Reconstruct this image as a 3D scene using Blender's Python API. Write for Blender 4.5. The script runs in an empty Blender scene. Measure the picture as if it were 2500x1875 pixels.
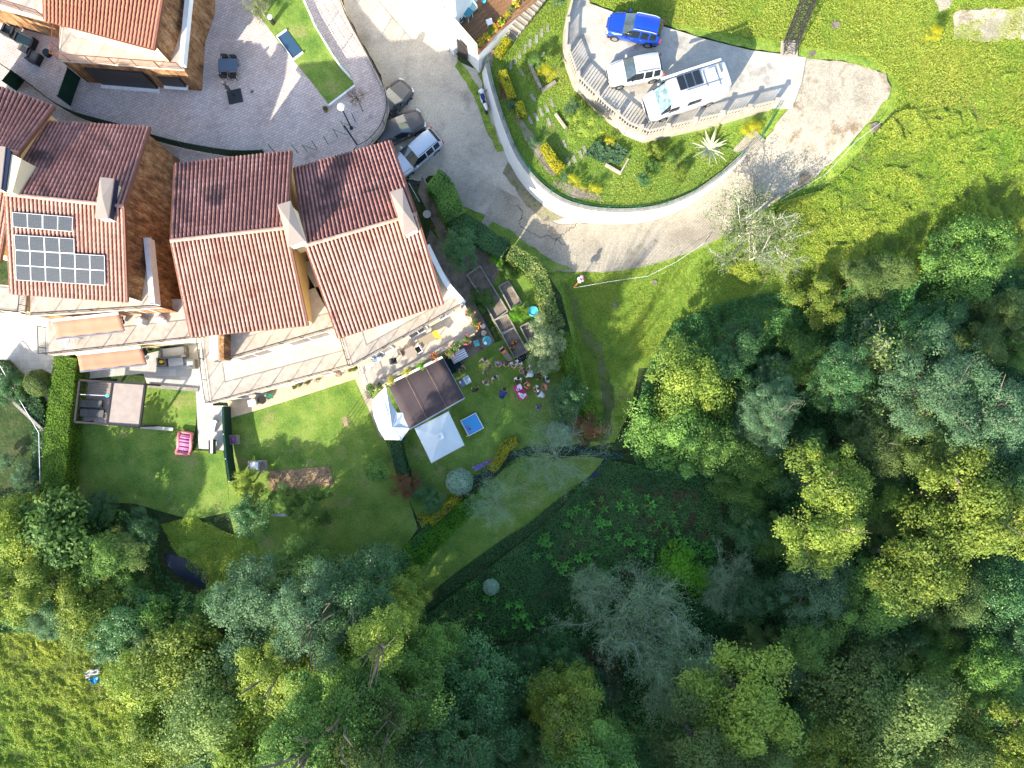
import bpy, bmesh, math, random
import numpy as np
from mathutils import Vector, Matrix, Euler
from mathutils.geometry import delaunay_2d_cdt, intersect_point_tri_2d
R = math.radians
sc = bpy.context.scene
COL = sc.collection
# ---------------------------------------------------------------- camera, sky, sun, exposure
S = 31.0                      # photograph pixels per metre on the ground plane
H = 56.0                      # camera height
NX, NY = 1200.0, 1010.0       # photograph pixel straight below the camera
CX, CY = (NX - 1250) / S, (937.5 - NY) / S
cam = bpy.data.cameras.new('camera'); camo = bpy.data.objects.new('camera', cam); COL.objects.link(camo)
camo.location = (CX, CY, H)
cam.sensor_width = 36.0; cam.lens = H * S / 2500.0 * 36.0
cam.shift_x = (1250 - NX) / 2500.0; cam.shift_y = (NY - 937.5) / 2500.0
cam.clip_end = 500; cam.clip_start = 0.5
sc.camera = camo
SUN_EL = R(27.5); SX, SY = -0.57, -0.82
world = bpy.data.worlds.new('World'); sc.world = world; world.use_nodes = True
wn = world.node_tree; bg = wn.nodes['Background']
sky = wn.nodes.new('ShaderNodeTexSky'); sky.sky_type = 'NISHITA'; sky.sun_disc = False
sky.sun_elevation = SUN_EL; sky.sun_rotation = math.atan2(SX, SY) % (2 * math.pi)
wn.links.new(sky.outputs[0], bg.inputs[0]); bg.inputs[1].default_value = 0.15
sun = bpy.data.lights.new('sun', 'SUN'); suno = bpy.data.objects.new('sun', sun); COL.objects.link(suno)
sun.energy = 3.8; sun.angle = R(0.5); sun.color = (1.0, 0.91, 0.76)
suno.rotation_euler = Vector((-SX, -SY, -math.tan(SUN_EL))).to_track_quat('-Z', 'Y').to_euler()
suno.location = (-40, -60, 60)
sc.view_settings.view_transform = 'Standard'; sc.view_settings.look = 'None'
sc.view_settings.gamma = 1.0; sc.view_settings.use_curve_mapping = False
sc.view_settings.exposure = 1.78

# ---------------------------------------------------------------- helpers
def W(px, py, z=0.0):
    gx, gy = (px - 1250) / S, (937.5 - py) / S
    k = (H - z) / H
    return Vector((CX + (gx - CX) * k, CY + (gy - CY) * k, z))
TROWS = [[2.6, 2.6, 2.4, 2.3, 1.9, 2.6, 3.5, 3.6, 4.0],
         [1.6, 1.6, 1.2, .7, .9, 1.7, 3.3, 3.4, 3.2],
         [.3, .3, .1, 0, .1, .4, 1.3, 1.7, 1.2],
         [0, 0, 0, 0, 0, -.3, -.8, -1.2, -1.4],
         [-.3, -.3, -.4, -.4, -.5, -.9, -1.6, -2, -2],
         [-.8, -.8, -1, -1.1, -1.2, -1.6, -2, -2.2, -2.2],
         [-.9, -.9, -1.1, -1.2, -1.3, -1.6, -2, -2.2, -2.2]]
def T(x, y):
    u = min(max((x * S + 1250) / 312.5, 0), 7.9999); v = min(max((937.5 - y * S) / 312.5, 0), 5.9999)
    i, j = int(u), int(v); fu, fv = u - i, v - j
    fu = fu * fu * (3 - 2 * fu); fv = fv * fv * (3 - 2 * fv)
    a = TROWS[j][i] * (1 - fu) + TROWS[j][i + 1] * fu
    b = TROWS[j + 1][i] * (1 - fu) + TROWS[j + 1][i + 1] * fu
    return a * (1 - fv) + b * fv
def WT(px, py, dz=0.0, zf=None):
    zf = zf or T
    p = W(px, py, 0)
    for _ in range(4): p = W(px, py, zf(p.x, p.y) + dz)
    return p
CAMP = Vector((CX, CY, H))
def on_plane(px, py, p0, n):
    d = W(px, py, 0) - CAMP
    t = (p0 - CAMP).dot(n) / d.dot(n)
    return CAMP + d * t
def tag(o, label=None, cat=None, group=None, kind=None):
    if label: o['label'] = label
    if cat: o['category'] = cat
    if group: o['group'] = group
    if kind: o['kind'] = kind
    return o
def empty(name, loc, rz=0.0, label=None, cat=None, group=None):
    o = bpy.data.objects.new(name, None); COL.objects.link(o)
    o.location = loc; o.rotation_euler = (0, 0, rz); o.empty_display_size = .3
    return tag(o, label, cat, group)
def copy_tree(o, parent=None):
    c = o.copy(); COL.objects.link(c)
    if parent: c.parent = parent
    for ch in list(o.children): copy_tree(ch, c)
    return c
def link(name, me, parent=None, loc=None, rot=None, scale=None):
    o = bpy.data.objects.new(name, me); COL.objects.link(o)
    if parent: o.parent = parent
    if loc is not None: o.location = loc
    if rot is not None: o.rotation_euler = rot
    if scale is not None: o.scale = scale
    return o
class MB:
    """collects shapes; build() links them as one mesh object"""
    def __init__(s): s.v = []; s.f = []; s.m = []
    def add(s, vs, fs, mi=0):
        n = len(s.v); s.v += [tuple(v) for v in vs]; s.f += [tuple(i + n for i in f) for f in fs]; s.m += [mi] * len(fs); return s
    def box(s, c, d, rz=0.0, mi=0, rx=0.0, ry=0.0):
        m = Euler((rx, ry, rz)).to_matrix(); c = Vector(c)
        vs = [c + m @ Vector((x * d[0] / 2, y * d[1] / 2, z * d[2] / 2)) for z in (-1, 1) for y in (-1, 1) for x in (-1, 1)]
        return s.add(vs, [(0, 2, 3, 1), (4, 5, 7, 6), (0, 1, 5, 4), (2, 6, 7, 3), (0, 4, 6, 2), (1, 3, 7, 5)], mi)
    def beam(s, a, b, w, h, mi=0):
        a = Vector(a); b = Vector(b); d = b - a
        if d.length < 1e-5: return s
        q = d.to_track_quat('X', 'Z').to_matrix(); L = d.length; c = (a + b) / 2
        vs = [c + q @ Vector((x * L / 2, y * w / 2, z * h / 2)) for z in (-1, 1) for y in (-1, 1) for x in (-1, 1)]
        return s.add(vs, [(0, 2, 3, 1), (4, 5, 7, 6), (0, 1, 5, 4), (2, 6, 7, 3), (0, 4, 6, 2), (1, 3, 7, 5)], mi)
    def tube(s, pts, r, n=6, mi=0, cap=True):
        pts = [Vector(p) for p in pts]
        rs = r if isinstance(r, (list, tuple)) else [r] * len(pts)
        vs = []
        for i, p in enumerate(pts):
            d = (pts[min(i + 1, len(pts) - 1)] - pts[max(i - 1, 0)])
            q = d.to_track_quat('Z', 'Y').to_matrix()
            for k in range(n):
                a = 2 * math.pi * k / n
                vs.append(p + q @ Vector((math.cos(a) * rs[i], math.sin(a) * rs[i], 0)))
        fs = []
        for i in range(len(pts) - 1):
            for k in range(n):
                k2 = (k + 1) % n
                fs.append((i * n + k, i * n + k2, (i + 1) * n + k2, (i + 1) * n + k))
        if cap: fs.append(tuple(range(n))[::-1]); fs.append(tuple((len(pts) - 1) * n + k for k in range(n)))
        return s.add(vs, fs, mi)
    def cyl(s, c, r, h, n=16, mi=0, r2=None):
        c = Vector(c); return s.tube([c, c + Vector((0, 0, h))], [r, r if r2 is None else r2], n, mi)
    def ball(s, c, rad, n=12, m=8, mi=0):
        c = Vector(c); rx, ry, rz = rad if isinstance(rad, (tuple, list)) else (rad,) * 3
        vs = [c + Vector((0, 0, -rz))]
        for j in range(1, m):
            t = -math.pi / 2 + math.pi * j / m
            for k in range(n):
                a = 2 * math.pi * k / n
                vs.append(c + Vector((rx * math.cos(t) * math.cos(a), ry * math.cos(t) * math.sin(a), rz * math.sin(t))))
        vs.append(c + Vector((0, 0, rz)))
        fs = [(0, 1 + (k + 1) % n, 1 + k) for k in range(n)]
        for j in range(m - 2):
            for k in range(n):
                a = 1 + j * n; k2 = (k + 1) % n
                fs.append((a + k, a + k2, a + n + k2, a + n + k))
        L = len(vs) - 1; a = 1 + (m - 2) * n
        fs += [(a + k, a + (k + 1) % n, L) for k in range(n)]
        return s.add(vs, fs, mi)
    def prism(s, poly, z0, z1, mi=0):
        """poly: list of (x,y); z0,z1 numbers or lists"""
        n = len(poly)
        A = sum(poly[i][0] * poly[(i + 1) % n][1] - poly[(i + 1) % n][0] * poly[i][1] for i in range(n))
        a = z0 if isinstance(z0, (list, tuple)) else [z0] * n; b = z1 if isinstance(z1, (list, tuple)) else [z1] * n
        if A < 0: poly = poly[::-1]; a = a[::-1]; b = b[::-1]
        vs = [(p[0], p[1], a[i]) for i, p in enumerate(poly)] + [(p[0], p[1], b[i]) for i, p in enumerate(poly)]
        fs = [tuple(range(n))[::-1], tuple(range(n, 2 * n))] + [(i, (i + 1) % n, n + (i + 1) % n, n + i) for i in range(n)]
        return s.add(vs, fs, mi)
    def slab(s, quad, t, mi=0):
        """four 3-D corners, thickness t downwards along the normal"""
        q = [Vector(p) for p in quad]; nrm = (q[1] - q[0]).cross(q[3] - q[0]).normalized()
        if nrm.z < 0: nrm = -nrm; q = q[::-1]
        lo = [p - nrm * t for p in q]
        return s.add(lo + q, [(3, 2, 1, 0), (4, 5, 6, 7), (0, 1, 5, 4), (1, 2, 6, 5), (2, 3, 7, 6), (3, 0, 4, 7)], mi)
    def mesh(s, name, mats, smooth=False, origin=None):
        me = bpy.data.meshes.new(name)
        v = s.v
        if origin is not None: v = [(a - origin[0], b - origin[1], c - origin[2]) for a, b, c in v]
        me.from_pydata(v, [], s.f)
        if not isinstance(mats, (list, tuple)): mats = [mats]
        for m in mats: me.materials.append(m)
        if len(mats) > 1: me.polygons.foreach_set('material_index', s.m)
        if smooth: me.polygons.foreach_set('use_smooth', [True] * len(s.f))
        me.update(); return me
    def build(s, name, mats, parent=None, smooth=False, world=True):
        """world=True: vertices were given in world space; parent has no rotation"""
        org = None
        if parent is not None and world:
            org = Vector((0, 0, 0)); p = parent
            while p is not None: org = org + p.location; p = p.parent
        me = s.mesh(name, mats, smooth, org)
        return link(name, me, parent)
def fast_mesh(name, V, F, mats, tint=None, smooth=False, mi=None):
    V = np.asarray(V, dtype=np.float32); F = np.asarray(F, dtype=np.int32)
    me = bpy.data.meshes.new(name); n, k = F.shape
    me.vertices.add(len(V)); me.vertices.foreach_set('co', V.ravel())
    me.loops.add(n * k); me.loops.foreach_set('vertex_index', F.ravel())
    me.polygons.add(n); me.polygons.foreach_set('loop_start', np.arange(0, n * k, k, dtype=np.int32))
    if mi is not None: me.polygons.foreach_set('material_index', np.asarray(mi, dtype=np.int32))
    if tint is not None:
        at = me.attributes.new('tint', 'FLOAT', 'FACE'); at.data.foreach_set('value', np.asarray(tint, dtype=np.float32))
    if smooth: me.polygons.foreach_set('use_smooth', [True] * n)
    if not isinstance(mats, (list, tuple)): mats = [mats]
    for m in mats: me.materials.append(m)
    me.update(); return me

# ---------------------------------------------------------------- materials
def mat(name, cols, scale=1.0, rough=.85, bump=0.0, bscale=30.0, spec=.3, metal=0.0, grain=0.0, gscale=25.0,
        patch=None, tilevar=0.0, trans=0.0, coat=0.0, stretch=None):
    """procedural surface: colours blended by noise, a finer grain, optional bump"""
    m = bpy.data.materials.new(name); m.use_nodes = True; nt = m.node_tree; N = nt.nodes; L = nt.links
    b = N['Principled BSDF']; b.inputs['Roughness'].default_value = rough; b.inputs['Metallic'].default_value = metal
    b.inputs['Specular IOR Level'].default_value = spec; b.inputs['Coat Weight'].default_value = coat
    tc = N.new('ShaderNodeTexCoord'); co = tc.outputs['Object']
    if stretch:
        mp0 = N.new('ShaderNodeMapping'); mp0.inputs['Scale'].default_value = stretch; L.new(co, mp0.inputs['Vector']); co = mp0.outputs[0]
    if len(cols) == 1: cols = [cols[0], tuple(c * .86 for c in cols[0])]
    nz = N.new('ShaderNodeTexNoise'); nz.inputs['Scale'].default_value = scale; nz.inputs['Detail'].default_value = 7
    nz.inputs['Roughness'].default_value = .62; L.new(co, nz.inputs['Vector'])
    rp = N.new('ShaderNodeValToRGB'); L.new(nz.outputs['Fac'], rp.inputs['Fac'])
    e = rp.color_ramp.elements; n = len(cols)
    while len(e) < n: e.new(.5)
    for i, c in enumerate(cols):
        e[i].position = .34 + .32 * i / max(n - 1, 1); e[i].color = (*c, 1)
    out = rp.outputs['Color']
    if patch:   # second large colour in patches: (colour, scale, threshold)
        pn = N.new('ShaderNodeTexNoise'); pn.inputs['Scale'].default_value = patch[1]; pn.inputs['Detail'].default_value = 6
        pn.inputs['Roughness'].default_value = .65
        L.new(co, pn.inputs['Vector'])
        mr = N.new('ShaderNodeMapRange'); mr.inputs[1].default_value = patch[2]; mr.inputs[2].default_value = patch[2] + .12
        L.new(pn.outputs['Fac'], mr.inputs[0])
        mx = N.new('ShaderNodeMix'); mx.data_type = 'RGBA'; L.new(mr.outputs[0], mx.inputs[0])
        L.new(out, mx.inputs[6]); mx.inputs[7].default_value = (*patch[0], 1); out = mx.outputs[2]
    if grain:
        g = N.new('ShaderNodeTexNoise'); g.inputs['Scale'].default_value = gscale; g.inputs['Detail'].default_value = 4
        L.new(co, g.inputs['Vector'])
        mr = N.new('ShaderNodeMapRange'); mr.inputs[1].default_value = .3; mr.inputs[2].default_value = .7
        mr.inputs[3].default_value = 1 - grain; mr.inputs[4].default_value = 1 + grain; L.new(g.outputs['Fac'], mr.inputs[0])
        vm = N.new('ShaderNodeVectorMath'); vm.operation = 'SCALE'; L.new(out, vm.inputs[0]); L.new(mr.outputs[0], vm.inputs['Scale']); out = vm.outputs[0]
    if tilevar:
        ge = N.new('ShaderNodeNewGeometry'); oi = N.new('ShaderNodeObjectInfo')
        ad = N.new('ShaderNodeMath'); ad.operation = 'ADD'; L.new(ge.outputs['Random Per Island'], ad.inputs[0]); L.new(oi.outputs['Random'], ad.inputs[1])
        fr = N.new('ShaderNodeMath'); fr.operation = 'FRACT'; L.new(ad.outputs[0], fr.inputs[0])
        mr = N.new('ShaderNodeMapRange'); mr.inputs[3].default_value = 1 - tilevar; mr.inputs[4].default_value = 1 + tilevar; L.new(fr.outputs[0], mr.inputs[0])
        vm = N.new('ShaderNodeVectorMath'); vm.operation = 'SCALE'; L.new(out, vm.inputs[0]); L.new(mr.outputs[0], vm.inputs['Scale']); out = vm.outputs[0]
    L.new(out, b.inputs['Base Color'])
    if bump:
        bn = N.new('ShaderNodeTexNoise'); bn.inputs['Scale'].default_value = bscale; bn.inputs['Detail'].default_value = 5; L.new(co, bn.inputs['Vector'])
        bp = N.new('ShaderNodeBump'); bp.inputs['Strength'].default_value = min(bump, 1); bp.inputs['Distance'].default_value = .05
        L.new(bn.outputs['Fac'], bp.inputs['Height']); L.new(bp.outputs['Normal'], b.inputs['Normal'])
    return m
def leafmat(name, c1, c2, trans=.35, rough=.55, spec=.25, var=.25, boost=1.45):
    """two leaf colours mixed by the face attribute tint, plus a random shift per object"""
    if boost: c1 = tuple(min(.5, c * boost) for c in c1); c2 = tuple(min(.5, c * boost) for c in c2)
    m = bpy.data.materials.new(name); m.use_nodes = True; nt = m.node_tree; N = nt.nodes; L = nt.links
    b = N['Principled BSDF']; b.inputs['Roughness'].default_value = rough; b.inputs['Specular IOR Level'].default_value = spec
    at = N.new('ShaderNodeAttribute'); at.attribute_name = 'tint'
    mx = N.new('ShaderNodeMix'); mx.data_type = 'RGBA'; L.new(at.outputs['Fac'], mx.inputs[0])
    mx.inputs[6].default_value = (*c1, 1); mx.inputs[7].default_value = (*c2, 1)
    oi = N.new('ShaderNodeObjectInfo'); mr = N.new('ShaderNodeMapRange'); mr.inputs[3].default_value = 1 - var; mr.inputs[4].default_value = 1 + var
    L.new(oi.outputs['Random'], mr.inputs[0])
    vm = N.new('ShaderNodeVectorMath'); vm.operation = 'SCALE'; L.new(mx.outputs[2], vm.inputs[0]); L.new(mr.outputs[0], vm.inputs['Scale'])
    L.new(vm.outputs[0], b.inputs['Base Color'])
    tr = N.new('ShaderNodeBsdfTranslucent'); L.new(vm.outputs[0], tr.inputs['Color'])
    ms = N.new('ShaderNodeMixShader'); ms.inputs[0].default_value = trans
    L.new(b.outputs[0], ms.inputs[1]); L.new(tr.outputs[0], ms.inputs[2]); L.new(ms.outputs[0], N['Material Output'].inputs['Surface'])
    return m
def add_pattern(m, kind, scale, strength=.6, dark=.55, rot=0.0, wid=.5, hei=.25, mortar=.02, wallmap=False):
    """joint pattern (paving or ribs) multiplied into a material and used as bump"""
    nt = m.node_tree; N = nt.nodes; L = nt.links; b = N['Principled BSDF']
    tc = N.new('ShaderNodeTexCoord'); mp = N.new('ShaderNodeMapping'); mp.inputs['Rotation'].default_value = (0, 0, rot)
    L.new(tc.outputs['Object'], mp.inputs['Vector'])
    src = b.inputs['Base Color'].links[0].from_socket
    if kind == 'brick':
        t = N.new('ShaderNodeTexBrick'); t.inputs['Scale'].default_value = scale
        t.inputs['Brick Width'].default_value = wid; t.inputs['Row Height'].default_value = hei; t.inputs['Mortar Size'].default_value = mortar
        t.inputs['Color1'].default_value = (1, 1, 1, 1); t.inputs['Color2'].default_value = (.8, .8, .8, 1); t.inputs['Mortar'].default_value = (dark, dark, dark, 1)
        L.new(mp.outputs[0], t.inputs['Vector']); f = t.outputs['Color']
        if kind == 'wall' or wallmap:
            sp = N.new('ShaderNodeSeparateXYZ'); L.new(tc.outputs['Object'], sp.inputs[0]); ad = N.new('ShaderNodeMath'); L.new(sp.outputs[0], ad.inputs[0]); L.new(sp.outputs[1], ad.inputs[1])
            cb = N.new('ShaderNodeCombineXYZ'); L.new(ad.outputs[0], cb.inputs[0]); L.new(sp.outputs[2], cb.inputs[1]); L.new(cb.outputs[0], t.inputs['Vector'])
    else:
        t = N.new('ShaderNodeTexWave'); t.inputs['Scale'].default_value = scale; t.inputs['Distortion'].default_value = .8
        t.inputs['Detail'].default_value = 2; t.bands_direction = 'X'
        L.new(mp.outputs[0], t.inputs['Vector'])
        r = N.new('ShaderNodeMapRange'); r.inputs[3].default_value = dark; r.inputs[4].default_value = 1.0
        L.new(t.outputs['Fac'], r.inputs[0]); f = r.outputs[0]
    mx = N.new('ShaderNodeMix'); mx.data_type = 'RGBA'; mx.blend_type = 'MULTIPLY'; mx.inputs[0].default_value = 1
    L.new(src, mx.inputs[6]); L.new(f, mx.inputs[7]); L.new(mx.outputs[2], b.inputs['Base Color'])
    bp = N.new('ShaderNodeBump'); bp.inputs['Strength'].default_value = strength; bp.inputs['Distance'].default_value = .02
    L.new(f, bp.inputs['Height'])
    if b.inputs['Normal'].links: L.new(b.inputs['Normal'].links[0].from_socket, bp.inputs['Normal'])
    L.new(bp.outputs['Normal'], b.inputs['Normal'])
    return m
def glassmat(name, col, rough=.06):
    m = bpy.data.materials.new(name); m.use_nodes = True; b = m.node_tree.nodes['Principled BSDF']
    b.inputs['Base Color'].default_value = (*col, 1); b.inputs['Roughness'].default_value = rough; b.inputs['Specular IOR Level'].default_value = .8
    return m
M = {}
M['meadow'] = mat('meadow_soil', [(.09, .16, .02), (.17, .25, .03), (.24, .31, .05)], 1.2, .95, .9, 14, grain=.35, gscale=9, patch=((.17, .15, .06), .35, .60))
M['lawn'] = mat('lawn_green', [(.08, .16, .025), (.14, .225, .035), (.20, .27, .055)], .6, .95, .8, 22, grain=.3, gscale=12, patch=((.23, .24, .08), .45, .56))
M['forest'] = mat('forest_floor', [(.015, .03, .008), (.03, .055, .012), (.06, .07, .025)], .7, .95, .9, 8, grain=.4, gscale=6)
M['road'] = mat('road_concrete', [(.28, .255, .21), (.39, .35, .285), (.47, .425, .34)], .30, .9, .6, 18, grain=.2, gscale=10, patch=((.28, .25, .20), .45, .54))
M['ramp'] = mat('ramp_concrete', [(.28, .245, .19), (.38, .34, .265), (.45, .405, .32)], .5, .9, .5, 25, grain=.2, gscale=9, patch=((.22, .17, .10), 1.0, .60))
M['dirt'] = mat('packed_dirt', [(.26, .225, .165), (.37, .325, .245), (.44, .395, .30)], .5, .95, .7, 16, grain=.25, gscale=9, patch=((.20, .15, .095), .5, .53))
M['yard'] = mat('yard_concrete', [(.31, .285, .24), (.395, .365, .31), (.45, .42, .365)], .4, .9, .3, 25, grain=.12, gscale=9, patch=((.24, .22, .19), .5, .58))
M['paver'] = add_pattern(mat('court_pavers', [(.50, .405, .365), (.57, .475, .435), (.61, .52, .48)], .35, .9, .2, 20, grain=.1, gscale=6, patch=((.42, .34, .32), .8, .60)), 'brick', 1.0, .5, .5, R(-26), .32, .18, .014)
M['terrace'] = add_pattern(mat('terrace_tiles', [(.50, .42, .34), (.56, .49, .41)], 1.5, .75, .1, 20), 'brick', 1.0, .3, .85, R(8), .3, .3, .008)
M['patio'] = add_pattern(mat('patio_slabs', [(.44, .43, .40), (.50, .48, .44)], 1.5, .8, .1, 20), 'brick', 1.0, .3, .7, R(0), .6, .6, .012)
M['wallwhite'] = mat('white_render', [(.74, .73, .70), (.80, .79, .77)], .8, .9, .25, 12, patch=((.62, .60, .55), .6, .66))
M['cream'] = mat('cream_render', [(.62, .52, .32), (.68, .58, .38)], .8, .9, .2, 12)
M['ochre'] = mat('ochre_render', [(.58, .40, .18), (.64, .46, .23)], .8, .9, .2, 12)
M['stone'] = mat('slate_stone', [(.11, .055, .025), (.30, .15, .065), (.44, .27, .14)], 2.6, .85, 1.0, 6, grain=.45, gscale=9, stretch=(1, 1, .22))
add_pattern(M['stone'], 'brick', 1.0, .8, .45, 0, .42, .13, .016, True)
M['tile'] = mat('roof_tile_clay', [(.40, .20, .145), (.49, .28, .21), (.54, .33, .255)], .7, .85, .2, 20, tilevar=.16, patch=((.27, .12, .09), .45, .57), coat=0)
M['tileshade'] = mat('roof_tile_north_shade', [(.22, .10, .085), (.32, .15, .125), (.38, .20, .17)], .5, .85, .2, 20, tilevar=.2, patch=((.09, .05, .05), .35, .52))  # copy of the clay tile with the north slopes' shade painted into its colour
M['tilepale'] = mat('roof_tile_pale', [(.42, .17, .10), (.50, .23, .14)], .8, .85, .2, 20, tilevar=.12)
M['tilebase'] = mat('roof_underlay', [(.10, .045, .04), (.13, .06, .05)], .7, .9, .2, 20)
M['cap'] = mat('chimney_cap_render', [(.27, .215, .18), (.30, .245, .205)], 1.2, .85, .1, 12)
M['brown'] = mat('brown_gutter', [(.17, .065, .04)], 2, .5)
M['darkmetal'] = mat('dark_metal', [(.05, .045, .045)], 3, .45, metal=.4)
M['greenmetal'] = mat('green_fence_metal', [(.02, .14, .09)], 3, .5)
M['greenmesh'] = mat('green_windbreak', [(.005, .03, .018), (.008, .042, .026)], 6, .9, .3, 60)
M['white'] = mat('white_paint', [(.78, .78, .78)], 3, .5)
M['whiteplastic'] = mat('white_plastic', [(.75, .77, .78)], 3, .35)
M['greyplastic'] = mat('grey_rattan', [(.10, .10, .10), (.15, .15, .14)], 20, .7, .5, 60)
M['cushion'] = mat('grey_cushion', [(.42, .42, .40)], 3, .9)
M['blacksofa'] = mat('black_rattan', [(.02, .025, .03), (.035, .04, .05)], 20, .6, .5, 60)
M['rubber'] = mat('rubber', [(.02, .02, .02)], 5, .8)
M['steel'] = mat('steel', [(.5, .5, .52)], 5, .3, metal=.9)
M['glass'] = glassmat('dark_glass', (.012, .016, .02))
M['glassblue'] = glassmat('pool_cover_glass', (.03, .07, .12), .15)
M['awning'] = mat('awning_salmon', [(.36, .15, .095), (.40, .18, .115)], .8, .85, .1, 8)
M['brownawning'] = mat('awning_brown', [(.052, .038, .042), (.065, .048, .05)], .8, .85, .1, 8)
M['canvas'] = mat('silver_canvas', [(.48, .54, .58), (.56, .61, .64)], .7, .8, .2, 5)
M['parasol'] = mat('ivory_canvas', [(.55, .60, .60), (.62, .66, .65)], .8, .85, .1, 8)
M['timber'] = mat('weathered_timber', [(.20, .14, .09), (.32, .24, .16)], 3, .8, .4, 25)
M['deckwood'] = mat('deck_boards', [(.15, .075, .035), (.22, .12, .06), (.27, .16, .09)], 2, .7, .3, 25, grain=.2, gscale=20, tilevar=.18)
M['terracotta'] = mat('terracotta', [(.45, .17, .08)], 3, .8)
M['soil'] = mat('garden_soil', [(.10, .085, .065), (.17, .14, .11), (.22, .18, .14)], 1.5, .95, .9, 10, grain=.25, gscale=14)
M['mulch'] = mat('heather_bed', [(.16, .12, .11), (.26, .20, .18), (.30, .27, .22)], 2.5, .95, .9, 14, grain=.35, gscale=14)
M['water'] = glassmat('stream_water', (.006, .015, .03), .35); M['water'].node_tree.nodes['Principled BSDF'].inputs['Specular IOR Level'].default_value = .35
M['poolwater'] = glassmat('pool_blue', (.03, .30, .62), .12)
M['bark'] = mat('bark', [(.10, .08, .06), (.18, .15, .12)], 4, .9, .8, 12)
M['barkpale'] = mat('bark_pale', [(.34, .31, .25), (.46, .42, .35)], 3, .9, .5, 12)
M['barkgrey'] = mat('bark_grey_lichen', [(.26, .30, .20), (.38, .42, .30)], 3, .9, .5, 12)
M['stonewall'] = mat('grey_stone', [(.22, .20, .17), (.32, .29, .25)], 3, .9, .8, 12)
M['balustrade'] = mat('cast_concrete_balustrade', [(.33, .285, .225), (.40, .35, .285)], 2, .9, .3, 18)
M['path'] = mat('trodden_grass', [(.06, .10, .02), (.11, .13, .04), (.16, .14, .08)], 1.2, .95, .9, 18, grain=.3, gscale=10, patch=((.17, .14, .10), .6, .58))
M['solar'] = None
# leaves
M['l_green'] = leafmat('leaf_green', (.035, .095, .022), (.155, .26, .05))
M['l_yellow'] = leafmat('leaf_yellow_green', (.06, .12, .02), (.26, .31, .045))
M['l_olive'] = leafmat('leaf_olive', (.05, .09, .025), (.17, .23, .06))
M['l_dark'] = leafmat('leaf_dark', (.02, .065, .022), (.065, .15, .04), .25, .4, .4)
M['l_grey'] = leafmat('leaf_greygreen', (.045, .10, .045), (.125, .21, .10))
M['l_twig'] = leafmat('leaf_sparse_sage', (.11, .20, .08), (.22, .32, .14))
M['l_mint'] = leafmat('leaf_mint', (.20, .34, .20), (.28, .44, .26), var=.05)
M['l_pale'] = leafmat('leaf_pale_blossom', (.06, .12, .045), (.30, .33, .17), var=.05)
M['l_hedge'] = leafmat('leaf_hedge', (.06, .12, .01), (.13, .23, .02), var=.08)
M['l_gold'] = leafmat('leaf_golden', (.30, .26, .01), (.52, .44, .02), var=.1)
M['l_lime'] = leafmat('leaf_lime', (.06, .17, .01), (.13, .30, .02), var=.08)
M['l_photinia'] = leafmat('leaf_photinia', (.05, .11, .02), (.20, .23, .07), var=.08)
M['l_brown'] = leafmat('leaf_brown', (.10, .06, .035), (.22, .14, .08))
M['l_red'] = leafmat('leaf_reddish', (.06, .09, .03), (.22, .05, .03), var=.1)
M['l_meadow'] = leafmat('meadow_leaf', (.14, .24, .025), (.37, .43, .06), .4, var=0)
M['l_bramble'] = leafmat('bramble_leaf', (.10, .21, .02), (.36, .44, .055), .4, var=0)
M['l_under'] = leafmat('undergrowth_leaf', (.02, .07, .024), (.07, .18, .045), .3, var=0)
M['l_grass'] = leafmat('grass_blade', (.11, .21, .025), (.30, .38, .06), .4, var=0)
M['l_slope'] = leafmat('slope_leaf', (.03, .09, .03), (.09, .20, .05), .3, var=0)
M['l_straw'] = leafmat('dry_grass', (.18, .18, .06), (.32, .30, .13), .3, var=0, boost=1)
M['l_fern'] = leafmat('fern_frond', (.06, .20, .035), (.12, .32, .05), .4)
M['l_violet'] = leafmat('violet_petal', (.10, .05, .30), (.35, .30, .45), .2)
def flat(name, col, rough=.6, **k): M[name] = mat(name, [col], 3, rough, **k)
for n_, c_ in dict(skin=(.50, .30, .21), hair_dark=(.03, .02, .015), hair_brown=(.12, .06, .03), hair_red=(.25, .09, .04), hair_blonde=(.42, .28, .12),
                   beige=(.52, .42, .36), black=(.012, .012, .016), navy=(.012, .03, .16), denim=(.08, .12, .18), blueshirt=(.10, .20, .50),
                   stripe=(.20, .24, .45), whiteshirt=(.72, .74, .76), teal=(.35, .52, .55), pinkshirt=(.48, .26, .30), redshirt=(.60, .03, .04),
                   maroon=(.20, .03, .06), lilac=(.28, .25, .55), trousers=(.10, .10, .12), khaki=(.30, .24, .16), shoe=(.04, .04, .04), tan=(.30, .19, .14),
                   magenta=(.60, .02, .18), orange=(.75, .20, .04), yellow=(.80, .50, .02), cyan=(.10, .55, .66), pink=(.75, .12, .22), floatpink=(.72, .22, .24), floatpurple=(.48, .17, .34),
                   turquoise=(.12, .45, .48), petrol=(.005, .022, .035), slate=(.015, .02, .05), redplastic=(.55, .05, .03), tealtable=(.05, .24, .29), purple=(.25, .05, .35)).items(): flat(n_, c_)
M['carblue'] = mat('car_paint_blue', [(.008, .06, .42), (.008, .055, .40)], 1, .25, metal=.3, spec=.5, coat=.8)
M['carwhite'] = mat('car_paint_white', [(.50, .52, .54), (.48, .50, .52)], 1, .3, spec=.5, coat=.6)
M['cargrey'] = mat('car_paint_grey', [(.075, .078, .082), (.07, .072, .076)], 1, .35, metal=.0, spec=.3, coat=.3)
M['carsilver'] = mat('car_paint_silver', [(.52, .58, .66), (.50, .56, .64)], 1, .28, metal=.2, spec=.5, coat=.8)
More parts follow.
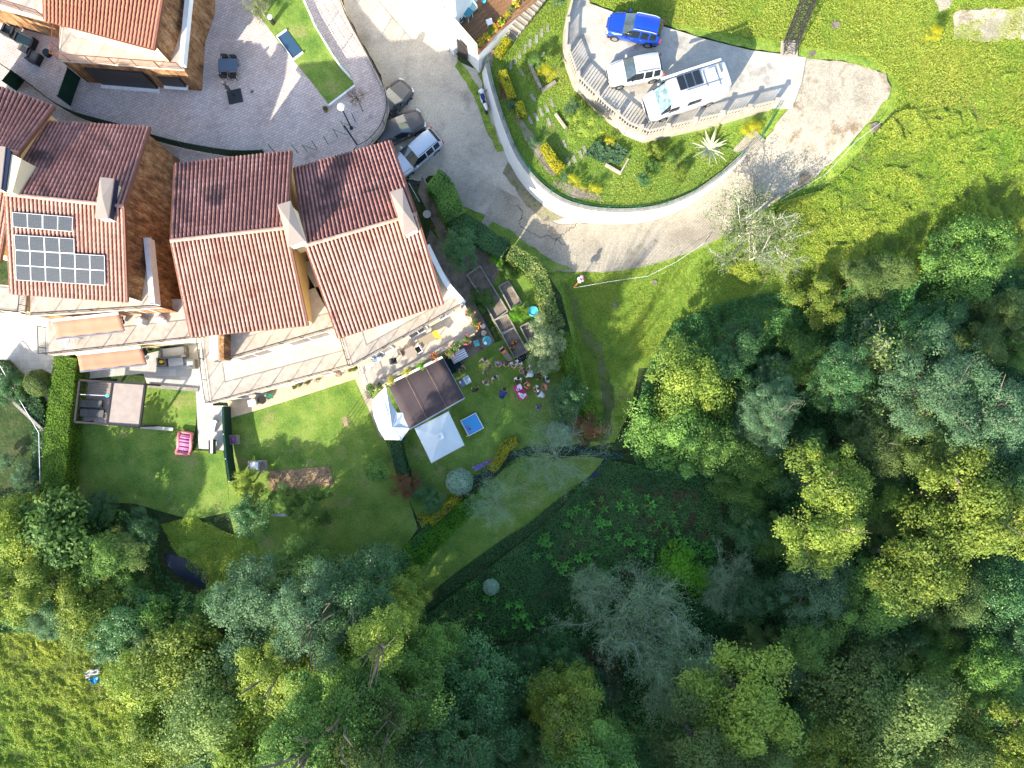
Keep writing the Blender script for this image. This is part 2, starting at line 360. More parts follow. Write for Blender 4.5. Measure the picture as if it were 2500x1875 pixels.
M['carinterior'] = mat('car_windscreen', [(.03, .045, .05), (.06, .08, .085)], 3, .08, spec=.8, coat=1)
M['vanscreen'] = mat('van_windscreen', [(.07, .13, .15), (.26, .36, .40)], 3, .12, spec=.7, coat=1)
# solar cells: dark cells with thin pale lines
sm = add_pattern(mat('solar_cells', [(.035, .042, .05), (.045, .052, .06)], 2, .35, spec=.35), 'brick', 1.0, .05, 1.7, 0, .17, .09, .007); M['solar'] = sm
for n in sm.node_tree.nodes:
    if n.type == 'TEX_BRICK': n.offset = 0.0
add_pattern(M['ramp'], 'wave', 3.4, 1.0, .5, R(0))
for n in M['ramp'].node_tree.nodes:
    if n.type == 'TEX_WAVE': n.inputs['Distortion'].default_value = 1.2; n.bands_direction = 'X'
# ================================================================ GROUND
def dens(pts, step=1.0, closed=True):
    out = []; n = len(pts)
    for i in range(n if closed else n - 1):
        a = Vector(pts[i][:2]); b = Vector(pts[(i + 1) % n][:2]); k = max(1, int((b - a).length / step))
        for j in range(k): out.append(a.lerp(b, j / k))
    if not closed: out.append(Vector(pts[-1][:2]))
    return out
def inside(p, poly):
    x, y = p; c = False; n = len(poly); j = n - 1
    for i in range(n):
        xi, yi = poly[i][0], poly[i][1]; xj, yj = poly[j][0], poly[j][1]
        if (yi > y) != (yj > y) and x < (xj - xi) * (y - yi) / (yj - yi) + xi: c = not c
        j = i
    return c
def smooth_path(pts, n=4, closed=False):
    """Catmull-Rom through 2-D pixel points"""
    out = []; m = len(pts)
    for i in range(m if closed else m - 1):
        p = [pts[(i + k) % m] if closed else pts[min(max(i + k, 0), m - 1)] for k in (-1, 0, 1, 2)]
        for j in range(n):
            t = j / n
            out.append(tuple(.5 * ((2 * p[1][c]) + (-p[0][c] + p[2][c]) * t + (2 * p[0][c] - 5 * p[1][c] + 4 * p[2][c] - p[3][c]) * t * t
                             + (-p[0][c] + 3 * p[1][c] - 3 * p[2][c] + p[3][c]) * t ** 3) for c in range(2)))
    if not closed: out.append(tuple(pts[-1]))
    return out
def ragged(poly, amp, step, seed):
    r = random.Random(seed); pts = dens(poly, step); out = []
    for i, p in enumerate(pts): out.append(Vector((p.x + r.uniform(-amp, amp), p.y + r.uniform(-amp, amp))))
    return out
def sheet(name, px, m, dz=.05, zf=None, grid=1.0, rag=0.0, label=None, kind='structure', parent=None, cat=None, smooth=True):
    """ground surface from a pixel outline, following the terrain"""
    zf = zf or T
    poly = [WT(x, y, dz, zf).xy for x, y in px]
    poly = ragged(poly, rag, .45, hash(name) % 97 if False else len(name)) if rag else dens(poly, grid)
    A = sum(poly[i].x * poly[(i + 1) % len(poly)].y - poly[(i + 1) % len(poly)].x * poly[i].y for i in range(len(poly)))
    if A < 0: poly = poly[::-1]
    n = len(poly); vs = list(poly)
    x0 = min(p.x for p in poly); x1 = max(p.x for p in poly); y0 = min(p.y for p in poly); y1 = max(p.y for p in poly)
    x = x0 + grid / 2
    while x < x1:
        y = y0 + grid / 2
        while y < y1:
            if inside((x, y), poly) and min((Vector((x, y)) - q).length_squared for q in poly) > (grid * .35) ** 2: vs.append(Vector((x, y)))
            y += grid
        x += grid
    r = delaunay_2d_cdt(vs, [], [list(range(n))], 1, 1e-4)
    V = [(v.x, v.y, zf(v.x, v.y) + dz) for v in r[0]]
    me = bpy.data.meshes.new(name); me.from_pydata(V, [], [tuple(f) for f in r[2]]); me.materials.append(m)
    me.polygons.foreach_set('use_smooth', [True] * len(me.polygons)); me.update()
    o = link(name, me, parent)
    return tag(o, label, cat, None, kind)
def big_ground():
    st = 1.0; xs = np.arange(-75, 76, st); ys = np.arange(-75, 76, st)
    V = [(x, y, T(x, y)) for y in ys for x in xs]; nx = len(xs)
    F = [(j * nx + i, j * nx + i + 1, (j + 1) * nx + i + 1, (j + 1) * nx + i) for j in range(len(ys) - 1) for i in range(nx - 1)]
    # far skirt
    n = len(V); V += [(-600, -600, -2.2), (600, -600, -2.2), (600, 600, 3), (-600, 600, 3)]
    c0, c1, c2, c3 = 0, nx - 1, len(ys) * nx - 1, (len(ys) - 1) * nx
    F += [(n, n + 1, c1, c0), (n + 1, n + 2, c2, c1), (n + 2, n + 3, c3, c2), (n + 3, n, c0, c3)]
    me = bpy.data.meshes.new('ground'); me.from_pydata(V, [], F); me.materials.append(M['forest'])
    me.polygons.foreach_set('use_smooth', [True] * len(F)); me.update(); tag(link('ground', me), kind='structure')
big_ground()
flatz = lambda z: (lambda x, y: z)

# meadow north-east, open grass by the path
MEADOW = [(1290, -60), (2700, -60), (2700, 640), (2400, 700), (2150, 780), (1900, 850), (1700, 880), (1560, 900), (1540, 1000), (1500, 1080), (1440, 1090),
          (1430, 1000), (1410, 900), (1390, 800), (1370, 720), (1330, 660), (1260, 590), (1180, 540), (1120, 560), (1060, 520), (1060, 400), (1180, 100)]
sheet('meadow', MEADOW, M['meadow'], .03, grid=1.2)
LEFT_MEADOW = [(-80, 1560), (120, 1520), (300, 1600), (420, 1700), (420, 1990), (-80, 1990)]
sheet('rough_grass', LEFT_MEADOW, M['meadow'], .03, grid=1.5)
BANK = [(395, 1280), (470, 1260), (560, 1300), (620, 1320), (640, 1380), (590, 1470), (520, 1440), (440, 1370)]
sheet('stream_bank', BANK, M['meadow'], .07, grid=1.0, rag=.12)
ROAD = [(820, -60), (845, 30), (880, 100), (930, 180), (930, 280), (880, 330), (850, 440), (1035, 440), (1060, 425), (1085, 450), (1130, 500), (1180, 525),
        (1220, 548), (1262, 545), (1300, 535), (1385, 560), (1430, 540), (1380, 510), (1330, 480), (1280, 430), (1240, 370), (1210, 300), (1185, 230), (1165, 170), (1120, 150), (1100, 100), (1010, -60)]
sheet('road', ROAD, M['road'], .07, grid=1.0, rag=.10)
RAMPC = [(1210, 535), (1250, 562), (1300, 585), (1360, 590), (1430, 600), (1500, 592), (1580, 578), (1660, 550), (1730, 520), (1800, 470), (1850, 425), (1905, 385)]
def ribbon(name, px, width, m, dz, n=5, kind='structure', across=4):
    """strip along a pixel path with UVs (u = metres along)"""
    pp = [WT(*p, dz) for p in smooth_path(px, n)]
    V, F, U = [], [], []; L = 0; ul = []
    for i, p in enumerate(pp):
        if i: L += (pp[i].xy - pp[i - 1].xy).length
        d = (pp[min(i + 1, len(pp) - 1)] - pp[max(i - 1, 0)]).xy.normalized(); nrm = Vector((-d.y, d.x))
        w = width[0] + (width[1] - width[0]) * i / (len(pp) - 1) if isinstance(width, tuple) else width
        for k in range(across + 1):
            q = p.xy + nrm * w * (k / across - .5)
            V.append((q.x, q.y, T(q.x, q.y) + dz)); ul.append((L, k / across * w))
    a1 = across + 1
    for i in range(len(pp) - 1):
        for k in range(across): F.append((i * a1 + k, i * a1 + k + 1, (i + 1) * a1 + k + 1, (i + 1) * a1 + k))
    me = bpy.data.meshes.new(name); me.from_pydata(V, [], F); me.materials.append(m)
    uv = me.uv_layers.new(name='uv')
    for l in me.loops: uv.data[l.index].uv = ul[l.vertex_index]
    me.polygons.foreach_set('use_smooth', [True] * len(F)); me.update()
    return tag(link(name, me), kind=kind)
nt = M['ramp'].node_tree
for n_ in nt.nodes:
    if n_.type == 'TEX_WAVE':
        mp_ = n_.inputs['Vector'].links[0].from_node; tc_ = mp_.inputs['Vector'].links[0].from_node
        nt.links.new(tc_.outputs['UV'], mp_.inputs['Vector'])
RAMP = [(1196, 505), (1262, 545), (1340, 600), (1425, 605), (1500, 600), (1580, 582), (1660, 552), (1735, 512), (1800, 462), (1850, 415), (1895, 370)]
ribbon('ramp', RAMP, (3.2, 5.0), M['ramp'], .11)
sheet('ramp_shoulder', [(1380, 628), (1430, 636), (1500, 630), (1590, 612), (1680, 578), (1760, 535), (1820, 490), (1880, 450), (1925, 470), (1850, 528), (1790, 566), (1740, 590), (1690, 606), (1640, 622), (1590, 640), (1520, 658), (1470, 664), (1420, 662)], M['dirt'], .085, grid=.8, rag=.10)
TURN = [(1920, 138), (1990, 145), (2060, 152), (2125, 162), (2160, 182), (2178, 212), (2165, 240), (2135, 280), (2100, 320), (2060, 368), (2015, 412), (1965, 455), (1915, 470), (1860, 480),
        (1800, 430), (1850, 370), (1885, 320), (1905, 290), (1925, 270)]
sheet('turning_area', TURN, M['dirt'], .16, grid=.9, rag=.10)
WORN = [(2330, 30), (2390, 20), (2500, 20), (2700, 30), (2700, 100), (2500, 95), (2400, 100), (2325, 95)]
sheet('worn_path', WORN, M['dirt'], .12, grid=1.0, rag=.15)
sheet('bare_patch', [(2275, -20), (2330, -20), (2320, 22), (2290, 25)], M['dirt'], .10, grid=.6, rag=.12)

# ---- raised garden inside the curved white wall, z 2.6, and the parking yard, z 3.6
ZG, ZP = 2.6, 3.6
gz = lambda x, y: max(ZG, T(x, y) + .05)
WALLP = [(1190, 152), (1197, 190), (1214, 250), (1236, 315), (1264, 380), (1304, 435), (1355, 478), (1410, 502), (1480, 513), (1560, 512), (1625, 500), (1692, 472), (1752, 432), (1803, 388), (1850, 340), (1878, 300), (1895, 268)]
GARD = [(1195, 152), (1202, 190), (1219, 250), (1241, 315), (1269, 378), (1308, 431), (1358, 473), (1411, 496), (1480, 507), (1560, 506), (1623, 494), (1689, 467), (1748, 428), (1799, 384), (1846, 336), (1873, 298), (1893, 268),
        (1880, 262), (1578, 335), (1530, 316), (1472, 268), (1405, 200), (1378, 120), (1385, 60), (1402, -40), (1300, -40), (1262, 30), (1215, 110), (1190, 140)]
garden = sheet('garden_lawn', GARD, M['lawn'], 0.0, gz, grid=1.0)
PARK = [(1402, -40), (1385, 60), (1380, 122), (1408, 200), (1474, 266), (1531, 313), (1579, 332), (1884, 260), (1903, 262), (1935, 262), (1958, 200), (1968, 140), (1925, 134), (1830, 122), (1720, 95), (1640, 70), (1560, 48), (1500, 30), (1440, 8), (1432, -40)]
def plat(name, px, z0, z1, m, **k):
    mb = MB(); mb.prism([W(x, y, z1).xy for x, y in px], z0, z1); o = mb.build(name, m); return tag(o, kind='structure', **k)
plat('parking_yard', PARK, 1.2, ZP, M['yard'])
NG = [(1425, -60), (1432, -10), (1440, 4), (1500, 26), (1560, 44), (1640, 66), (1720, 91), (1830, 118), (1925, 130), (1975, 142), (2060, 148), (2160, 178), (2250, 150), (2300, 60), (2330, 20), (2330, -60)]
sheet('grass_bank', NG, M['meadow'], 0.02, lambda x, y: max(T(x, y), 3.58), grid=1.0, rag=.06)

# curved white wall with battered face (structure: wall is a thing)
def wall_strip(px, z1, th, h, batter, name, m, parent=None, capm=None, side=1, n=4):
    pp = [W(x, y, z1) for x, y in smooth_path(px, n)]
    V, F = [], []
    for i, p in enumerate(pp):
        d = (pp[min(i + 1, len(pp) - 1)] - pp[max(i - 1, 0)]).xy.normalized(); nr = Vector((-d.y, d.x)) * side
        zb = T(p.x, p.y) - .3 if h is None else z1 - h
        for off, z in ((th / 2 + batter, zb), (th / 2, z1), (-th / 2, z1), (-th / 2, zb)):
            V.append((p.x + nr.x * off, p.y + nr.y * off, z))
    for i in range(len(pp) - 1):
        for k in range(4): F.append((i * 4 + k, i * 4 + (k + 1) % 4, (i + 1) * 4 + (k + 1) % 4, (i + 1) * 4 + k))
    F += [(0, 1, 2, 3), tuple((len(pp) - 1) * 4 + k for k in (3, 2, 1, 0))]
    mb = MB().add(V, F)
    if side > 0: mb.f = [f[::-1] for f in mb.f]
    return mb.build(name, m, parent), pp
wroot = empty('retaining_wall', W(1480, 515, 0), 0, 'long curved white rendered retaining wall round the sunny garden, green wire fence on top', 'wall')
wo, wpts = wall_strip(WALLP, ZG + .18, .24, None, .38, 'wall_face', M['wallwhite'], wroot, side=-1)
# coping along the top
mbc = MB()
for i in range(len(wpts) - 1): mbc.beam(wpts[i] + Vector((0, 0, .03)), wpts[i + 1] + Vector((0, 0, .03)), .30, .05)
mbc.build('coping', M['stonewall'], wroot)

def rail_path(pts3, step):
    """evenly spaced points along a 3-D polyline"""
    out = []; L = 0.0
    segs = [(pts3[i], pts3[i + 1]) for i in range(len(pts3) - 1)]
    tot = sum((b - a).length for a, b in segs); n = max(1, round(tot / step)); st = tot / n; want = 0.0
    for a, b in segs:
        l = (b - a).length
        while want <= L + l + 1e-6 and len(out) <= n:
            out.append(a.lerp(b, min(1, (want - L) / l) if l else 0)); want += st
        L += l
    return out
def wire_fence(pts3, h, root, m, post=2.2, pr=.03, rails=(.15, .5, .95), mesh_step=.28):
    for p in rail_path(pts3, post): MB().tube([p, p + Vector((0, 0, h))], pr, 6).build('post', m, root)
    mb = MB()
    for i in range(len(pts3) - 1):
        for f in rails: mb.beam(pts3[i] + Vector((0, 0, h * f)), pts3[i + 1] + Vector((0, 0, h * f)), .014, .014)
    for p in rail_path(pts3, mesh_step): mb.beam(p + Vector((0, 0, h * rails[0])), p + Vector((0, 0, h * rails[-1])), .009, .009)
    o = mb.build('wire_mesh', m, root); o['kind'] = 'stuff'
froot = empty('wire_fence', wpts[30], 0, 'low green wire fence with slim posts standing along the top of the curved white wall', 'fence')
wire_fence([p + Vector((0, 0, .05)) for p in wpts], 1.0, froot, M['greenmetal'])

# balustrade round the parking yard: plinth, pillars, balusters, hand rail
BAL = [(1398, 2), (1383, 62), (1380, 122), (1408, 200), (1474, 266), (1531, 313), (1579, 332), (1884, 260)]
bal = empty('balustrade', W(1579, 332, ZP), 0, 'sand coloured concrete balustrade bending round the parking yard above the garden', 'balustrade')
bp3 = [W(x, y, ZP) for x, y in BAL]
mb = MB(); mr = MB(); mk = MB()
for i in range(len(bp3) - 1):
    a, b = bp3[i], bp3[i + 1]
    mb.beam(a + Vector((0, 0, .09)), b + Vector((0, 0, .09)), .22, .16); mr.beam(a + Vector((0, 0, 1.0)), b + Vector((0, 0, 1.0)), .13, .09)
    mk.beam(a + Vector((0, 0, -.7)), b + Vector((0, 0, -.7)), .30, 1.37)
mb.build('plinth', M['balustrade'], bal); mr.build('hand_rail', M['balustrade'], bal); mk.build('retaining_wall_face', M['balustrade'], bal)
bal_me = MB().tube([(0, 0, .18), (0, 0, .30), (0, 0, .45), (0, 0, .75), (0, 0, .95)], [.035, .05, .052, .03, .04], 6).mesh('baluster', M['balustrade'], True)
for q in rail_path(bp3, 1.95):
    MB().box((q.x, q.y, q.z + .55), (.24, .24, 1.10)).box((q.x, q.y, q.z + 1.13), (.32, .32, .07)).build('pillar', M['balustrade'], bal)
for q in rail_path(bp3, .235):
    link('baluster', bal_me, bal, q - bal.location)

# ---- paved court north of the houses, deck at z 2.8 over the parking bays
ZC = 2.8
COURT = [(-90, -60), (805, -60), (822, -20), (848, 45), (880, 105), (915, 170), (940, 222), (948, 270), (935, 315), (905, 352), (868, 380), (840, 470), (700, 520), (400, 520), (-90, 480)]
courto = plat('court', COURT, ZC - .35, ZC, M['paver'])
ftr = empty('deck_wall', W(900, 380, 0), 0, 'shadowed retaining wall under the edge of the paved court beside the parked cars', 'wall')
SUP = [(795, -60), (805, -10), (840, 80), (880, 170), (893, 250), (880, 300), (850, 350), (820, 470), (-90, 470)]
pp = [W(x, y, ZC - .36) for x, y in SUP]; mb = MB()
for i in range(len(pp) - 1):
    a, b = pp[i].copy(), pp[i + 1].copy(); a.z = b.z = 1.0; mb.beam(a, b, .3, 2.88)
mb.build('support_wall', M['cream'], ftr)
kerb = empty('kerb_wall', W(940, 222, ZC), 0, 'low wall edging the curved end of the paved court', 'wall')
cp = [W(x, y, ZC) for x, y in COURT[1:12]]; mb = MB()
for i in range(len(cp) - 1): mb.beam(cp[i] + Vector((0, 0, .06)), cp[i + 1] + Vector((0, 0, .06)), .18, .14)
mb.build('kerb', M['balustrade'], kerb)
def railing(pts3, h, root, m, post=1.5, bar=.12, bw=.014, lower=True, kind=True, topw=.045):
    for p in rail_path(pts3, post): MB().beam(p, p + Vector((0, 0, h + .001)), .04, .04).build('post', m, root)
    mb = MB()
    for i in range(len(pts3) - 1):
        a, b = pts3[i], pts3[i + 1]; mb.beam(a + Vector((0, 0, h)), b + Vector((0, 0, h)), topw, .03)
        if lower: mb.beam(a + Vector((0, 0, .1)), b + Vector((0, 0, .1)), .025, .02)
    mb.build('hand_rail', m, root)
    mb = MB()
    for p in rail_path(pts3, bar): mb.beam(p + Vector((0, 0, .1)), p + Vector((0, 0, h - .015)), bw, bw)
    o = mb.build('bars', m, root); o['kind'] = 'stuff'
rr = empty('railing', cp[6], 0, 'dark iron railing curving round the rounded end of the paved court above the parked cars', 'railing')
railing([W(x, y, ZC + .13) for x, y in smooth_path(COURT[1:12], 3)], 1.0, rr, M['darkmetal'])
# lawn strip in the court
STRIP = [(600, -30), (728, -30), (768, 60), (800, 115), (832, 165), (860, 195), (866, 210), (803, 257), (797, 248), (768, 210), (735, 170), (700, 128), (660, 75), (632, 38)]
sheet('court_lawn', STRIP, M['lawn'], .006, flatz(ZC), grid=.9)
ks = empty('garden_curb', W(835, 232, ZC), 0, 'short white curb closing the lower end of the grass strip in the court', 'curb')
MB().beam(W(866, 210, ZC + .1), W(803, 258, ZC + .1), .14, .2).build('curb', M['white'], ks)
ws = empty('white_parapet', W(800, 110, ZC), 0, 'slim white parapet between the court grass strip and the curving walkway', 'wall')
wp = [W(x, y, ZC) for x, y in [(728, -30), (768, 60), (800, 115), (832, 165), (860, 195)]]; mb = MB()
for i in range(4): mb.beam(wp[i] + Vector((0, 0, .2)), wp[i + 1] + Vector((0, 0, .2)), .12, .4)
mb.build('parapet', M['white'], ws)
wf = empty('wire_fence', wp[2], 0, 'green wire fence above the slim white parapet of the court walkway', 'fence')
wire_fence([p + Vector((0, 0, .4)) for p in wp], .8, wf, M['greenmetal'], 1.8)
# ---- southern gardens
sheet('lawn_west', [(170, 1030), (345, 1045), (360, 940), (485, 955), (480, 1020), (470, 1100), (545, 1100), (556, 1180), (560, 1250), (470, 1270), (330, 1230), (160, 1220), (160, 1100)], M['lawn'], .05, grid=1.2)
sheet('lawn_middle', [(556, 1000), (700, 960), (870, 925), (905, 1000), (935, 1060), (960, 1120), (985, 1180), (1005, 1240), (1020, 1290), (980, 1350), (900, 1400), (800, 1420), (640, 1440), (590, 1380), (560, 1250), (552, 1100)], M['lawn'], .05, grid=1.2)
sheet('lawn_east', [(940, 1050), (985, 1075), (1010, 1030), (1095, 900), (1180, 850), (1225, 830), (1180, 740), (1110, 660), (1060, 560), (1150, 540), (1240, 600), (1300, 650), (1340, 700), (1370, 800), (1400, 900), (1430, 1000), (1450, 1060), (1340, 1120), (1240, 1100), (1170, 1180), (1090, 1240), (1030, 1290), (990, 1200), (955, 1120)], M['lawn'], .06, grid=1.2)
sheet('footpath_grass', [(1260, 1110), (1340, 1120), (1480, 1110), (1440, 1180), (1330, 1260), (1180, 1370), (1080, 1440), (980, 1520), (940, 1500), (1010, 1400), (1120, 1280), (1180, 1200)], M['lawn'], .05, grid=1.2)
sheet('fern_slope', [(1480, 1130), (1560, 1160), (1700, 1180), (1800, 1260), (1780, 1420), (1700, 1450), (1500, 1430), (1350, 1560), (1200, 1560), (1050, 1560), (1000, 1530), (1200, 1380), (1340, 1270)], M['forest'], .04, grid=1.2)
sheet('footpath', [(1378, 690), (1392, 700), (1412, 740), (1425, 790), (1470, 840), (1480, 900), (1500, 960), (1490, 1060), (1470, 1090), (1462, 1080), (1474, 1010), (1468, 950), (1455, 880), (1420, 820), (1398, 760)], M['path'], .07, grid=.6, rag=.12)
STREAM1 = [(905, 1420), (960, 1390), (1000, 1345), (1030, 1310), (1075, 1265), (1120, 1215), (1150, 1180), (1195, 1155), (1240, 1120), (1300, 1098), (1370, 1098), (1420, 1100), (1470, 1110), (1520, 1112)]
STREAM2 = [(1490, 1110), (1470, 1140), (1445, 1165), (1415, 1188)]
ribbon('stream', STREAM1, (.55, .6), M['water'], .08)
ribbon('stream_branch', STREAM2, (.5, .4), M['water'], .085)
DITCH = [(1410, 1195), (1350, 1240), (1290, 1290), (1240, 1320), (1170, 1370), (1090, 1430), (1020, 1490), (985, 1520)]
ribbon('ditch', DITCH, (.5, .8), M['forest'], .10)
M['crack'] = mat('crack_fill', [(.12, .105, .09)], 3, 1)
def crack(name, px, w, seed):
    r = random.Random(seed); pp = [(x + r.uniform(-4, 4), y + r.uniform(-4, 4)) for x, y in smooth_path(px, 6)]
    ribbon(name, pp, w, M['crack'], .135, n=1, across=1)
crack('road_crack', [(1262, 500), (1275, 520), (1268, 548)], .045, 1); crack('road_crack', [(1270, 552), (1310, 575), (1350, 580), (1380, 600)], .045, 2); crack('road_crack', [(1355, 595), (1368, 575), (1392, 560), (1410, 540)], .04, 3)
crack('road_crack', [(1262, 398), (1272, 440), (1258, 470)], .03, 5)
sheet('pond_pool', [(400, 1350), (450, 1360), (490, 1385), (515, 1410), (500, 1440), (470, 1425), (430, 1400), (405, 1380)], M['water'], .10, grid=.8, rag=.1)
for i_, (x_, y_, r_) in enumerate([(2140, 312, 16), (2165, 325, 12), (2300, 330, 10), (2385, 245, 12), (1985, 130, 10), (1760, 30, 9), (2040, 60, 12), (1500, 745, 9), (1600, 690, 8), (2250, 420, 10)]):
    rr_ = random.Random(i_); sheet('bare_soil', [(x_ + r_ * rr_.uniform(.6, 1.4) * math.cos(k * .785), y_ + r_ * rr_.uniform(.5, 1.1) * math.sin(k * .785)) for k in range(8)], M['soil'], .12 if x_ > 2000 or y_ > 300 else .05, (lambda x, y: max(T(x, y), 3.58)) if y_ < 140 else None, grid=.4, rag=.05)
# ================================================================ HOUSES
def tile_unit():
    """half-round clay tile: x across, y down the slope, z up; wider and higher at its lower end"""
    V, n = [], 5
    for y, r, z in ((-.20, .070, .0), (.20, .090, .03)):
        for k in range(n):
            a = math.pi * k / (n - 1); V.append((-math.cos(a) * r, y, z + math.sin(a) * r * 1.15))
    F = [(k, k + 5, k + 6, k + 1) for k in range(4)]
    V += [(-.072, .20, .0), (.072, .20, .0)]
    F += [(5, 10, 6), (6, 10, 11, 8, 7), (8, 11, 9)]
    return V, F
TU = tile_unit()
def tile_mesh(m):
    me = bpy.data.meshes.new('roof_tile'); me.from_pydata(TU[0], [], TU[1]); me.materials.append(m); me.update(); return me
TILE_ME = {k: tile_mesh(M[k]) for k in ('tile', 'tilepale', 'tileshade')}
def tile_slope(roof, rl, rr, el, er, mk, nparts, pitch=.265, course=.36, seed=0):
    rng = random.Random(seed)
    wid = ((rr - rl).length + (er - el).length) / 2; ln = ((el - rl).length + (er - rr).length) / 2
    nc = max(4, round(wid / pitch)); nr = max(3, round(ln / course)); sx = wid / nc / .265; sy = ln / nr / .36
    org = roof.location + (roof.parent.location if roof.parent else Vector()); cells = []
    for c in range(nc):
        u = (c + .5) / nc; a = rl.lerp(rr, u); b = el.lerp(er, u); d = (b - a).normalized()
        ax = (rr - rl).lerp(er - el, .5).normalized(); nrm = ax.cross(d).normalized()
        if nrm.z < 0: nrm = -nrm
        ax = d.cross(nrm).normalized()
        for r in range(nr):
            p = a.lerp(b, (r + .5) / nr) + nrm * (.012 + rng.uniform(-.004, .006)); j = rng.uniform(-.03, .03)
            m3 = Matrix((ax * sx, d * sy * 1.08, nrm)).transposed() @ Matrix.Rotation(j, 3, 'Z')
            cells.append((c, r, p, m3))
    cells.sort(key=lambda t: (t[2].xy - Vector((CX, CY))).length)
    for c, r, p, m3 in cells[:nparts]:
        o = link('roof_tile', TILE_ME[mk], roof); o.matrix_local = Matrix.Translation(p - org) @ m3.to_4x4()
    rest = cells[nparts:]
    if rest:
        V0 = np.array(TU[0]); nv = len(V0); k = len(rest)
        A = np.array([np.array(m3) for _, _, _, m3 in rest]); P = np.array([tuple(p - org) for _, _, p, _ in rest])
        V = np.einsum('kij,nj->kni', A, V0) + P[:, None, :]
        vs = V.reshape(-1, 3); fs = []
        for i in range(k): fs += [tuple(q + i * nv for q in f) for f in TU[1]]
        me = bpy.data.meshes.new('roof_tiles'); me.from_pydata(vs.tolist(), [], fs); me.materials.append(M[mk]); me.update()
        o = link('roof_tiles', me, roof); o['kind'] = 'stuff'
def ridge_caps(roof, a, b, mk, r=.13):
    org = roof.location + (roof.parent.location if roof.parent else Vector()); L = (b - a).length; n = max(3, round(L / .42)); d = (b - a) / n
    V = []
    q = d.to_track_quat('Y', 'Z').to_matrix()
    for y, s in ((-.22, 1.0), (.22, .86)):
        for k in range(5):
            t = math.pi * k / 4; V.append(Vector((-math.cos(t) * r * s, y, math.sin(t) * r * s * .7)))
    me = bpy.data.meshes.new('ridge_tile'); me.from_pydata([tuple(q @ v) for v in V], [], [(k, k + 1, k + 6, k + 5) for k in range(4)] + [(4, 3, 2, 1, 0), (5, 6, 7, 8, 9)])
    me.materials.append(M[mk]); me.update()
    for i in range(n): link('ridge_tile', me, roof, a + d * (i + .5) - org + Vector((0, 0, .05)))
def slope_z(p, a, b, c):
    """z of plane abc at xy of p"""
    n = (b - a).cross(c - a); return a.z - (n.x * (p.x - a.x) + n.y * (p.y - a.y)) / n.z
def house_body(root, NL, NR, RL, RR, SL, SR, mk, zb, inset=.45, wallm='cream', gable_e='stone', gable_w='cream', seed=1, parts=(150, 150), zsplit=None):
    roof = MB()
    for a, b, c, d in ((RL, RR, NR, NL), (RL, RR, SR, SL)): roof.slab([a, b, c, d], .14)
    rf = roof.build('roof', M['tilebase'], root)
    tile_slope(rf, RL, RR, NL, NR, 'tileshade' if mk == 'tile' else mk, parts[0], seed=seed); tile_slope(rf, RL, RR, SL, SR, mk, parts[1], seed=seed + 50)
    ridge_caps(rf, RL, RR, mk)
    # gutters along eaves, rake trim on gables
    for a, b, nm in ((SL, SR, 'gutter'), (NL, NR, 'gutter')): MB().beam(a - Vector((0, 0, .10)), b - Vector((0, 0, .10)), .13, .11).build(nm, M['brown'], root)
    for a, b in ((RL, SL), (RL, NL), (RR, SR), (RR, NR)): MB().beam(a - Vector((0, 0, .05)), b - Vector((0, 0, .05)), .10, .24).build('rake_trim', M['brown'], root)
    cen = (NL + NR + SL + SR) / 4
    def ins(p, q=None):
        d = cen - p; d.z = 0; return p + d.normalized() * inset * 1.35
    P = [ins(p) for p in (NL, NR, SR, SL)]
    for i, pl in zip(range(4), ((RL, RR, NR), (RL, RR, NR), (RL, RR, SR), (RL, RR, SR))): P[i].z = slope_z(P[i], *pl) - (.18 if i < 2 else .42)
    rl = RL.lerp(RR, .045); rr_ = RR.lerp(RL, .045); rl.z -= .2; rr_.z -= .2
    B = [Vector((p.x, p.y, zb)) for p in P]; br, bl = Vector((rr_.x, rr_.y, zb)), Vector((rl.x, rl.y, zb))
    nw, ne, se, sw = P; bnw, bne, bse, bsw = B
    MB().add([bnw, bne, ne, nw], [(0, 1, 2, 3)]).add([bsw, bse, se, sw], [(3, 2, 1, 0)]).build('wall', M[wallm], root)
    MB().add([bne, br, bse, se, rr_, ne], [(0, 1, 2, 3, 4, 5)]).build('gable_wall', M[gable_e], root)
    MB().add([bnw, bl, bsw, sw, rl, nw], [(5, 4, 3, 2, 1, 0)]).build('gable_wall', M[gable_w], root)
    return P
def terrace(root, px, z, zlow, floorm='terrace', wallm='cream', shrink=.25, th=.22):
    P = [W(x, y, z).xy for x, y in px]
    MB().prism(P, z - th, z).build('terrace_floor', M[floorm], root)
    c = sum(P, Vector((0, 0))) / len(P)
    Q = [p + (c - p).normalized() * shrink for p in P]
    MB().prism(Q, zlow, z - th - .002).build('storey_wall', M[wallm], root)
    return P
def opening(root, A, B, t0, t1, z0, z1, name='window', inset=.10):
    """door or window on the south wall below the edge A-B (west to east)"""
    A, B = Vector(A), Vector(B); d = (B - A); d.z = 0; d.normalize(); n = Vector((-d.y, d.x, 0)); a = A.lerp(B, t0) + n * inset; b = A.lerp(B, t1) + n * inset
    a.z = b.z = (z0 + z1) / 2; f = MB(); h = z1 - z0
    f.beam(a + Vector((0, 0, h / 2)), b + Vector((0, 0, h / 2)), .10, .08).beam(a - Vector((0, 0, h / 2)), b - Vector((0, 0, h / 2)), .16, .06)
    for p in (a, b): f.box(p, (.08, .08, h - .09), math.atan2(d.y, d.x))
    f.box((a + b) / 2, (.06, .07, h - .09), math.atan2(d.y, d.x))
    fo = f.build(name, M['white'], root); MB().beam(a.lerp(b, .02), b.lerp(a, .02), .035, h - .1).build('pane', M['glass'], fo); return fo
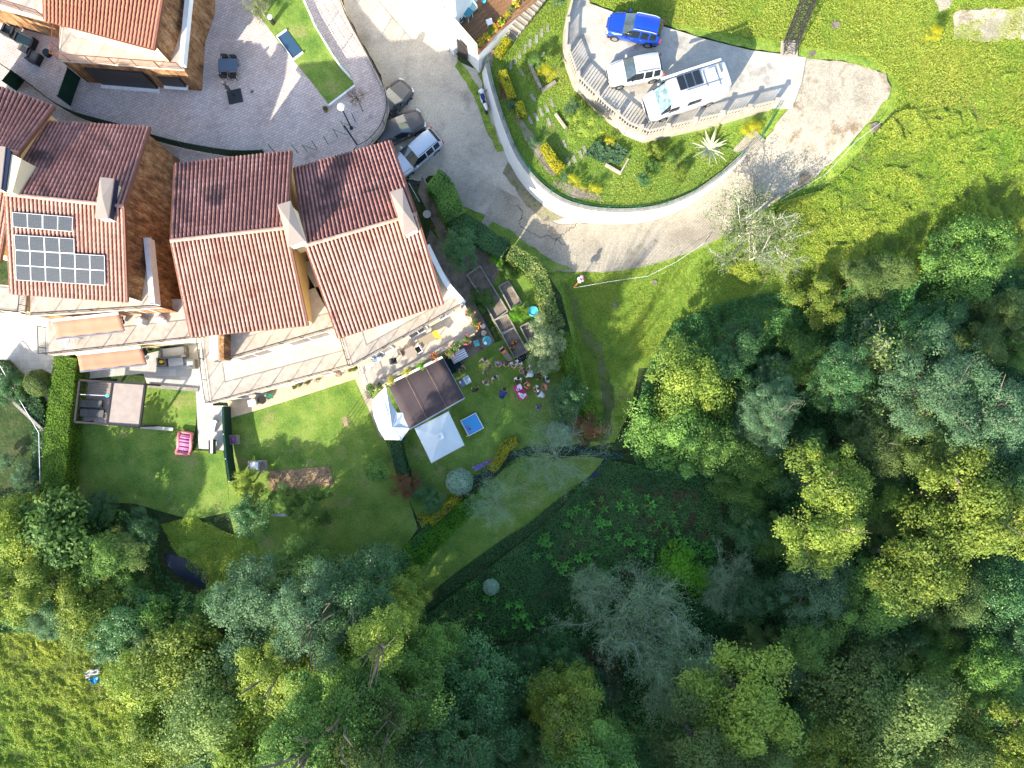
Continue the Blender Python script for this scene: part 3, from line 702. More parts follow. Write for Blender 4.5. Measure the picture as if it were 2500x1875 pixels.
def chimney(root, quad, zc, zb, south='white', side='cream', m='cap'):
    q = [W(x, y, zc) for x, y in quad]; c = sum(q, Vector()) / 4
    ch = MB().prism([(p + (c - p).normalized() * .22).xy for p in q], zb, zc - .14).build('chimney', M['cream'], root)
    # hipped cap
    lo = [p - Vector((0, 0, .13)) for p in q]; mid = c + Vector((0, 0, .22))
    MB().add(lo + q + [mid], [(0, 1, 2, 3)[::-1], (0, 1, 5, 4), (1, 2, 6, 5), (2, 3, 7, 6), (3, 0, 4, 7), (4, 5, 8), (5, 6, 8), (6, 7, 8), (7, 4, 8)]).build('chimney_cap', M[m], ch)
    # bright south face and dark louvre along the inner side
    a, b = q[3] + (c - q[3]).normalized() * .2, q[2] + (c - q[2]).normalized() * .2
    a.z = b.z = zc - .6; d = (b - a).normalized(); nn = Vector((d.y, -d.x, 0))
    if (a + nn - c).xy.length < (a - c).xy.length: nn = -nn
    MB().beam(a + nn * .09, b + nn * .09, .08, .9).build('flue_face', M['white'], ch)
    return ch
def terr_rail(root, px, z, m='darkmetal', h=1.0, **k):
    r = empty('railing', Vector((0, 0, 0)), 0); r.parent = root
    pts = [W(x, y, z) for x, y in px]; r.location = pts[0] - root.location
    for p in rail_path(pts, 1.5): MB().beam(p, p + Vector((0, 0, h + .001)), .045, .045).build('post', M[m], r)
    mb = MB()
    for i in range(len(pts) - 1):
        a, b = pts[i], pts[i + 1]; mb.beam(a + Vector((0, 0, h)), b + Vector((0, 0, h)), .05, .03)
    mb.build('hand_rail', M[m], r)
    mb = MB()
    for i in range(len(pts) - 1): mb.beam(pts[i] + Vector((0, 0, .1)), pts[i + 1] + Vector((0, 0, .1)), .025, .02)
    for p in rail_path(pts, .125): mb.beam(p + Vector((0, 0, .1)), p + Vector((0, 0, h - .015)), .016, .016)
    mb.build('bars', M[m], r)['kind'] = 'stuff'
    return r

# ---- terraced house nearest the party lawn (east)
h1 = empty('terraced_house', W(900, 640, 0), 0, 'easternmost red tiled terraced house, beside the parked cars and the party lawn', 'house', 'red tiled terraced houses in a row')
zN, zR, zS = 8.3, 10.2, 8.1
h1c = (W(717, 412, zN), W(955, 345, zN), W(745, 600, zR), W(1018, 522, zR), W(825, 825, zS), W(1083, 740, zS))
P1 = house_body(h1, *h1c, 'tile', 0.0, seed=11, gable_e='cream')
T1_1 = [(735, 640), (1040, 596), (1132, 742), (857, 897), (822, 800)]
terrace(h1, T1_1, 5.7, 2.9)
T2_1 = [(868, 868), (1120, 735), (1134, 742), (1166, 808), (900, 958)]
terrace(h1, T2_1, 3.0, -.2)
terr_rail(h1, [(1131, 744), (857, 896), (836, 826)], 5.7)
terr_rail(h1, [(872, 872), (899, 954)], 3.0, 'white')
pr = [W(x, y, 6.5) for x, y in ((1043, 598), (1087, 688), (1131, 738))]
mb = MB(); mb.beam(pr[0] - Vector((0, 0, .4)), pr[1] - Vector((0, 0, .4)), .34, .8); mb.build('parapet', M['white'], h1)
MB().beam(pr[1] - Vector((0, 0, .4)), pr[2] - Vector((0, 0, .4)), .34, .799).build('parapet', M['white'], h1)
chimney(h1, [(952, 468), (983, 458), (1020, 558), (986, 574)], 10.9, 8.0)
# planter ledge along the lower terrace edge
e0, e1 = W(905, 950, 3.0), W(1160, 806, 3.0); MB().beam(e0 + Vector((0, 0, .12)), e1 + Vector((0, 0, .12)), .28, .24).build('ledge', M['balustrade'], h1)
# ---- middle terraced house
h2 = empty('terraced_house', W(580, 640, 0), 0, 'middle red tiled terraced house with the sunny lawn below its terraces', 'house', 'red tiled terraced houses in a row')
zN, zR, zS = 8.8, 10.7, 8.5
h2c = (W(427, 402, zN), W(712, 370, zN), W(417, 588, zR), W(700, 556, zR), W(465, 822, zS), W(752, 793, zS))
P2 = house_body(h2, *h2c, 'tile', 0.0, seed=22, gable_e='ochre', gable_w='stone')
T1_2 = [(538, 800), (660, 740), (775, 700), (842, 700), (842, 795), (537, 886)]
terrace(h2, T1_2, 5.7, 2.9)
T2_2 = [(496, 824), (520, 790), (700, 790), (862, 800), (868, 880), (856, 893), (516, 986)]
terrace(h2, T2_2, 3.0, -.2)
terr_rail(h2, [(537, 884), (840, 796)], 5.7); terr_rail(h2, [(492, 826), (514, 984), (858, 892)], 3.0)
w0, w1 = W(541, 812, 7.0), W(541, 878, 7.0); MB().beam(w0 - Vector((0, 0, .65)), w1 - Vector((0, 0, .65)), .30, 1.3).build('wing_wall', M['stone'], h2)
w0, w1 = W(527, 812, 5.0), W(527, 878, 5.0); MB().beam(w0 - Vector((0, 0, .0)), w1 - Vector((0, 0, .0)), .55, .9).build('parapet', M['white'], h2)
chimney(h2, [(677, 500), (709, 490), (744, 588), (704, 602)], 11.3, 8.5)
# link walls between middle and eastern house (ochre, lit in the gap)
gq = [W(735, 610, 0), W(775, 600, 0), W(800, 770, 0), W(790, 790, 0)]
MB().prism([p.xy for p in gq], 0, 7.2).build('link_wall', M['ochre'], h2)
# white rain pipe and gutter line west of the middle house
MB().beam(W(489, 825, 3.1), W(500, 983, 3.1), .10, .10).build('downpipe', M['white'], h2)
# ---- house with the solar panels
h3 = empty('terraced_house', W(200, 560, 0), 0, 'red tiled terraced house with solar panels and a high slate stone end wall', 'house', 'red tiled terraced houses in a row')
zN, zR, zS = 8.0, 10.2, 8.0
h3c = (W(112, 297, zN), W(366, 312, zN), W(12, 474, zR), W(303, 504, zR), W(26, 716, zS), W(311, 736, zS))
P3 = house_body(h3, *h3c, 'tile', 0.0, seed=33, gable_e='stone', inset=.3)
T1_3 = [(60, 560), (300, 420), (352, 420), (382, 742), (396, 752), (74, 772), (74, 700)]
terrace(h3, T1_3, 5.7, 0.0, wallm='stone', shrink=.12)
T2_3 = [(118, 780), (250, 730), (470, 730), (500, 745), (498, 822), (130, 868), (116, 866)]
terrace(h3, T2_3, 3.0, -.2)
terr_rail(h3, [(74, 770), (394, 750)], 5.7); terr_rail(h3, [(112, 800), (114, 866), (498, 823)], 3.0)
pr = [W(x, y, 6.6) for x, y in ((356, 580), (372, 742))]; MB().beam(pr[0] - Vector((0, 0, .45)), pr[1] - Vector((0, 0, .45)), .36, .9).build('parapet', M['white'], h3)
wq = [W(300, 560, 5.8), W(335, 560, 5.8), W(326, 712, 5.8), W(312, 700, 5.8)]
MB().prism([p.xy for p in wq], 5.6, 7.9).build('gable_pier', M['stone'], h3)
chimney(h3, [(244, 432), (278, 436), (264, 534), (231, 532)], 10.9, 8.0)
lv = [W(x, y, 10.4) for x, y in ((281, 440), (268, 534))]; MB().beam(lv[0], lv[1], .30, .5).build('louvre', M['slate'], h3)
# solar panels on its south slope
RLn, RRn, SLn, SRn = h3c[2], h3c[3], h3c[4], h3c[5]
pn = (RRn - RLn).cross(SLn - RLn).normalized(); pn = pn if pn.z > 0 else -pn
p0 = RLn + pn * .24
def panel(c, frame='white', div=None):
    P = [on_plane(x, y, p0, pn) for x, y in c]
    root = empty('solar_panel', P[3])
    cc = sum(P, Vector()) / 4
    f = MB().slab([p for p in P], .05).build('frame', M[frame], root)
    if div == 'v': parts = [[P[0], P[0].lerp(P[1], .5), P[3].lerp(P[2], .5), P[3]], [P[0].lerp(P[1], .5), P[1], P[2], P[3].lerp(P[2], .5)]]
    else: parts = [[P[0], P[1], P[1].lerp(P[2], .5), P[0].lerp(P[3], .5)], [P[0].lerp(P[3], .5), P[1].lerp(P[2], .5), P[2], P[3]]]
    ex = (P[1] - P[0]).normalized(); ey = (P[3] - P[0]).normalized(); rot = Matrix((ex, pn.cross(ex), pn)).transposed()
    for q in parts:
        m_ = sum(q, Vector()) / 4; q = [p + (m_ - p).normalized() * .035 + pn * .006 for p in q]
        loc = [rot.transposed() @ (p - m_) for p in q]
        me = bpy.data.meshes.new('cell_field'); me.from_pydata([tuple(v) for v in loc], [], [(0, 1, 2, 3)]); me.materials.append(M['solar']); me.update()
        o = link('cell_field', me, root); o.matrix_local = Matrix.Translation(m_ - root.location) @ rot.to_4x4()
    return root
def lerp2(a, b, t): return (a[0] + (b[0] - a[0]) * t, a[1] + (b[1] - a[1]) * t)
rows = [((29, 518), (178, 530), (177, 566), (31, 554), 2, 'v', 'upper'), ((33, 573), (181, 583), (182, 619), (36, 610), 2, 'v', 'middle'),
        ((36, 611), (255, 624), (257, 697), (39, 684), 6, 'h', 'lower')]
ordn = ['first', 'second', 'third', 'fourth', 'fifth', 'sixth']
for a, b, c, d, n, dv, nm in rows:
    for i in range(n):
        g = .004 / n * 2
        r = panel([lerp2(a, b, i / n + g), lerp2(a, b, (i + 1) / n - g), lerp2(d, c, (i + 1) / n - g), lerp2(d, c, i / n + g)], div=dv)
        tag(r, '%s panel from the left in the %s row of solar panels on the red roof' % (ordn[i], nm), 'solar panel', 'solar panels on the red roof')
# ---- far left house, cut by the frame
h4 = empty('terraced_house', W(0, 400, 0), 0, 'terraced house at the left edge, only its red roof corner and cream chimney in view', 'house', 'red tiled terraced houses in a row')
h4c = (W(-170, 150, 8.4), W(132, 262, 8.4), W(-170, 330, 10.3), W(46, 374, 10.3), W(-170, 600, 8.2), W(0, 640, 8.2))
house_body(h4, *h4c, 'tile', 0.0, seed=44, parts=(160, 60), gable_e='ochre')
cq = [W(x, y, 10.9) for x, y in ((-10, 356), (52, 388), (30, 470), (-14, 460))]
MB().prism([p.xy for p in cq], 7.5, 10.9).build('chimney', M['cream'], h4)
MB().slab([W(x, y, 11.1) for x, y in ((-12, 355), (13, 358), (2, 462), (-12, 462))], .18).build('chimney_cap', M['cap'], h4)
MB().slab([W(x, y, 11.02) for x, y in ((13, 358), (26, 368), (12, 468), (2, 462))], .2).build('louvre', M['slate'], h4)
# left end terraces and paved yard at the far left
terrace(h4, [(-60, 690), (66, 700), (60, 762), (-60, 752)], 5.7, 0.0)
terr_rail(h4, [(-60, 752), (66, 765), (72, 700)], 5.7)
# ---- house on the paved court (top left)
h5 = empty('stone_villa', W(280, 60, ZC), 0, 'slate faced villa with pale tiled roof standing on the paved court', 'house')
h5c = (W(95, -330, 8.9), W(455, -330, 8.9), W(104, -150, 10.8), W(420, -140, 10.8), W(108, 48, 9.1), W(377, 120, 9.1))
house_body(h5, *h5c, 'tilepale', ZC, seed=55, gable_e='stone', parts=(0, 300))
T5 = [(146, 60), (300, -60), (462, -60), (448, 170), (142, 147)]
terrace(h5, T5, 6.2, ZC, wallm='stone', shrink=.10)
MB().slab([W(x, y, 6.9) for x, y in ((456, -60), (468, -60), (447, 155), (436, 152))], .6).build('parapet', M['white'], h5)
terr_rail(h5, [(445, 170), (142, 147), (152, 66)], 6.2, 'brown')
def face_panel(root, a, b, z0, z1, m, name, zr, out=.08):
    p, q = W(*a, zr), W(*b, zr); p.z = q.z = (z0 + z1) / 2
    return MB().beam(p, q, out * 2, z1 - z0).build(name, M[m], root)
face_panel(h5, (252, 206), (388, 217), ZC + .1, ZC + 2.5, 'darkmetal', 'garage_door', ZC)
face_panel(h5, (249, 209), (391, 220), ZC, ZC + .12, 'white', 'sill', ZC, .22)
face_panel(h5, (415, 219), (466, 223), ZC + .8, ZC + 2.0, 'darkmetal', 'window', ZC); face_panel(h5, (412, 221), (469, 225), ZC + .66, ZC + .78, 'white', 'sill', ZC, .18)
terrace(h5, [(-90, -90), (104, -90), (108, 46), (-90, -6)], 6.2, ZC, wallm='stone', shrink=.3)
face_panel(h5, (-10, 32), (128, 76), ZC + .1, ZC + 2.5, 'darkmetal', 'garage_door', ZC); face_panel(h5, (12, 47), (138, 83), ZC, ZC + .12, 'white', 'sill', ZC, .22)
MB().prism([W(x, y, 5.8).xy for x, y in ((-90, -30), (112, 30), (126, 52), (-90, -4))], 5.5, 5.95).build('porch_roof', M['terrace'], h5)
terr_rail(h5, [(-60, -8), (110, 44)], 6.2, 'brown')
# ---- white rendered house with a timber deck (top centre)
h6 = empty('white_house', W(1060, 20, 1.5), 0, 'big white rendered house with timber deck at the top of the road', 'house')
zg6 = 1.0
MB().prism([W(x, y, 1.6).xy for x, y in ((820, -110), (948, -2), (1108, 133), (1122, 122), (1165, 60), (1270, -60), (1230, -180), (900, -260))], zg6, 10.5).build('wall', M['wallwhite'], h6)
D6 = [(1109, 62), (1168, 131), (1274, 14), (1236, -60), (1140, -60), (1118, 30)]
P6 = [W(x, y, 4.6) for x, y in D6]
MB().prism([p.xy for p in P6], 4.36, 4.56).build('deck_slab', M['terracotta'], h6)
MB().prism([W(x, y, 4.36).xy for x, y in ((1113, 68), (1168, 128), (1268, 16), (1232, -55), (1140, -55))], zg6, 4.35).build('support_wall', M['wallwhite'], h6)
# deck boards, one by one
c0, c1, c3 = W(1116, 64, 4.6), W(1166, 124, 4.6), W(1216, -48, 4.6)
dv = (c1 - c0).normalized(); du = Vector((dv.y, -dv.x, 0)); du = -du if (c3 - c0).dot(du) < 0 else du
wd, ld = (c1 - c0).length, 6.2; nb = 15
bme = MB().box((0, 0, 0), (1.98, wd / nb - .03, .035)).mesh('deck_board', M['deckwood'])
for i in range(nb):
    for j in range(3):
        p = c0 + dv * (wd * (i + .5) / nb) + du * (1.0 + 2.0 * j - (.5 if i % 2 else 0) + .3); q = link('deck_board', bme, h6, p - h6.location + Vector((0, 0, -.005)), (0, 0, math.atan2(du.y, du.x)))
face_panel(h6, (1093, 118), (1104, 128), 1.4, 1.42, 'white', 'doorstep', 1.5, .3)
MB().tube([W(1098, 124, 1.6), W(1098, 124, 1.6) + Vector((0, 0, 8.8))], .06, 8).build('downpipe', M['steel'], h6)
dd = W(1122, 143, 1.6); MB().box(dd + Vector((.25, .12, 1.0)), (.12, .9, 2.0), R(48)).build('door', M['darkmetal'], h6)
terr_rail(h6, [(1107, 66), (1166, 132)], 4.58, 'darkmetal', .95)
MB().beam(W(1112, 60, 5.55), W(1166, 122, 5.55), .03, 1.5).build('privacy_screen', mat('frosted_screen', [(.50, .56, .42)], 3, .6), h6)
for k_, (x_, y_) in enumerate(((1112, 60), (1166, 122))): MB().beam(W(x_, y_, 5.5) - Vector((0, 0, .9)), W(x_, y_, 5.5) + Vector((0, 0, .85)), .06, .06).build('screen_post', M['greenmetal'], h6)
# stone steps beside the deck
st = empty('stone_steps', W(1240, 80, ZG), 0, 'flight of stone steps climbing beside the timber deck, treads edged in pale stone', 'steps')
for i in range(11):
    px_, py_ = 1232 + 8.6 * i, 88 - 11.5 * i; z = ZG + .05 + .15 * i
    a, b = W(px_ + 2, py_ - 10, z), W(px_ + 26, py_ + 8, z)
    s_ = MB().beam(a - Vector((0, 0, .15)), b - Vector((0, 0, .15)), .42, .30).build('step', M['stonewall'], st)
    MB().beam(a + Vector((-.1, -.16, .02)), b + Vector((-.1, -.16, .02)), .09, .06).build('nosing', M['balustrade'], s_)

E1, E2, E2b, E3, E3b = [(W(*a, z), W(*b, z)) for a, b, z in (((857, 897), (1132, 742), 5.7), ((537, 886), (842, 795), 5.7), ((516, 986), (856, 893), 3.0), ((74, 772), (396, 752), 5.7), ((130, 868), (498, 822), 3.0))]
for h_, P_ in ((h1, P1), (h2, P2), (h3, P3)):
    for t0, t1, nm in ((.15, .40, 'door'), (.60, .82, 'window')): opening(h_, P_[3], P_[2], t0, t1, 5.75 if nm == 'door' else 6.5, 7.6, nm, -.04)
for h_, E_, ts in ((h1, E1, ((.16, .34, 0), (.50, .66, 0), (.78, .90, 1))), (h2, E2, ((.10, .36, 0), (.52, .84, 0))), (h3, E3, ((.20, .48, 0), (.68, .86, 0)))):
    for t0, t1, k in ts: opening(h_, E_[0], E_[1], t0, t1, 3.05 + .9 * k, 5.15, 'window' if k else 'door', .10)
for h_, E_, ts in ((h2, E2b, ((.14, .30, 0), (.50, .62, 1), (.76, .90, 0))), (h3, E3b, ((.22, .48, 0), (.66, .90, 0)))):
    for t0, t1, k in ts: opening(h_, E_[0], E_[1], t0, t1, .15 + .9 * k, 2.35, 'window' if k else 'door', .10)
# ================================================================ VEGETATION
def leaf_quads(C, Nn, size, rs, jitter=.5, aspect=.55):
    """diamond leaves: centres, normals, sizes"""
    n = len(C); Nn = Nn + rs.normal(0, jitter, (n, 3)); Nn /= np.linalg.norm(Nn, axis=1, keepdims=True) + 1e-9
    t = rs.normal(0, 1, (n, 3)); t -= (t * Nn).sum(1, keepdims=True) * Nn; t /= np.linalg.norm(t, axis=1, keepdims=True) + 1e-9
    b = np.cross(Nn, t); s = (size * rs.uniform(.65, 1.35, n))[:, None] if np.isscalar(size) else size[:, None]
    V = np.stack([C - t * s, C + b * s * aspect, C + t * s, C - b * s * aspect], 1).reshape(-1, 3)
    F = np.arange(n * 4).reshape(-1, 4); return V, F
def crown_mesh(name, seed, m, R_=3.0, rz=.8, clumps=46, cr=.30, leaves=11000, leaf=.11, thin=0.0, low=-.45, flat=False):
    rs = np.random.RandomState(seed)
    lob = rs.uniform(0, 6.28, 4); Cc = []; maj = []
    nm_ = rs.randint(7, 10)
    for i in range(nm_):   # main limbs carry their own bundles of foliage, gaps open between them
        a = 2 * math.pi * i / nm_ + rs.uniform(-.35, .35); r = rs.uniform(.42, .78) if i else .1
        maj.append((math.cos(a) * r, math.sin(a) * r, rs.uniform(-.1, .55) if i else .75))
    maj += [(rs.uniform(-.3, .3), rs.uniform(-.3, .3), rs.uniform(.5, .85)) for _ in range(3)]
    msz = rs.uniform(.24, .42, len(maj))
    while len(Cc) < clumps:
        k = rs.randint(0, len(maj)); d = rs.normal(0, 1, 3); d /= np.linalg.norm(d); d[2] = abs(d[2]) * (1 if rs.uniform() < .7 else -1)
        c = np.array(maj[k]) + d * msz[k] * rs.uniform(.55, 1.0)
        out = 1 + .10 * math.sin(2 * math.atan2(c[1], c[0]) + lob[0])
        Cc.append(c * out * np.array([R_, R_, R_ * rz]))
    Cc = np.array(Cc); crs = R_ * cr * .88 * rs.uniform(.4, 1.35, clumps); ct = rs.uniform(0, 1, clumps)
    k = rs.randint(0, clumps, leaves); D = rs.normal(0, 1, (leaves, 3)); D /= np.linalg.norm(D, axis=1, keepdims=True)
    D[:, 2] = np.abs(D[:, 2]) * np.where(rs.uniform(0, 1, leaves) < .8, 1, -1)
    rad = crs[k] * np.where(rs.uniform(0, 1, leaves) < .16, rs.uniform(1.0, 1.55, leaves), rs.uniform(.70, 1.08, leaves)) * (1 + .25 * np.sin(D[:, 0] * 7 + ct[k] * 20) * np.sin(D[:, 1] * 7 + ct[k] * 9))
    C = Cc[k] + D * rad[:, None] * np.array([1, 1, .8])
    V, F = leaf_quads(C, D + np.array([0, 0, .5]), leaf, rs)
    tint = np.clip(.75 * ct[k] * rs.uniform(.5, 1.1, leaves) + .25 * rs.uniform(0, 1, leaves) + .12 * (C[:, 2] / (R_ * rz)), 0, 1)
    return fast_mesh(name, V, F, m, tint), Cc
def limb_mesh(name, Cc, m, R_=3.0, hc=4.0, seed=0, n=14):
    """trunk with tapering limbs to the crown's clumps; crown centre at height hc"""
    rs = random.Random(seed); mb = MB()
    top = Vector((rs.uniform(-.2, .2), rs.uniform(-.2, .2), hc + R_ * .25)); pts = [Vector((0, 0, -.3)), Vector((rs.uniform(-.1, .1), rs.uniform(-.1, .1), hc * .4)), Vector((top.x * .6, top.y * .6, hc * .8)), top]
    mb.tube(pts, [.20, .16, .11, .04], 7)
    for i in range(n):
        c = Vector(Cc[rs.randrange(len(Cc))]) + Vector((0, 0, hc)); t = rs.uniform(.45, .95); a = pts[1].lerp(pts[3], t); mid = a.lerp(c, .5) + Vector((rs.uniform(-.3, .3), rs.uniform(-.3, .3), .25))
        mb.tube([a, mid, c], [.07, .045, .012], 4, cap=False)
    return mb.mesh(name, m, True)
def bare_mesh(name, seed, m, R_=3.0, h=5.0, nm=9, depth=3, up=.5, r0=.10, sub=4, lm=None, leaves=0, leaf=.07):
    """open branching crown"""
    rs = random.Random(seed); mb = MB(); tips = []
    def br(p, d, L, r, dep):
        pts = [p]; q = p
        for i in range(3):
            d = (d + Vector((rs.uniform(-.22, .22), rs.uniform(-.22, .22), rs.uniform(-.12, .16)))).normalized(); q = q + d * L / 3; pts.append(q)
        mb.tube(pts, [r, r * .8, r * .6, r * .35], 4 if dep > 1 else 3, cap=False); tips.extend(pts[1:])
        if dep > 0:
            for i in range(sub):
                a = pts[1 + rs.randrange(3)]; nd = (d + Vector((rs.uniform(-.9, .9), rs.uniform(-.9, .9), rs.uniform(-.35, .5)))).normalized()
                br(a, nd, L * rs.uniform(.5, .75), r * .5, dep - 1)
    mb.tube([(0, 0, -.3), (0, 0, h * .25), (rs.uniform(-.2, .2), rs.uniform(-.2, .2), h * .45)], [.17, .14, .11], 6)
    for i in range(nm):
        a = 2 * math.pi * i / nm + rs.uniform(-.3, .3); e = rs.uniform(up * .4, up * 1.6)
        br(Vector((0, 0, h * rs.uniform(.22, .45))), Vector((math.cos(a), math.sin(a), e)).normalized(), R_ * .62, r0 * .6, depth)
    tr = mb.mesh(name, m, False); lf = None
    if leaves:
        r2 = np.random.RandomState(seed); Tp = np.array([tuple(t) for t in tips]); k = r2.randint(0, len(Tp), leaves)
        C = Tp[k] + r2.normal(0, .14, (leaves, 3)); V, F = leaf_quads(C, np.tile([0, 0, 1.0], (leaves, 1)), leaf, r2, .8)
        lf = fast_mesh(name + '_leaves', V, F, lm, r2.uniform(0, 1, leaves))
    return tr, lf
PROTO = {}
def proto(kind):
    if kind in PROTO: return PROTO[kind]
    P = dict(green=('l_green', 11, 50, .27, 15000, .085), green2=('l_green', 12, 70, .22, 16000, .075), yellow=('l_yellow', 13, 60, .23, 15000, .09), yellow2=('l_yellow', 14, 45, .27, 14000, .09),
             olive=('l_olive', 15, 80, .20, 17000, .07), olive2=('l_olive', 16, 60, .24, 15000, .075), dark=('l_dark', 17, 40, .30, 11000, .09), dark2=('l_dark', 18, 60, .24, 12000, .08),
             grey=('l_grey', 19, 90, .18, 17000, .06), pale=('l_pale', 20, 90, .16, 9000, .085), photinia=('l_photinia', 21, 60, .22, 9000, .09), big=('l_green', 22, 50, .24, 5200, .17), lime=('l_lime', 23, 40, .28, 9000, .08), brown=('l_brown', 24, 60, .22, 9000, .06), gold=('l_gold', 25, 30, .32, 9000, .07), red=('l_red', 26, 50, .25, 9000, .08))[kind]
    me, Cc = crown_mesh('crown', P[1], M[P[0]], clumps=int(P[2] * 1.25), cr=P[3], leaves=int(P[4] * 1.45), leaf=P[5] * .80)
    tr = limb_mesh('trunk', Cc, M['bark'], seed=P[1]); PROTO[kind] = (me, tr); return PROTO[kind]
_rt = random.Random(5)
def tree(px, py, rpx, h, kind, label, cat='tree', group=None, name='leafy_tree', stretch=1.0, zf=None, sink=0.0):
    """crown centre seen at pixel px,py with radius rpx; h = height of its top above the ground"""
    zf = zf or T; r = rpx / S * .93; hc = h - r * .78
    if hc < r * .35: hc = r * .35
    p = W(px, py, 0)
    for _ in range(4): p = W(px, py, zf(p.x, p.y) + hc)
    zg = zf(p.x, p.y); root = empty(name, (p.x, p.y, zg), 0, label, cat, group)
    me, tr = proto(kind); s = r / 3.0; rz = _rt.uniform(0, 6.28); zs = min(s, max(.35 * s, (h - hc) / (3 * .8)) * 1.0) if h - hc > 0 else s
    link('crown', me, root, (0, 0, hc), (0, 0, rz), (s * _rt.uniform(.93, 1.07), s * stretch, zs * 1.05))
    if hc > 2.4 * r:
        for k_ in (.66, .36): link('added_lower_crown', me, root, (0, 0, hc * k_), (0, 0, rz + 2 + k_), (s * .95, s * .95, s * 1.1))  # foliage copies added lower down to keep sun from passing under high crowns
    link('trunk', tr, root, (0, 0, 0), (0, 0, rz), (s, s, max(hc, .3) / 4.0)); return root
BARE = {}
def bare(px, py, rpx, h, kind, label, name='bare_tree', cat='tree', group=None, tilt=(0, 0), zf=None):
    zf = zf or T
    if kind not in BARE:
        BARE[kind] = dict(grey=lambda: bare_mesh('branches', 31, M['barkgrey'], nm=15, depth=4, up=.7, sub=4, r0=.10, lm=M['l_twig'], leaves=12000, leaf=.045),
                          star=lambda: bare_mesh('branches', 32, M['barkgrey'], nm=15, depth=4, up=.75, sub=4, r0=.04, lm=M['l_twig'], leaves=7000, leaf=.035),
                          pale=lambda: bare_mesh('branches', 33, M['barkpale'], nm=9, depth=3, up=.9, sub=5, r0=.15, lm=M['l_olive'], leaves=9000, leaf=.05),
                          semi=lambda: bare_mesh('branches', 34, M['barkpale'], nm=14, depth=3, up=.7, sub=5, r0=.085, lm=M['l_olive'], leaves=11000, leaf=.075),
                          brown=lambda: bare_mesh('branches', 35, M['l_brown'], nm=16, depth=3, up=.4, sub=4, r0=.09, lm=M['l_brown'], leaves=3000, leaf=.05))[kind]()
    tr, lf = BARE[kind]; r = rpx / S; s = r / 3.0; p = W(px, py, 0)
    for _ in range(4): p = W(px, py, zf(p.x, p.y) + h * .6)
    root = empty(name, (p.x, p.y, zf(p.x, p.y)), 0, label, cat, group); rz = _rt.uniform(0, 6.28)
    rot = (tilt[0], tilt[1], rz) if not any(tilt) else tilt + (rz,)
    link('branches', tr, root, (0, 0, 0), rot, (s, s, h / 5.0 * .8))
    if lf: link('leaves', lf, root, (0, 0, 0), rot, (s, s, h / 5.0 * .8))
    return root
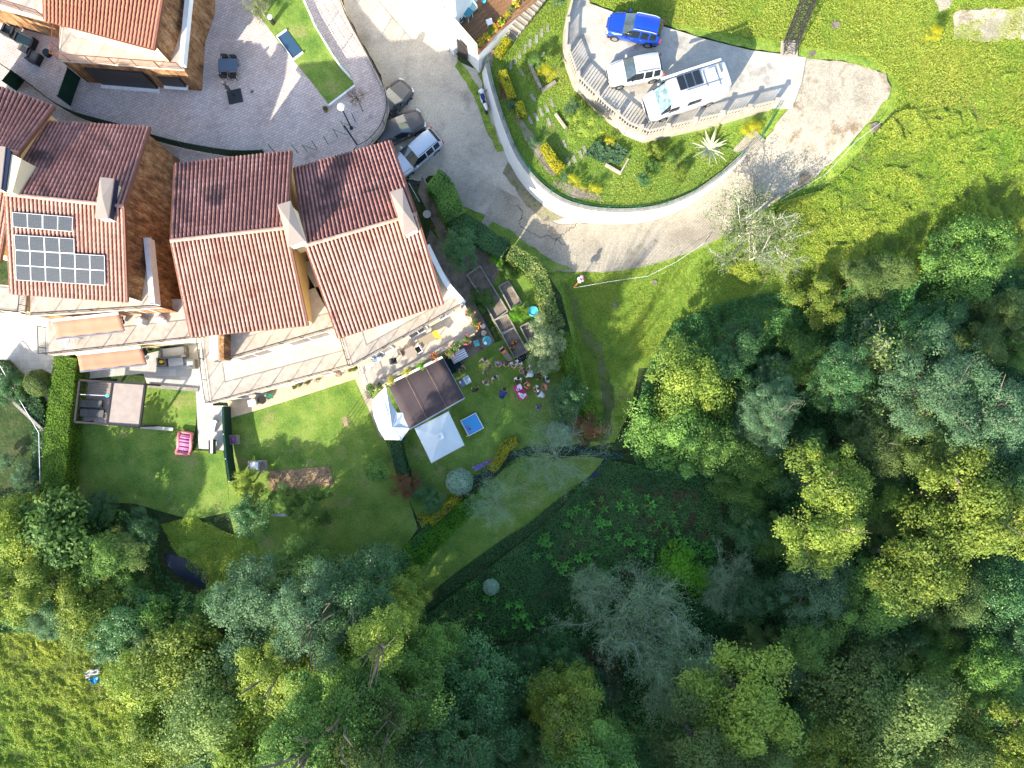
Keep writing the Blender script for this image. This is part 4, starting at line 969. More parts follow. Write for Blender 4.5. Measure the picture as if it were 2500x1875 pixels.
# ---- wood: lower left
A = tree
WOOD = [
 (60, 1290, 85, 4.5, 'yellow', 'bushy yellow-green tree at the left edge, below the clipped yellow-green hedge'),
 (180, 1285, 105, 4.8, 'big', 'broad bright-leaved tree south of the clipped hedge, its crown the brightest green at lower left'),
 (285, 1365, 66, 4.3, 'green2', 'green tree right of the broad bright-leaved one, beside the dark pool'),
 (130, 1400, 90, 5, 'yellow', 'yellowing tree in the lower left wood, its leaves turning gold'),
 (30, 1425, 75, 4.5, 'yellow', 'pale bushy tree at the left edge under the yellowing tree'),
 (235, 1475, 85, 4.5, 'yellow2', 'low yellow-green tree below the yellowing tree, at the upper edge of the rough grass'),
 (380, 1490, 48, 4.0, 'big', 'small glossy tree with large bright leaves below the dark pool'),
 (292, 1565, 55, 4.0, 'dark', 'small dark glossy-leaved tree at the edge of the rough grass'),
 (352, 1290, 42, 3.2, 'dark2', 'dark tree between the west lawn and the dark pool'),
 (250, 1245, 45, 3, 'dark2', 'dark shaded tree just below the end of the clipped hedge'),
 (490, 1580, 120, 7.2, 'yellow2', 'large pale yellow-green tree in the middle of the lower left wood'),
 (545, 1480, 58, 4.8, 'green2', 'tree with small shining leaves right below the dark pool'),
 (400, 1660, 100, 6.2, 'yellow2', 'yellow-green tree leaning over the rough grass at lower left'),
 (550, 1715, 125, 10, 'olive2', 'very large olive tree near the bottom edge, left of centre'),
 (390, 1800, 90, 7.0, 'yellow2', 'yellow-green tree on the bottom edge beside the rough grass'),
 (640, 1830, 110, 11, 'yellow2', 'yellow-green tree cut by the bottom edge below the very large olive tree'),
 (690, 1625, 75, 12.5, 'yellow', 'sunlit yellow-green treetop left of the tall pine-like tree'),
 (650, 1475, 115, 9, 'grey', 'soft grey-green tree below the orchard bush of the middle garden'),
 (745, 1390, 58, 7, 'green', 'light green small tree on the shaded lower lawn of the middle garden'),
 (775, 1505, 90, 13, 'grey', 'shaded grey-green tree left of the grassy stream bank'),
 (880, 1455, 80, 12.5, 'dark2', 'dark blue-green tree where the stream disappears into the wood'),
 (935, 1545, 62, 15.5, 'yellow2', 'tall tree with a bright yellow sunlit top, bottom centre-left'),
 (970, 1690, 100, 14, 'green2', 'tall green tree just below the yellow sunlit top'),
 (850, 1730, 90, 16, 'green', 'green tree left of the tall green one on the bottom slope'),
 (900, 1835, 95, 17, 'olive', 'olive tree on the bottom edge, left of the dark hollow'),
 (1040, 1820, 90, 13, 'dark2', 'dark tree on the bottom edge, in the shaded hollow'),
 (1080, 1590, 80, 8, 'green2', 'low shaded tree on the right of the tall yellow-topped tree'),
 (1165, 1660, 95, 9, 'dark', 'dark low tree in the shaded hollow, bottom centre'),
 (1150, 1790, 80, 11, 'dark2', 'small dark tree below the dark low tree of the hollow'),
 (1385, 1740, 85, 10, 'yellow2', 'yellow-green tree at bottom centre with a sunlit spreading crown'),
 (1440, 1850, 90, 11, 'green', 'green tree cut by the bottom edge under the spreading yellow-green crown'),
 (1805, 1690, 120, 10, 'yellow', 'broad pale yellow-green tree at lower right, sunlit all over'),
 (1690, 1800, 110, 10, 'olive2', 'olive tree between the grey bare trees and the broad pale tree'),
 (1850, 1830, 90, 8.0, 'olive', 'olive tree on the bottom edge below the broad pale tree'),
 (1975, 1425, 95, 7.0, 'grey', 'grey-green tree with a finely leaved crown in the middle of the right wood'),
 (1965, 1540, 75, 6.5, 'green2', 'mid green tree beside the black gap in the right wood'),
 (2015, 1195, 88, 10.0, 'yellow2', 'tall bright yellow-green tree, upper of the sunlit pair in the right wood'),
 (1985, 1285, 92, 10.0, 'yellow', 'tall lemon-yellow tree, the brightest crown of the right wood'),
 (2115, 1090, 70, 7.5, 'olive', 'olive treetop right above the bright yellow-green tree'),
 (2340, 1225, 115, 11.0, 'yellow', 'tall yellow tree near the right edge with a lumpy sunlit crown'),
 (2215, 1370, 110, 10.0, 'yellow2', 'wide yellow-green tree between the two tall yellow trees'),
 (2455, 1270, 75, 9.5, 'yellow2', 'yellow-green treetop cut by the right edge'),
 (2120, 1460, 80, 7.5, 'green', 'mid green tree below the wide yellow-green one'),
 (2310, 1460, 80, 7.0, 'olive2', 'shaded olive tree below the tall yellow tree near the right edge'),
 (2435, 1450, 85, 6.0, 'dark2', 'dark green tree at the right edge under the yellow treetop'),
 (1665, 945, 105, 6.0, 'yellow2', 'yellow-topped tree standing alone where the footpath meets the wood'),
 (1640, 1060, 95, 5.5, 'green', 'green tree directly below the yellow-topped tree by the footpath'),
 (1745, 1080, 85, 5.5, 'green2', 'green tree right of the path trees, above the fern slope'),
 (2265, 955, 110, 10.5, 'grey', 'hazy grey-green tree on the right, above the tall yellow trees'),
 (2385, 1010, 100, 10.5, 'grey', 'hazy grey-green tree close to the right edge'),
 (2270, 1095, 75, 6.5, 'olive', 'olive tree behind the tall yellow tree near the right edge'),
 (2470, 1110, 80, 4.5, 'dark', 'dark tree on the right edge above the yellow treetop'),
 (1985, 735, 62, 2.8, 'yellow', 'low yellowish shrubby tree, leftmost of the sunlit row below the bramble slope'),
 (2075, 690, 55, 2.8, 'olive', 'low grey-green tree, second of the row below the bramble slope'),
 (2160, 675, 60, 3.2, 'olive2', 'low feathery tree, third of the row below the bramble slope'),
 (2320, 650, 88, 4.0, 'green', 'round green tree, the largest of the row below the bramble slope'),
 (2425, 625, 55, 3.0, 'green2', 'small green tree at the right end of the row below the bramble slope'),
 (2120, 775, 70, 3.0, 'dark2', 'dark shrubby tree just under the row on the shaded slope'),
 (1880, 1005, 66, 8, 'grey', 'blue-grey tree in the dark gap right of the path trees'),
 (2140, 1700, 150, 9.5, 'olive2', 'huge olive green tree at lower right with a ragged sunlit crown'),
 (2070, 1840, 100, 8.0, 'yellow2', 'yellow-green tree on the bottom edge below the huge olive tree'),
 (2290, 1820, 105, 8.0, 'olive', 'olive tree on the bottom edge near the lower right corner'),
 (2440, 1800, 90, 8.5, 'yellow', 'yellow-green tree in the lower right corner'),
 (2410, 1620, 85, 6.5, 'green2', 'green tree at the right edge above the lower right corner'),
 (2470, 1540, 60, 6.0, 'dark', 'small dark tree on the right edge, lower right'),
 (2060, 915, 65, 7.5, 'dark2', 'dark shrub-like tree in the shaded valley left of the semi-bare tree'),
 (1820, 1290, 60, 3.5, 'dark', 'dark tree at the foot of the lemon-yellow tree'),
 (1640, 1390, 70, 3.0, 'lime', 'bright green low tree among the ferns above the grey bare trees'),
]
WOOD.append((775, 1800, 85, 18.0, 'green2', 'tall green tree on the bottom edge, left of the olive tree by the dark hollow'))  # tree added to block the sun streaks that fell across the stream
for w_ in WOOD: A(w_[0], w_[1], w_[2] * 1.2, w_[3], w_[4], w_[5], group='trees of the wood')
bare(1550, 1510, 140, 8.0, 'grey', 'wide bare tree with pale lichen-grey branches, bottom centre-right', group='bare trees of the wood')
bare(1665, 1640, 125, 8.0, 'grey', 'bare lichen-grey tree leaning into the olive tree, right of the widest bare tree', group='bare trees of the wood')
bare(1455, 1440, 60, 5.0, 'grey', 'smaller bare grey tree, upper left neighbour of the widest bare tree', group='bare trees of the wood')
bare(1790, 1430, 80, 4.5, 'grey', 'thin bare grey tree among the shrubs left of the finely leaved tree', group='bare trees of the wood')
bare(2165, 935, 125, 9.5, 'semi', 'half-bare tree with pale fanning limbs and few yellow leaves, right side of the valley', group='bare trees of the wood')
bare(1850, 540, 118, 6.5, 'pale', 'leafless pale tree leaning over the edge of the ramp', tilt=(R(6), R(8)))
bare(2345, 1700, 70, 5.0, 'brown', 'russet brown twiggy tree near the lower right corner', group='bare trees of the wood')
bare(2300, 1540, 60, 4.0, 'brown', 'thin brown bare tree above the russet twiggy one', group='bare trees of the wood')
bare(1450, 1650, 70, 4.0, 'brown', 'brown leafless thicket tree in the hollow at bottom centre', group='bare trees of the wood')
bare(1360, 1115, 108, 5.0, 'star', 'feathery bare tree with fine radiating twigs where the stream bends', group='feathery bare trees by the stream')
bare(1212, 1228, 76, 4.0, 'star', 'feathery bare tree with fine radiating twigs beside the grey ball shrub', group='feathery bare trees by the stream')
bare(630, 10, 38, 2.5, 'pale', 'small leafless shrub at the top of the court grass strip', 'bare_shrub', 'shrub', zf=flatz(ZC))
bare(868, 232, 22, 1.4, 'brown', 'small leafless dark bush behind the white curb in the court', 'bare_shrub', 'shrub', zf=flatz(ZC))
# smaller crowns filling the gaps of the wood
USED = {}
def short(l):
    for w_ in (',', ' of the ', ' in ', ' at ', ' near ', ' below ', ' beside ', ' with ', ' left ', ' right ', ' on ', ' between ', ' where ', ' just ', ' above ', ' behind ', ' directly ', ' south ', ' under ', ' cut ', ' leaning ', ' standing ', ' close ', ' among ', ' alone '): l = l.split(w_)[0]
    for w_ in ('large ', 'very ', 'tall ', 'huge '): l = l.replace(w_, '') if len(l.split()) > 5 else l
    return l.split(' top right')[0]
def fill_label(q, kd):
    w1, w2 = sorted(WOOD, key=lambda w_: (w_[0] - q[0]) ** 2 + (w_[1] - q[1]) ** 2)[:2]
    adj = dict(dark2='dark', green2='fine-leaved green', grey='grey-green', olive='olive', green='green', dark='glossy dark')[kd]
    side = ('left' if q[0] < w1[0] else 'right') if abs(q[0] - w1[0]) > abs(q[1] - w1[1]) else ('above' if q[1] < w1[1] else 'below')
    side = {'left': 'left of', 'right': 'right of', 'above': 'behind', 'below': 'in front of'}[side]
    l = 'small %s tree %s the %s' % (adj, side, short(w1[5]))
    if l in USED: l = 'small %s tree between the %s and the %s' % (adj, short(w1[5]), short(w2[5]))
    k = USED.get(l, 0); USED[l] = k + 1
    return l if k == 0 else ' '.join(('another ' + l).split()[:16])
rg = random.Random(77); FILL = []; ZN = ([(1720, 800), (1950, 790), (2480, 740), (2500, 1860), (1720, 1860), (1830, 1450), (1800, 1200), (1680, 1140)], [(20, 1260), (330, 1260), (520, 1480), (700, 1470), (1040, 1570), (1440, 1600), (1500, 1860), (440, 1860), (420, 1700), (300, 1580), (20, 1520)])
for zone, cnt in zip(ZN, (46, 34)):
    x0, x1 = min(q[0] for q in zone), max(q[0] for q in zone); y0, y1 = min(q[1] for q in zone), max(q[1] for q in zone); c = t_ = 0
    while c < cnt and t_ < 9000:
        t_ += 1; q = (rg.uniform(x0, x1), rg.uniform(y0, y1))
        if inside(q, zone) and (q[0] - 490) ** 2 + (q[1] - 1370) ** 2 > 170 ** 2 and (q[0] - 1640) ** 2 + (q[1] - 1280) ** 2 > 150 ** 2 and all((q[0] - w_[0]) ** 2 + (q[1] - w_[1]) ** 2 > (w_[2] * .85) ** 2 for w_ in WOOD) and all((q[0] - a) ** 2 + (q[1] - b) ** 2 > 44 ** 2 for a, b in FILL):
            FILL.append(q); c += 1; kd = rg.choice(['dark2', 'green2', 'grey', 'olive', 'green', 'dark']); A(q[0], q[1], rg.uniform(48, 80), rg.uniform(2.8, 4.8), kd, fill_label(q, kd), group='small trees filling the wood', name='small_tree')
# ---- trees standing south of the frame whose shade falls over the valley
for i, (x, y, r, h) in enumerate([(770, 2100, 130, 25), (900, 2080, 130, 25), (1030, 2060, 130, 25), (1160, 2040, 130, 24), (1290, 2030, 130, 24), (1420, 2020, 130, 22), (1240, 2200, 130, 26), (950, 2230, 130, 27), (1090, 2220, 130, 27), (810, 2240, 130, 27),
                                  (1400, 2190, 130, 24), (1545, 2120, 120, 17), (1760, 2060, 120, 15), (1840, 2120, 110, 14), (2140, 2060, 110, 13), (2360, 2060, 120, 13), (2640, 1750, 120, 12), (2640, 1450, 120, 11), (2640, 1200, 120, 9)]):
    # pixel is the foot of the tree here: lift the crown centre outward accordingly
    f_ = H / (H - h * .9); A(NX + (x - NX) * f_, NY + (y - NY) * f_, r * f_, h, ('green', 'olive', 'green2', 'olive2')[i % 4], 'leafy tree of the wood beyond the edge of the photograph', group='trees of the wood beyond the frame')
# ---- garden trees and shrubs
G_ = [
 (1118, 612, 50, 3.5, 'dark', 'dark green glossy tree beside the white terrace parapet, above the raised beds', None, 'leafy_tree', 'tree', 1.15),
 (1328, 848, 64, 3.6, 'pale', 'flowering tree with pale cream blossom next to the party guests', None, 'flowering_tree', 'tree', 1.15),
 (1378, 975, 58, 3.4, 'dark', 'dark leafy tree on the right of the party lawn, below the flowering tree', None, 'leafy_tree', 'tree', 1.1),
 (1430, 1045, 44, 2.6, 'red', 'reddish tipped bush by the stream bend, right of the big grey-green ball', None, 'bush', 'bush', 1),
 (923, 1150, 36, 2.5, 'big', 'round bush with fresh green leaves at the edge of the middle lawn', None, 'bush', 'bush', 1),
 (612, 1258, 55, 3.4, 'dark', 'dark bush with lime leaves at the lower end of the green screen fence', None, 'bush', 'bush', 1.2),
 (762, 1240, 68, 3.0, 'green', 'spreading green fruit bush on a frame at the foot of the middle lawn', None, 'bush', 'bush', .8),
 (690, 1215, 42, 2.6, 'green2', 'small green fruit bush left of the spreading one, by the straw bed', None, 'bush', 'bush', 1),
 (610, 1180, 50, 2.2, 'yellow', 'yellow-green bush next to the stone planter', None, 'bush', 'bush', .8),
 (1022, 1195, 30, 1.8, 'dark2', 'dark slender bush left of the grey ball shrub', None, 'bush', 'bush', 1.2),
 (1055, 1225, 36, 2.0, 'dark', 'dark bush above the lower golden hedge strip', None, 'bush', 'bush', 1),
 (990, 1185, 34, 2.2, 'red', 'bush with reddish leaves between the middle lawn and the parasol', None, 'bush', 'bush', 1.4),
 (1283, 1140, 24, 1.3, 'lime', 'bright green small bush by the stream, left of the feathery bare tree', None, 'bush', 'bush', 1),
 (1308, 1060, 18, 1.6, 'lime', 'vivid lime green conical conifer beside the grey-green ball', None, 'conifer', 'conifer', 1.25),
 (1265, 770, 28, 1.2, 'lime', 'leafy green vegetable bush in the middle raised bed', None, 'bush', 'bush', 1),
 (1212, 637, 20, 1.2, 'lime', 'small bright conifer above the raised beds', None, 'conifer', 'conifer', 1),
 (1240, 665, 30, .9, 'green2', 'leafy vegetable plants below the small bright conifer', None, 'vegetable_plant', 'plant', .7),
 (1180, 735, 34, .8, 'green2', 'dense leafy crop in the upper raised bed', None, 'vegetable_plant', 'plant', 1.2),
 (20, 1128, 26, 1.2, 'grey', 'grey-green ball shrub at the left edge outside the hedge', None, 'shrub', 'shrub', 1),
 (70, 1170, 45, 2.0, 'grey', 'soft grey shrub below the fence corner at left', None, 'shrub', 'shrub', 1),
 (90, 1215, 30, 1.0, 'gold', 'small orange-yellow shrub under the end of the tall hedge', None, 'shrub', 'shrub', .7),
 (40, 950, 45, 2.2, 'dark2', 'dark shrub at the left edge below the white wire fence', None, 'shrub', 'shrub', 1),
]
for g in G_: A(g[0], g[1], g[2], g[3], g[4], g[5], g[8], g[6], g[7], g[9])
gf = gz
for g in [(1428, 310, 46, 2.0, 'yellow2', 'largest rounded yellow-green shrub in the walled garden', 'shrub'), (1337, 178, 24, 1.6, 'gold', 'golden ball shrub inside the timber edged square bed', 'shrub'),
          (1312, 150, 22, 1.3, 'green', 'dark green shrub behind the golden ball shrub', 'shrub'), (1395, 268, 26, 1.3, 'grey', 'silvery shrub beside the largest yellow-green shrub', 'shrub'),
          (1488, 346, 13, .8, 'gold', 'small golden shrub above the lavender bed', 'shrub'), (1248, 258, 18, .7, 'grey', 'blue-grey tufted shrub between the upper golden hedges', 'shrub'),
          (1305, 350, 20, .8, 'grey', 'blue-grey tufted shrub by the lower golden hedge', 'shrub'), (1452, 462, 17, .8, 'gold', 'golden ball shrub, rightmost of the row along the curved wall', 'shrub'),
          (1400, 442, 17, .8, 'gold', 'golden rounded shrub, leftmost of the row along the curved wall', 'shrub'), (1421, 458, 11, .6, 'gold', 'smallest golden shrub of the row along the curved wall', 'shrub'),
          (1378, 432, 13, .6, 'grey', 'pale tufted plant at the upper end of the golden row', 'plant'),
          (1600, 370, 24, .9, 'yellow', 'loose yellow-green shrub left of the agave', 'shrub'), (1592, 405, 26, .9, 'green2', 'leafy green shrub below the loose yellow-green one', 'shrub'),
          (1570, 440, 22, 1.3, 'dark', 'dark shrub with a deep shadow in the lower garden', 'shrub'), (1660, 425, 22, .8, 'yellow2', 'pale leafy shrub on the slope above the wall', 'shrub'),
          (1832, 318, 26, 1.0, 'gold', 'yellow striped leafy clump at the right corner of the walled garden', 'shrub'), (1362, -2, 22, 1.0, 'grey', 'silvery shrub at the top of the walled garden', 'shrub'),
          (1640, 385, 18, .8, 'green', 'small green shrub under the agave', 'shrub')]:
    A(g[0], g[1], g[2], g[3], g[4], g[5], g[6], name=g[6], zf=gf)
A(2280, 85, 22, 1.2, 'gold', 'golden round shrub near the worn earth at top right', 'shrub', name='shrub')
# clipped ball shrubs
def ball_shrub(px, py, rpx, zc, m, label, seed, core=(.03, .05, .02), stem=False, zf=None):
    r = rpx / S; zf = zf or T; p = W(px, py, 0)
    for _ in range(3): p = W(px, py, zf(p.x, p.y) + zc)
    zg = zf(p.x, p.y); root = empty('ball_shrub', (p.x, p.y, zg), 0, label, 'topiary')
    rs = np.random.RandomState(seed); n = int(5200 * r * r) + 3500; D = rs.normal(0, 1, (n, 3)); D /= np.linalg.norm(D, axis=1, keepdims=True); D = D[D[:, 2] > -.6]
    bum = 1 + .03 * np.sin(D[:, :1] * 9) * np.sin(D[:, 1:2] * 8); C = D * r * .97 * bum * rs.uniform(.95, 1.03, (len(D), 1)); C[:, 2] += zc
    V, F = leaf_quads(C, D, .055, rs, .45); link('foliage', fast_mesh('foliage', V, F, M[m], rs.uniform(0, 1, len(D)) * .7 + .3 * (np.sin(D[:, 0] * 6) > 0)), root)
    MB().ball((0, 0, zc), r * .93, 20, 12).build('inner_mass', M['core'], root, world=False)
    MB().tube([(0, 0, -.1), (0, 0, zc)], .07, 6).build('trunk', M['bark'], root, world=False); return root
M['core'] = mat('inner_twigs', [(.03, .05, .015), (.05, .07, .02)], 4, 1)
ball_shrub(1122, 1176, 33, 1.3, 'l_mint', 'big clipped pale green ball shrub beside the parasol lawn', 1)
ball_shrub(1368, 1058, 33, 1.1, 'l_mint', 'clipped blue-grey ball shrub half under the feathery bare tree', 2)
ball_shrub(1199, 1433, 20, .9, 'l_mint', 'clipped grey-green ball shrub alone on the fern slope', 3)
ball_shrub(95, 935, 32, 1.6, 'l_olive', 'clipped round tree in a paved yard left of the tall hedge', 4, zf=flatz(.1))
# hedges
def hedge(px, width, h, m, label, seed, zf=None, name='hedge', wob=.05, leaf=.06, dens=420, flatt=True, tol=.0):
    zf = zf or T; pts = [WT(x, y, h * 1.0, zf) for x, y in smooth_path(px, 4)]
    root = empty(name, (pts[0].x, pts[0].y, pts[0].z - h), 0, label, 'hedge'); rs = np.random.RandomState(seed); CL, NL, core = [], [], MB()
    for i in range(len(pts) - 1):
        a, b = pts[i], pts[i + 1]; L = (b - a).length
        if L < .01: continue
        d = (b - a).normalized(); n2 = Vector((-d.y, d.x, 0)).normalized()
        za, zb_ = a.z, b.z; core.beam(a - Vector((0, 0, h * .52)) - d * .02, b - Vector((0, 0, h * .52)) + d * .02, width * .86, h * .94)
        for face, area in (('t', L * width), ('l', L * h), ('r', L * h)) + ((('e', width * h),) if i in (0, len(pts) - 2) else ()):
            k = int(area * dens * (1 if face == 't' else .7)); u = rs.uniform(0, 1, k)
            P = np.outer(1 - u, np.array(a)) + np.outer(u, np.array(b))
            if face == 't':
                v = rs.uniform(-.5, .5, k); P += np.outer(v * width, np.array(n2)); N_ = np.tile([0, 0, 1.], (k, 1)); P[:, 2] += -.06 * (np.abs(v) * 2) ** 4 + wob * np.sin(P[:, 0] * 4.1) * np.sin(P[:, 1] * 3.7)
            elif face == 'e':
                e = np.array(a if i == 0 else b); s_ = -1 if i == 0 else 1; v = rs.uniform(-.5, .5, k); P = e + np.outer(v * width, np.array(n2)); P[:, 2] -= rs.uniform(0, h, k); N_ = np.tile(np.array(d) * s_, (k, 1))
            else:
                s_ = 1 if face == 'l' else -1; P += np.array(n2) * width * .5 * s_; P[:, 2] -= rs.uniform(0, h, k); P += np.outer(wob * np.sin(P[:, 2] * 5 + P[:, 0] * 3), np.array(n2)); N_ = np.tile(np.array(n2) * s_, (k, 1))
            CL.append(P + rs.normal(0, .025, P.shape)); NL.append(N_)
    C = np.concatenate(CL); Nn = np.concatenate(NL); V, F = leaf_quads(C, Nn, leaf, rs, .5); V -= np.array(root.location)
    tint = np.clip(.5 + .35 * np.sin(C[:, 0] * 2.3) * np.sin(C[:, 1] * 1.9) + rs.normal(0, .25, len(C)), 0, 1)
    link('foliage', fast_mesh('foliage', V, F, M[m], tint), root); core.build('inner_mass', M['core'], root); return root
hedge([(160, 872), (150, 950), (140, 1030), (132, 1120), (128, 1200)], 1.75, 1.9, 'l_hedge', 'tall thick clipped yellow-green hedge left of the pergola', 1, zf=flatz(.05))
hedge([(1055, 435), (1078, 455), (1098, 500), (1112, 530)], 1.7, 1.9, 'l_green', 'broad rounded dark green hedge beside the parked silver estate car', 2, dens=500)
hedge([(1100, 520), (1145, 552), (1190, 585), (1235, 610)], 1.5, 1.7, 'l_dark', 'dark shaded hedge following the edge of the road above the raised beds', 3)
hedge([(1245, 612), (1290, 640), (1318, 672), (1330, 712), (1345, 762), (1362, 800)], 1.1, 1.8, 'l_photinia', 'sunlit hedge with pale tipped leaves bending round the vegetable garden', 4, leaf=.08, dens=260, wob=.12)
hedge([(1372, 815), (1392, 880), (1410, 940), (1436, 985), (1452, 1030), (1450, 1075)], 1.0, 1.7, 'l_hedge', 'dark hedge below the sunlit one, along the grassy footpath', 5)
hedge([(1262, 1078), (1238, 1088), (1222, 1118), (1198, 1148)], .75, .7, 'l_gold', 'bent golden hedge strip along the stream below the party lawn', 6, dens=600, leaf=.045)
hedge([(1122, 1208), (1090, 1240), (1048, 1276)], .65, .6, 'l_gold', 'straight golden hedge strip below the big clipped ball', 7, dens=600, leaf=.045)
hedge([(1045, 1272), (1022, 1262)], .6, .6, 'l_gold', 'short golden hedge end beside the straight strip', 17, dens=600, leaf=.045)
for i, (pp_, w_, h_, lb) in enumerate([([(1240, 92), (1215, 132)], .55, .7, 'golden clipped hedge at the foot of the stone steps'), ([(1226, 172), (1238, 205), (1252, 238)], .55, .7, 'long golden clipped hedge in the upper left of the walled garden'),
                                      ([(1266, 248), (1276, 282)], .6, .6, 'short golden clipped hedge right below the long one'), ([(1328, 352), (1348, 385), (1370, 412)], .6, .7, 'golden clipped hedge in the lower left bend of the walled garden')]):
    hedge(pp_, w_, h_, 'l_gold', lb, 20 + i, zf=gz, dens=700, leaf=.045)
hedge([(-10, 890), (30, 925), (75, 975), (90, 1010), (95, 1080), (98, 1170)], 1.1, 1.0, 'l_dark', 'dark ivy hedge under the white wire fence at the left edge', 30)
hedge([(962, 1070), (975, 1130), (1000, 1210)], .9, 1.3, 'l_dark', 'dark green hedge between the middle lawn and the parasol', 31)
# ---- stuff: leaf masses over ground
def polyscatter(px, n, rs, zf=None, dz=0.0):
    zf = zf or T; poly = [WT(x, y, 0, zf).xy for x, y in px]
    x0 = min(p.x for p in poly); x1 = max(p.x for p in poly); y0 = min(p.y for p in poly); y1 = max(p.y for p in poly)
    X = rs.uniform(x0, x1, n * 3); Y = rs.uniform(y0, y1, n * 3); c = np.zeros(len(X), bool); j = len(poly) - 1
    for i in range(len(poly)):
        xi, yi, xj, yj = poly[i].x, poly[i].y, poly[j].x, poly[j].y
        if yi != yj: c ^= ((yi > Y) != (yj > Y)) & (X < (xj - xi) * (Y - yi) / (yj - yi) + xi)
        j = i
    X, Y = X[c][:n], Y[c][:n]
    return np.stack([X, Y, np.array([zf(a, b) for a, b in zip(X, Y)]) + dz], 1)
def vnoise(P, s, seed):
    a = seed * .7 + .4; X = P[:, 0] * math.cos(a) - P[:, 1] * math.sin(a); Y = P[:, 0] * math.sin(a) + P[:, 1] * math.cos(a)
    X, Y = X + s * .45 * np.sin(Y / s * .83 + seed) + s * .2 * np.sin(Y / s * 2.1), Y + s * .45 * np.sin(X / s * .71 + 2) + s * .2 * np.sin(X / s * 1.9)
    P = np.stack([X, Y], 1)
    """cheap value noise in 0..1"""
    rs = np.random.RandomState(seed); G = rs.uniform(0, 1, (64, 64)); u = P[:, 0] / s + 200.3; v = P[:, 1] / s + 200.7
    i = np.floor(u).astype(int); j = np.floor(v).astype(int); fu, fv = u - i, v - j; fu = fu * fu * (3 - 2 * fu); fv = fv * fv * (3 - 2 * fv)
    g = lambda a, b: G[a % 64, b % 64]
    return (g(i, j) * (1 - fu) + g(i + 1, j) * fu) * (1 - fv) + (g(i, j + 1) * (1 - fu) + g(i + 1, j + 1) * fu) * fv
def mass(name, px, n, hmin, hmax, scale, leaf, m, seed, label, zf=None, up=.6, cat=None, cut=None):
    """continuous leafy cover whose height varies in clumps"""
    rs = np.random.RandomState(seed); P = polyscatter(px, n, rs, zf)
    a = vnoise(P, scale * 1.7, seed) * .4 + vnoise(P, scale * .8, seed + 1) * .35 + vnoise(P, scale * .3, seed + 2) * .25; a = np.clip((a - .22) / .56, 0, 1)
    if cut is not None: k = a > cut; P, a = P[k], a[k]
    P[:, 2] += (hmin + (hmax - hmin) * a) * rs.uniform(.72, 1.0, len(P)) ** .5
    N_ = rs.normal(0, .5, (len(P), 3)); N_[:, 2] = up + .4
    V, F = leaf_quads(P, N_, leaf, rs, .35); tint = np.clip(a * .5 + rs.uniform(-.2, .35, len(P)) + .55 * (vnoise(P, 6.0, seed + 7) - .35), 0, 1)
    return tag(link(name, fast_mesh(name, V, F, M[m], tint)), label, cat, None, 'stuff')
def blades(name, px, n, h, m, seed, label, zf=None, w=.02, tl=1.0):
    """grass blades, leaning"""
    rs = np.random.RandomState(seed); P = polyscatter(px, n, rs, zf); n = len(P); cl = vnoise(P, 1.3, seed) * .6 + vnoise(P, .45, seed + 3) * .4
    a = rs.uniform(0, 6.28, n); hh = h * (0.4 + cl * 1.1) * rs.uniform(.6, 1.2, n); lean = rs.uniform(.4, 1.3, n) * hh * tl
    D = np.stack([np.cos(a), np.sin(a)], 1); B = np.stack([-D[:, 1], D[:, 0]], 1)
    t = P.copy(); t[:, :2] += D * lean[:, None]; t[:, 2] += hh; l = P.copy(); l[:, :2] += B * w; r = P.copy(); r[:, :2] -= B * w
    V = np.stack([l, r, t], 1).reshape(-1, 3); F = np.arange(n * 3).reshape(-1, 3)
    return tag(link(name, fast_mesh(name, V, F, M[m], np.clip(cl * .6 + .7 * (vnoise(P, 4.5, seed + 9) - .2) + rs.normal(0, .2, n), 0, 1))), label, None, None, 'stuff')
BR = [(2000, 470), (2060, 420), (2130, 330), (2180, 280), (2330, 255), (2420, 190), (2620, 170), (2620, 640), (2450, 640), (2300, 640), (2100, 720), (1960, 720), (1900, 690), (1830, 700), (1760, 660), (1860, 600), (1900, 500)]
mass('brambles', BR, 210000, .04, .75, 1.5, .065, 'l_bramble', 41, 'sunlit bramble and bracken thicket covering the slope on the right')
mass('meadow_herbs', [(1440, -40), (2560, -40), (2560, 270), (2330, 260), (2180, 270), (2190, 200), (2120, 140), (1960, 115), (1640, 60), (1440, 5)], 52000, .02, .22, .9, .05, 'l_meadow', 42, 'clumpy meadow herbs on the grass bank above the parking yard', zf=lambda x, y: max(T(x, y), 3.58))
blades('meadow_grass', [(1440, -40), (2560, -40), (2560, 330), (2200, 290), (2190, 200), (2120, 140), (1960, 115), (1640, 60), (1440, 5)], 60000, .16, 'l_meadow', 43, 'tufted meadow grass on the bank above the parking yard', zf=lambda x, y: max(T(x, y), 3.58))
blades('verge_grass', [(1420, 665), (1520, 668), (1600, 650), (1740, 600), (1860, 520), (1960, 470), (2010, 480), (1900, 650), (1800, 760), (1680, 830), (1560, 880), (1440, 960), (1400, 800), (1370, 690)], 60000, .16, 'l_grass', 44, 'uneven grass between the ramp and the wood')
blades('garden_grass', [p for p in GARD[:18]] + [(1880, 285), (1580, 350), (1530, 330), (1465, 285), (1395, 210), (1368, 120), (1375, 60), (1390, -30), (1300, -30), (1262, 40), (1215, 115)], 60000, .10, 'l_grass', 45, 'short tufted grass inside the curved white wall', zf=gz, w=.022)
blades('lawn_grass', [(575, 1010), (700, 975), (865, 935), (900, 1000), (930, 1060), (950, 1120), (985, 1180), (1005, 1240), (980, 1350), (900, 1400), (640, 1420), (600, 1350), (570, 1200)], 55000, .08, 'l_grass', 46, 'mown tufty grass of the middle garden', w=.02)
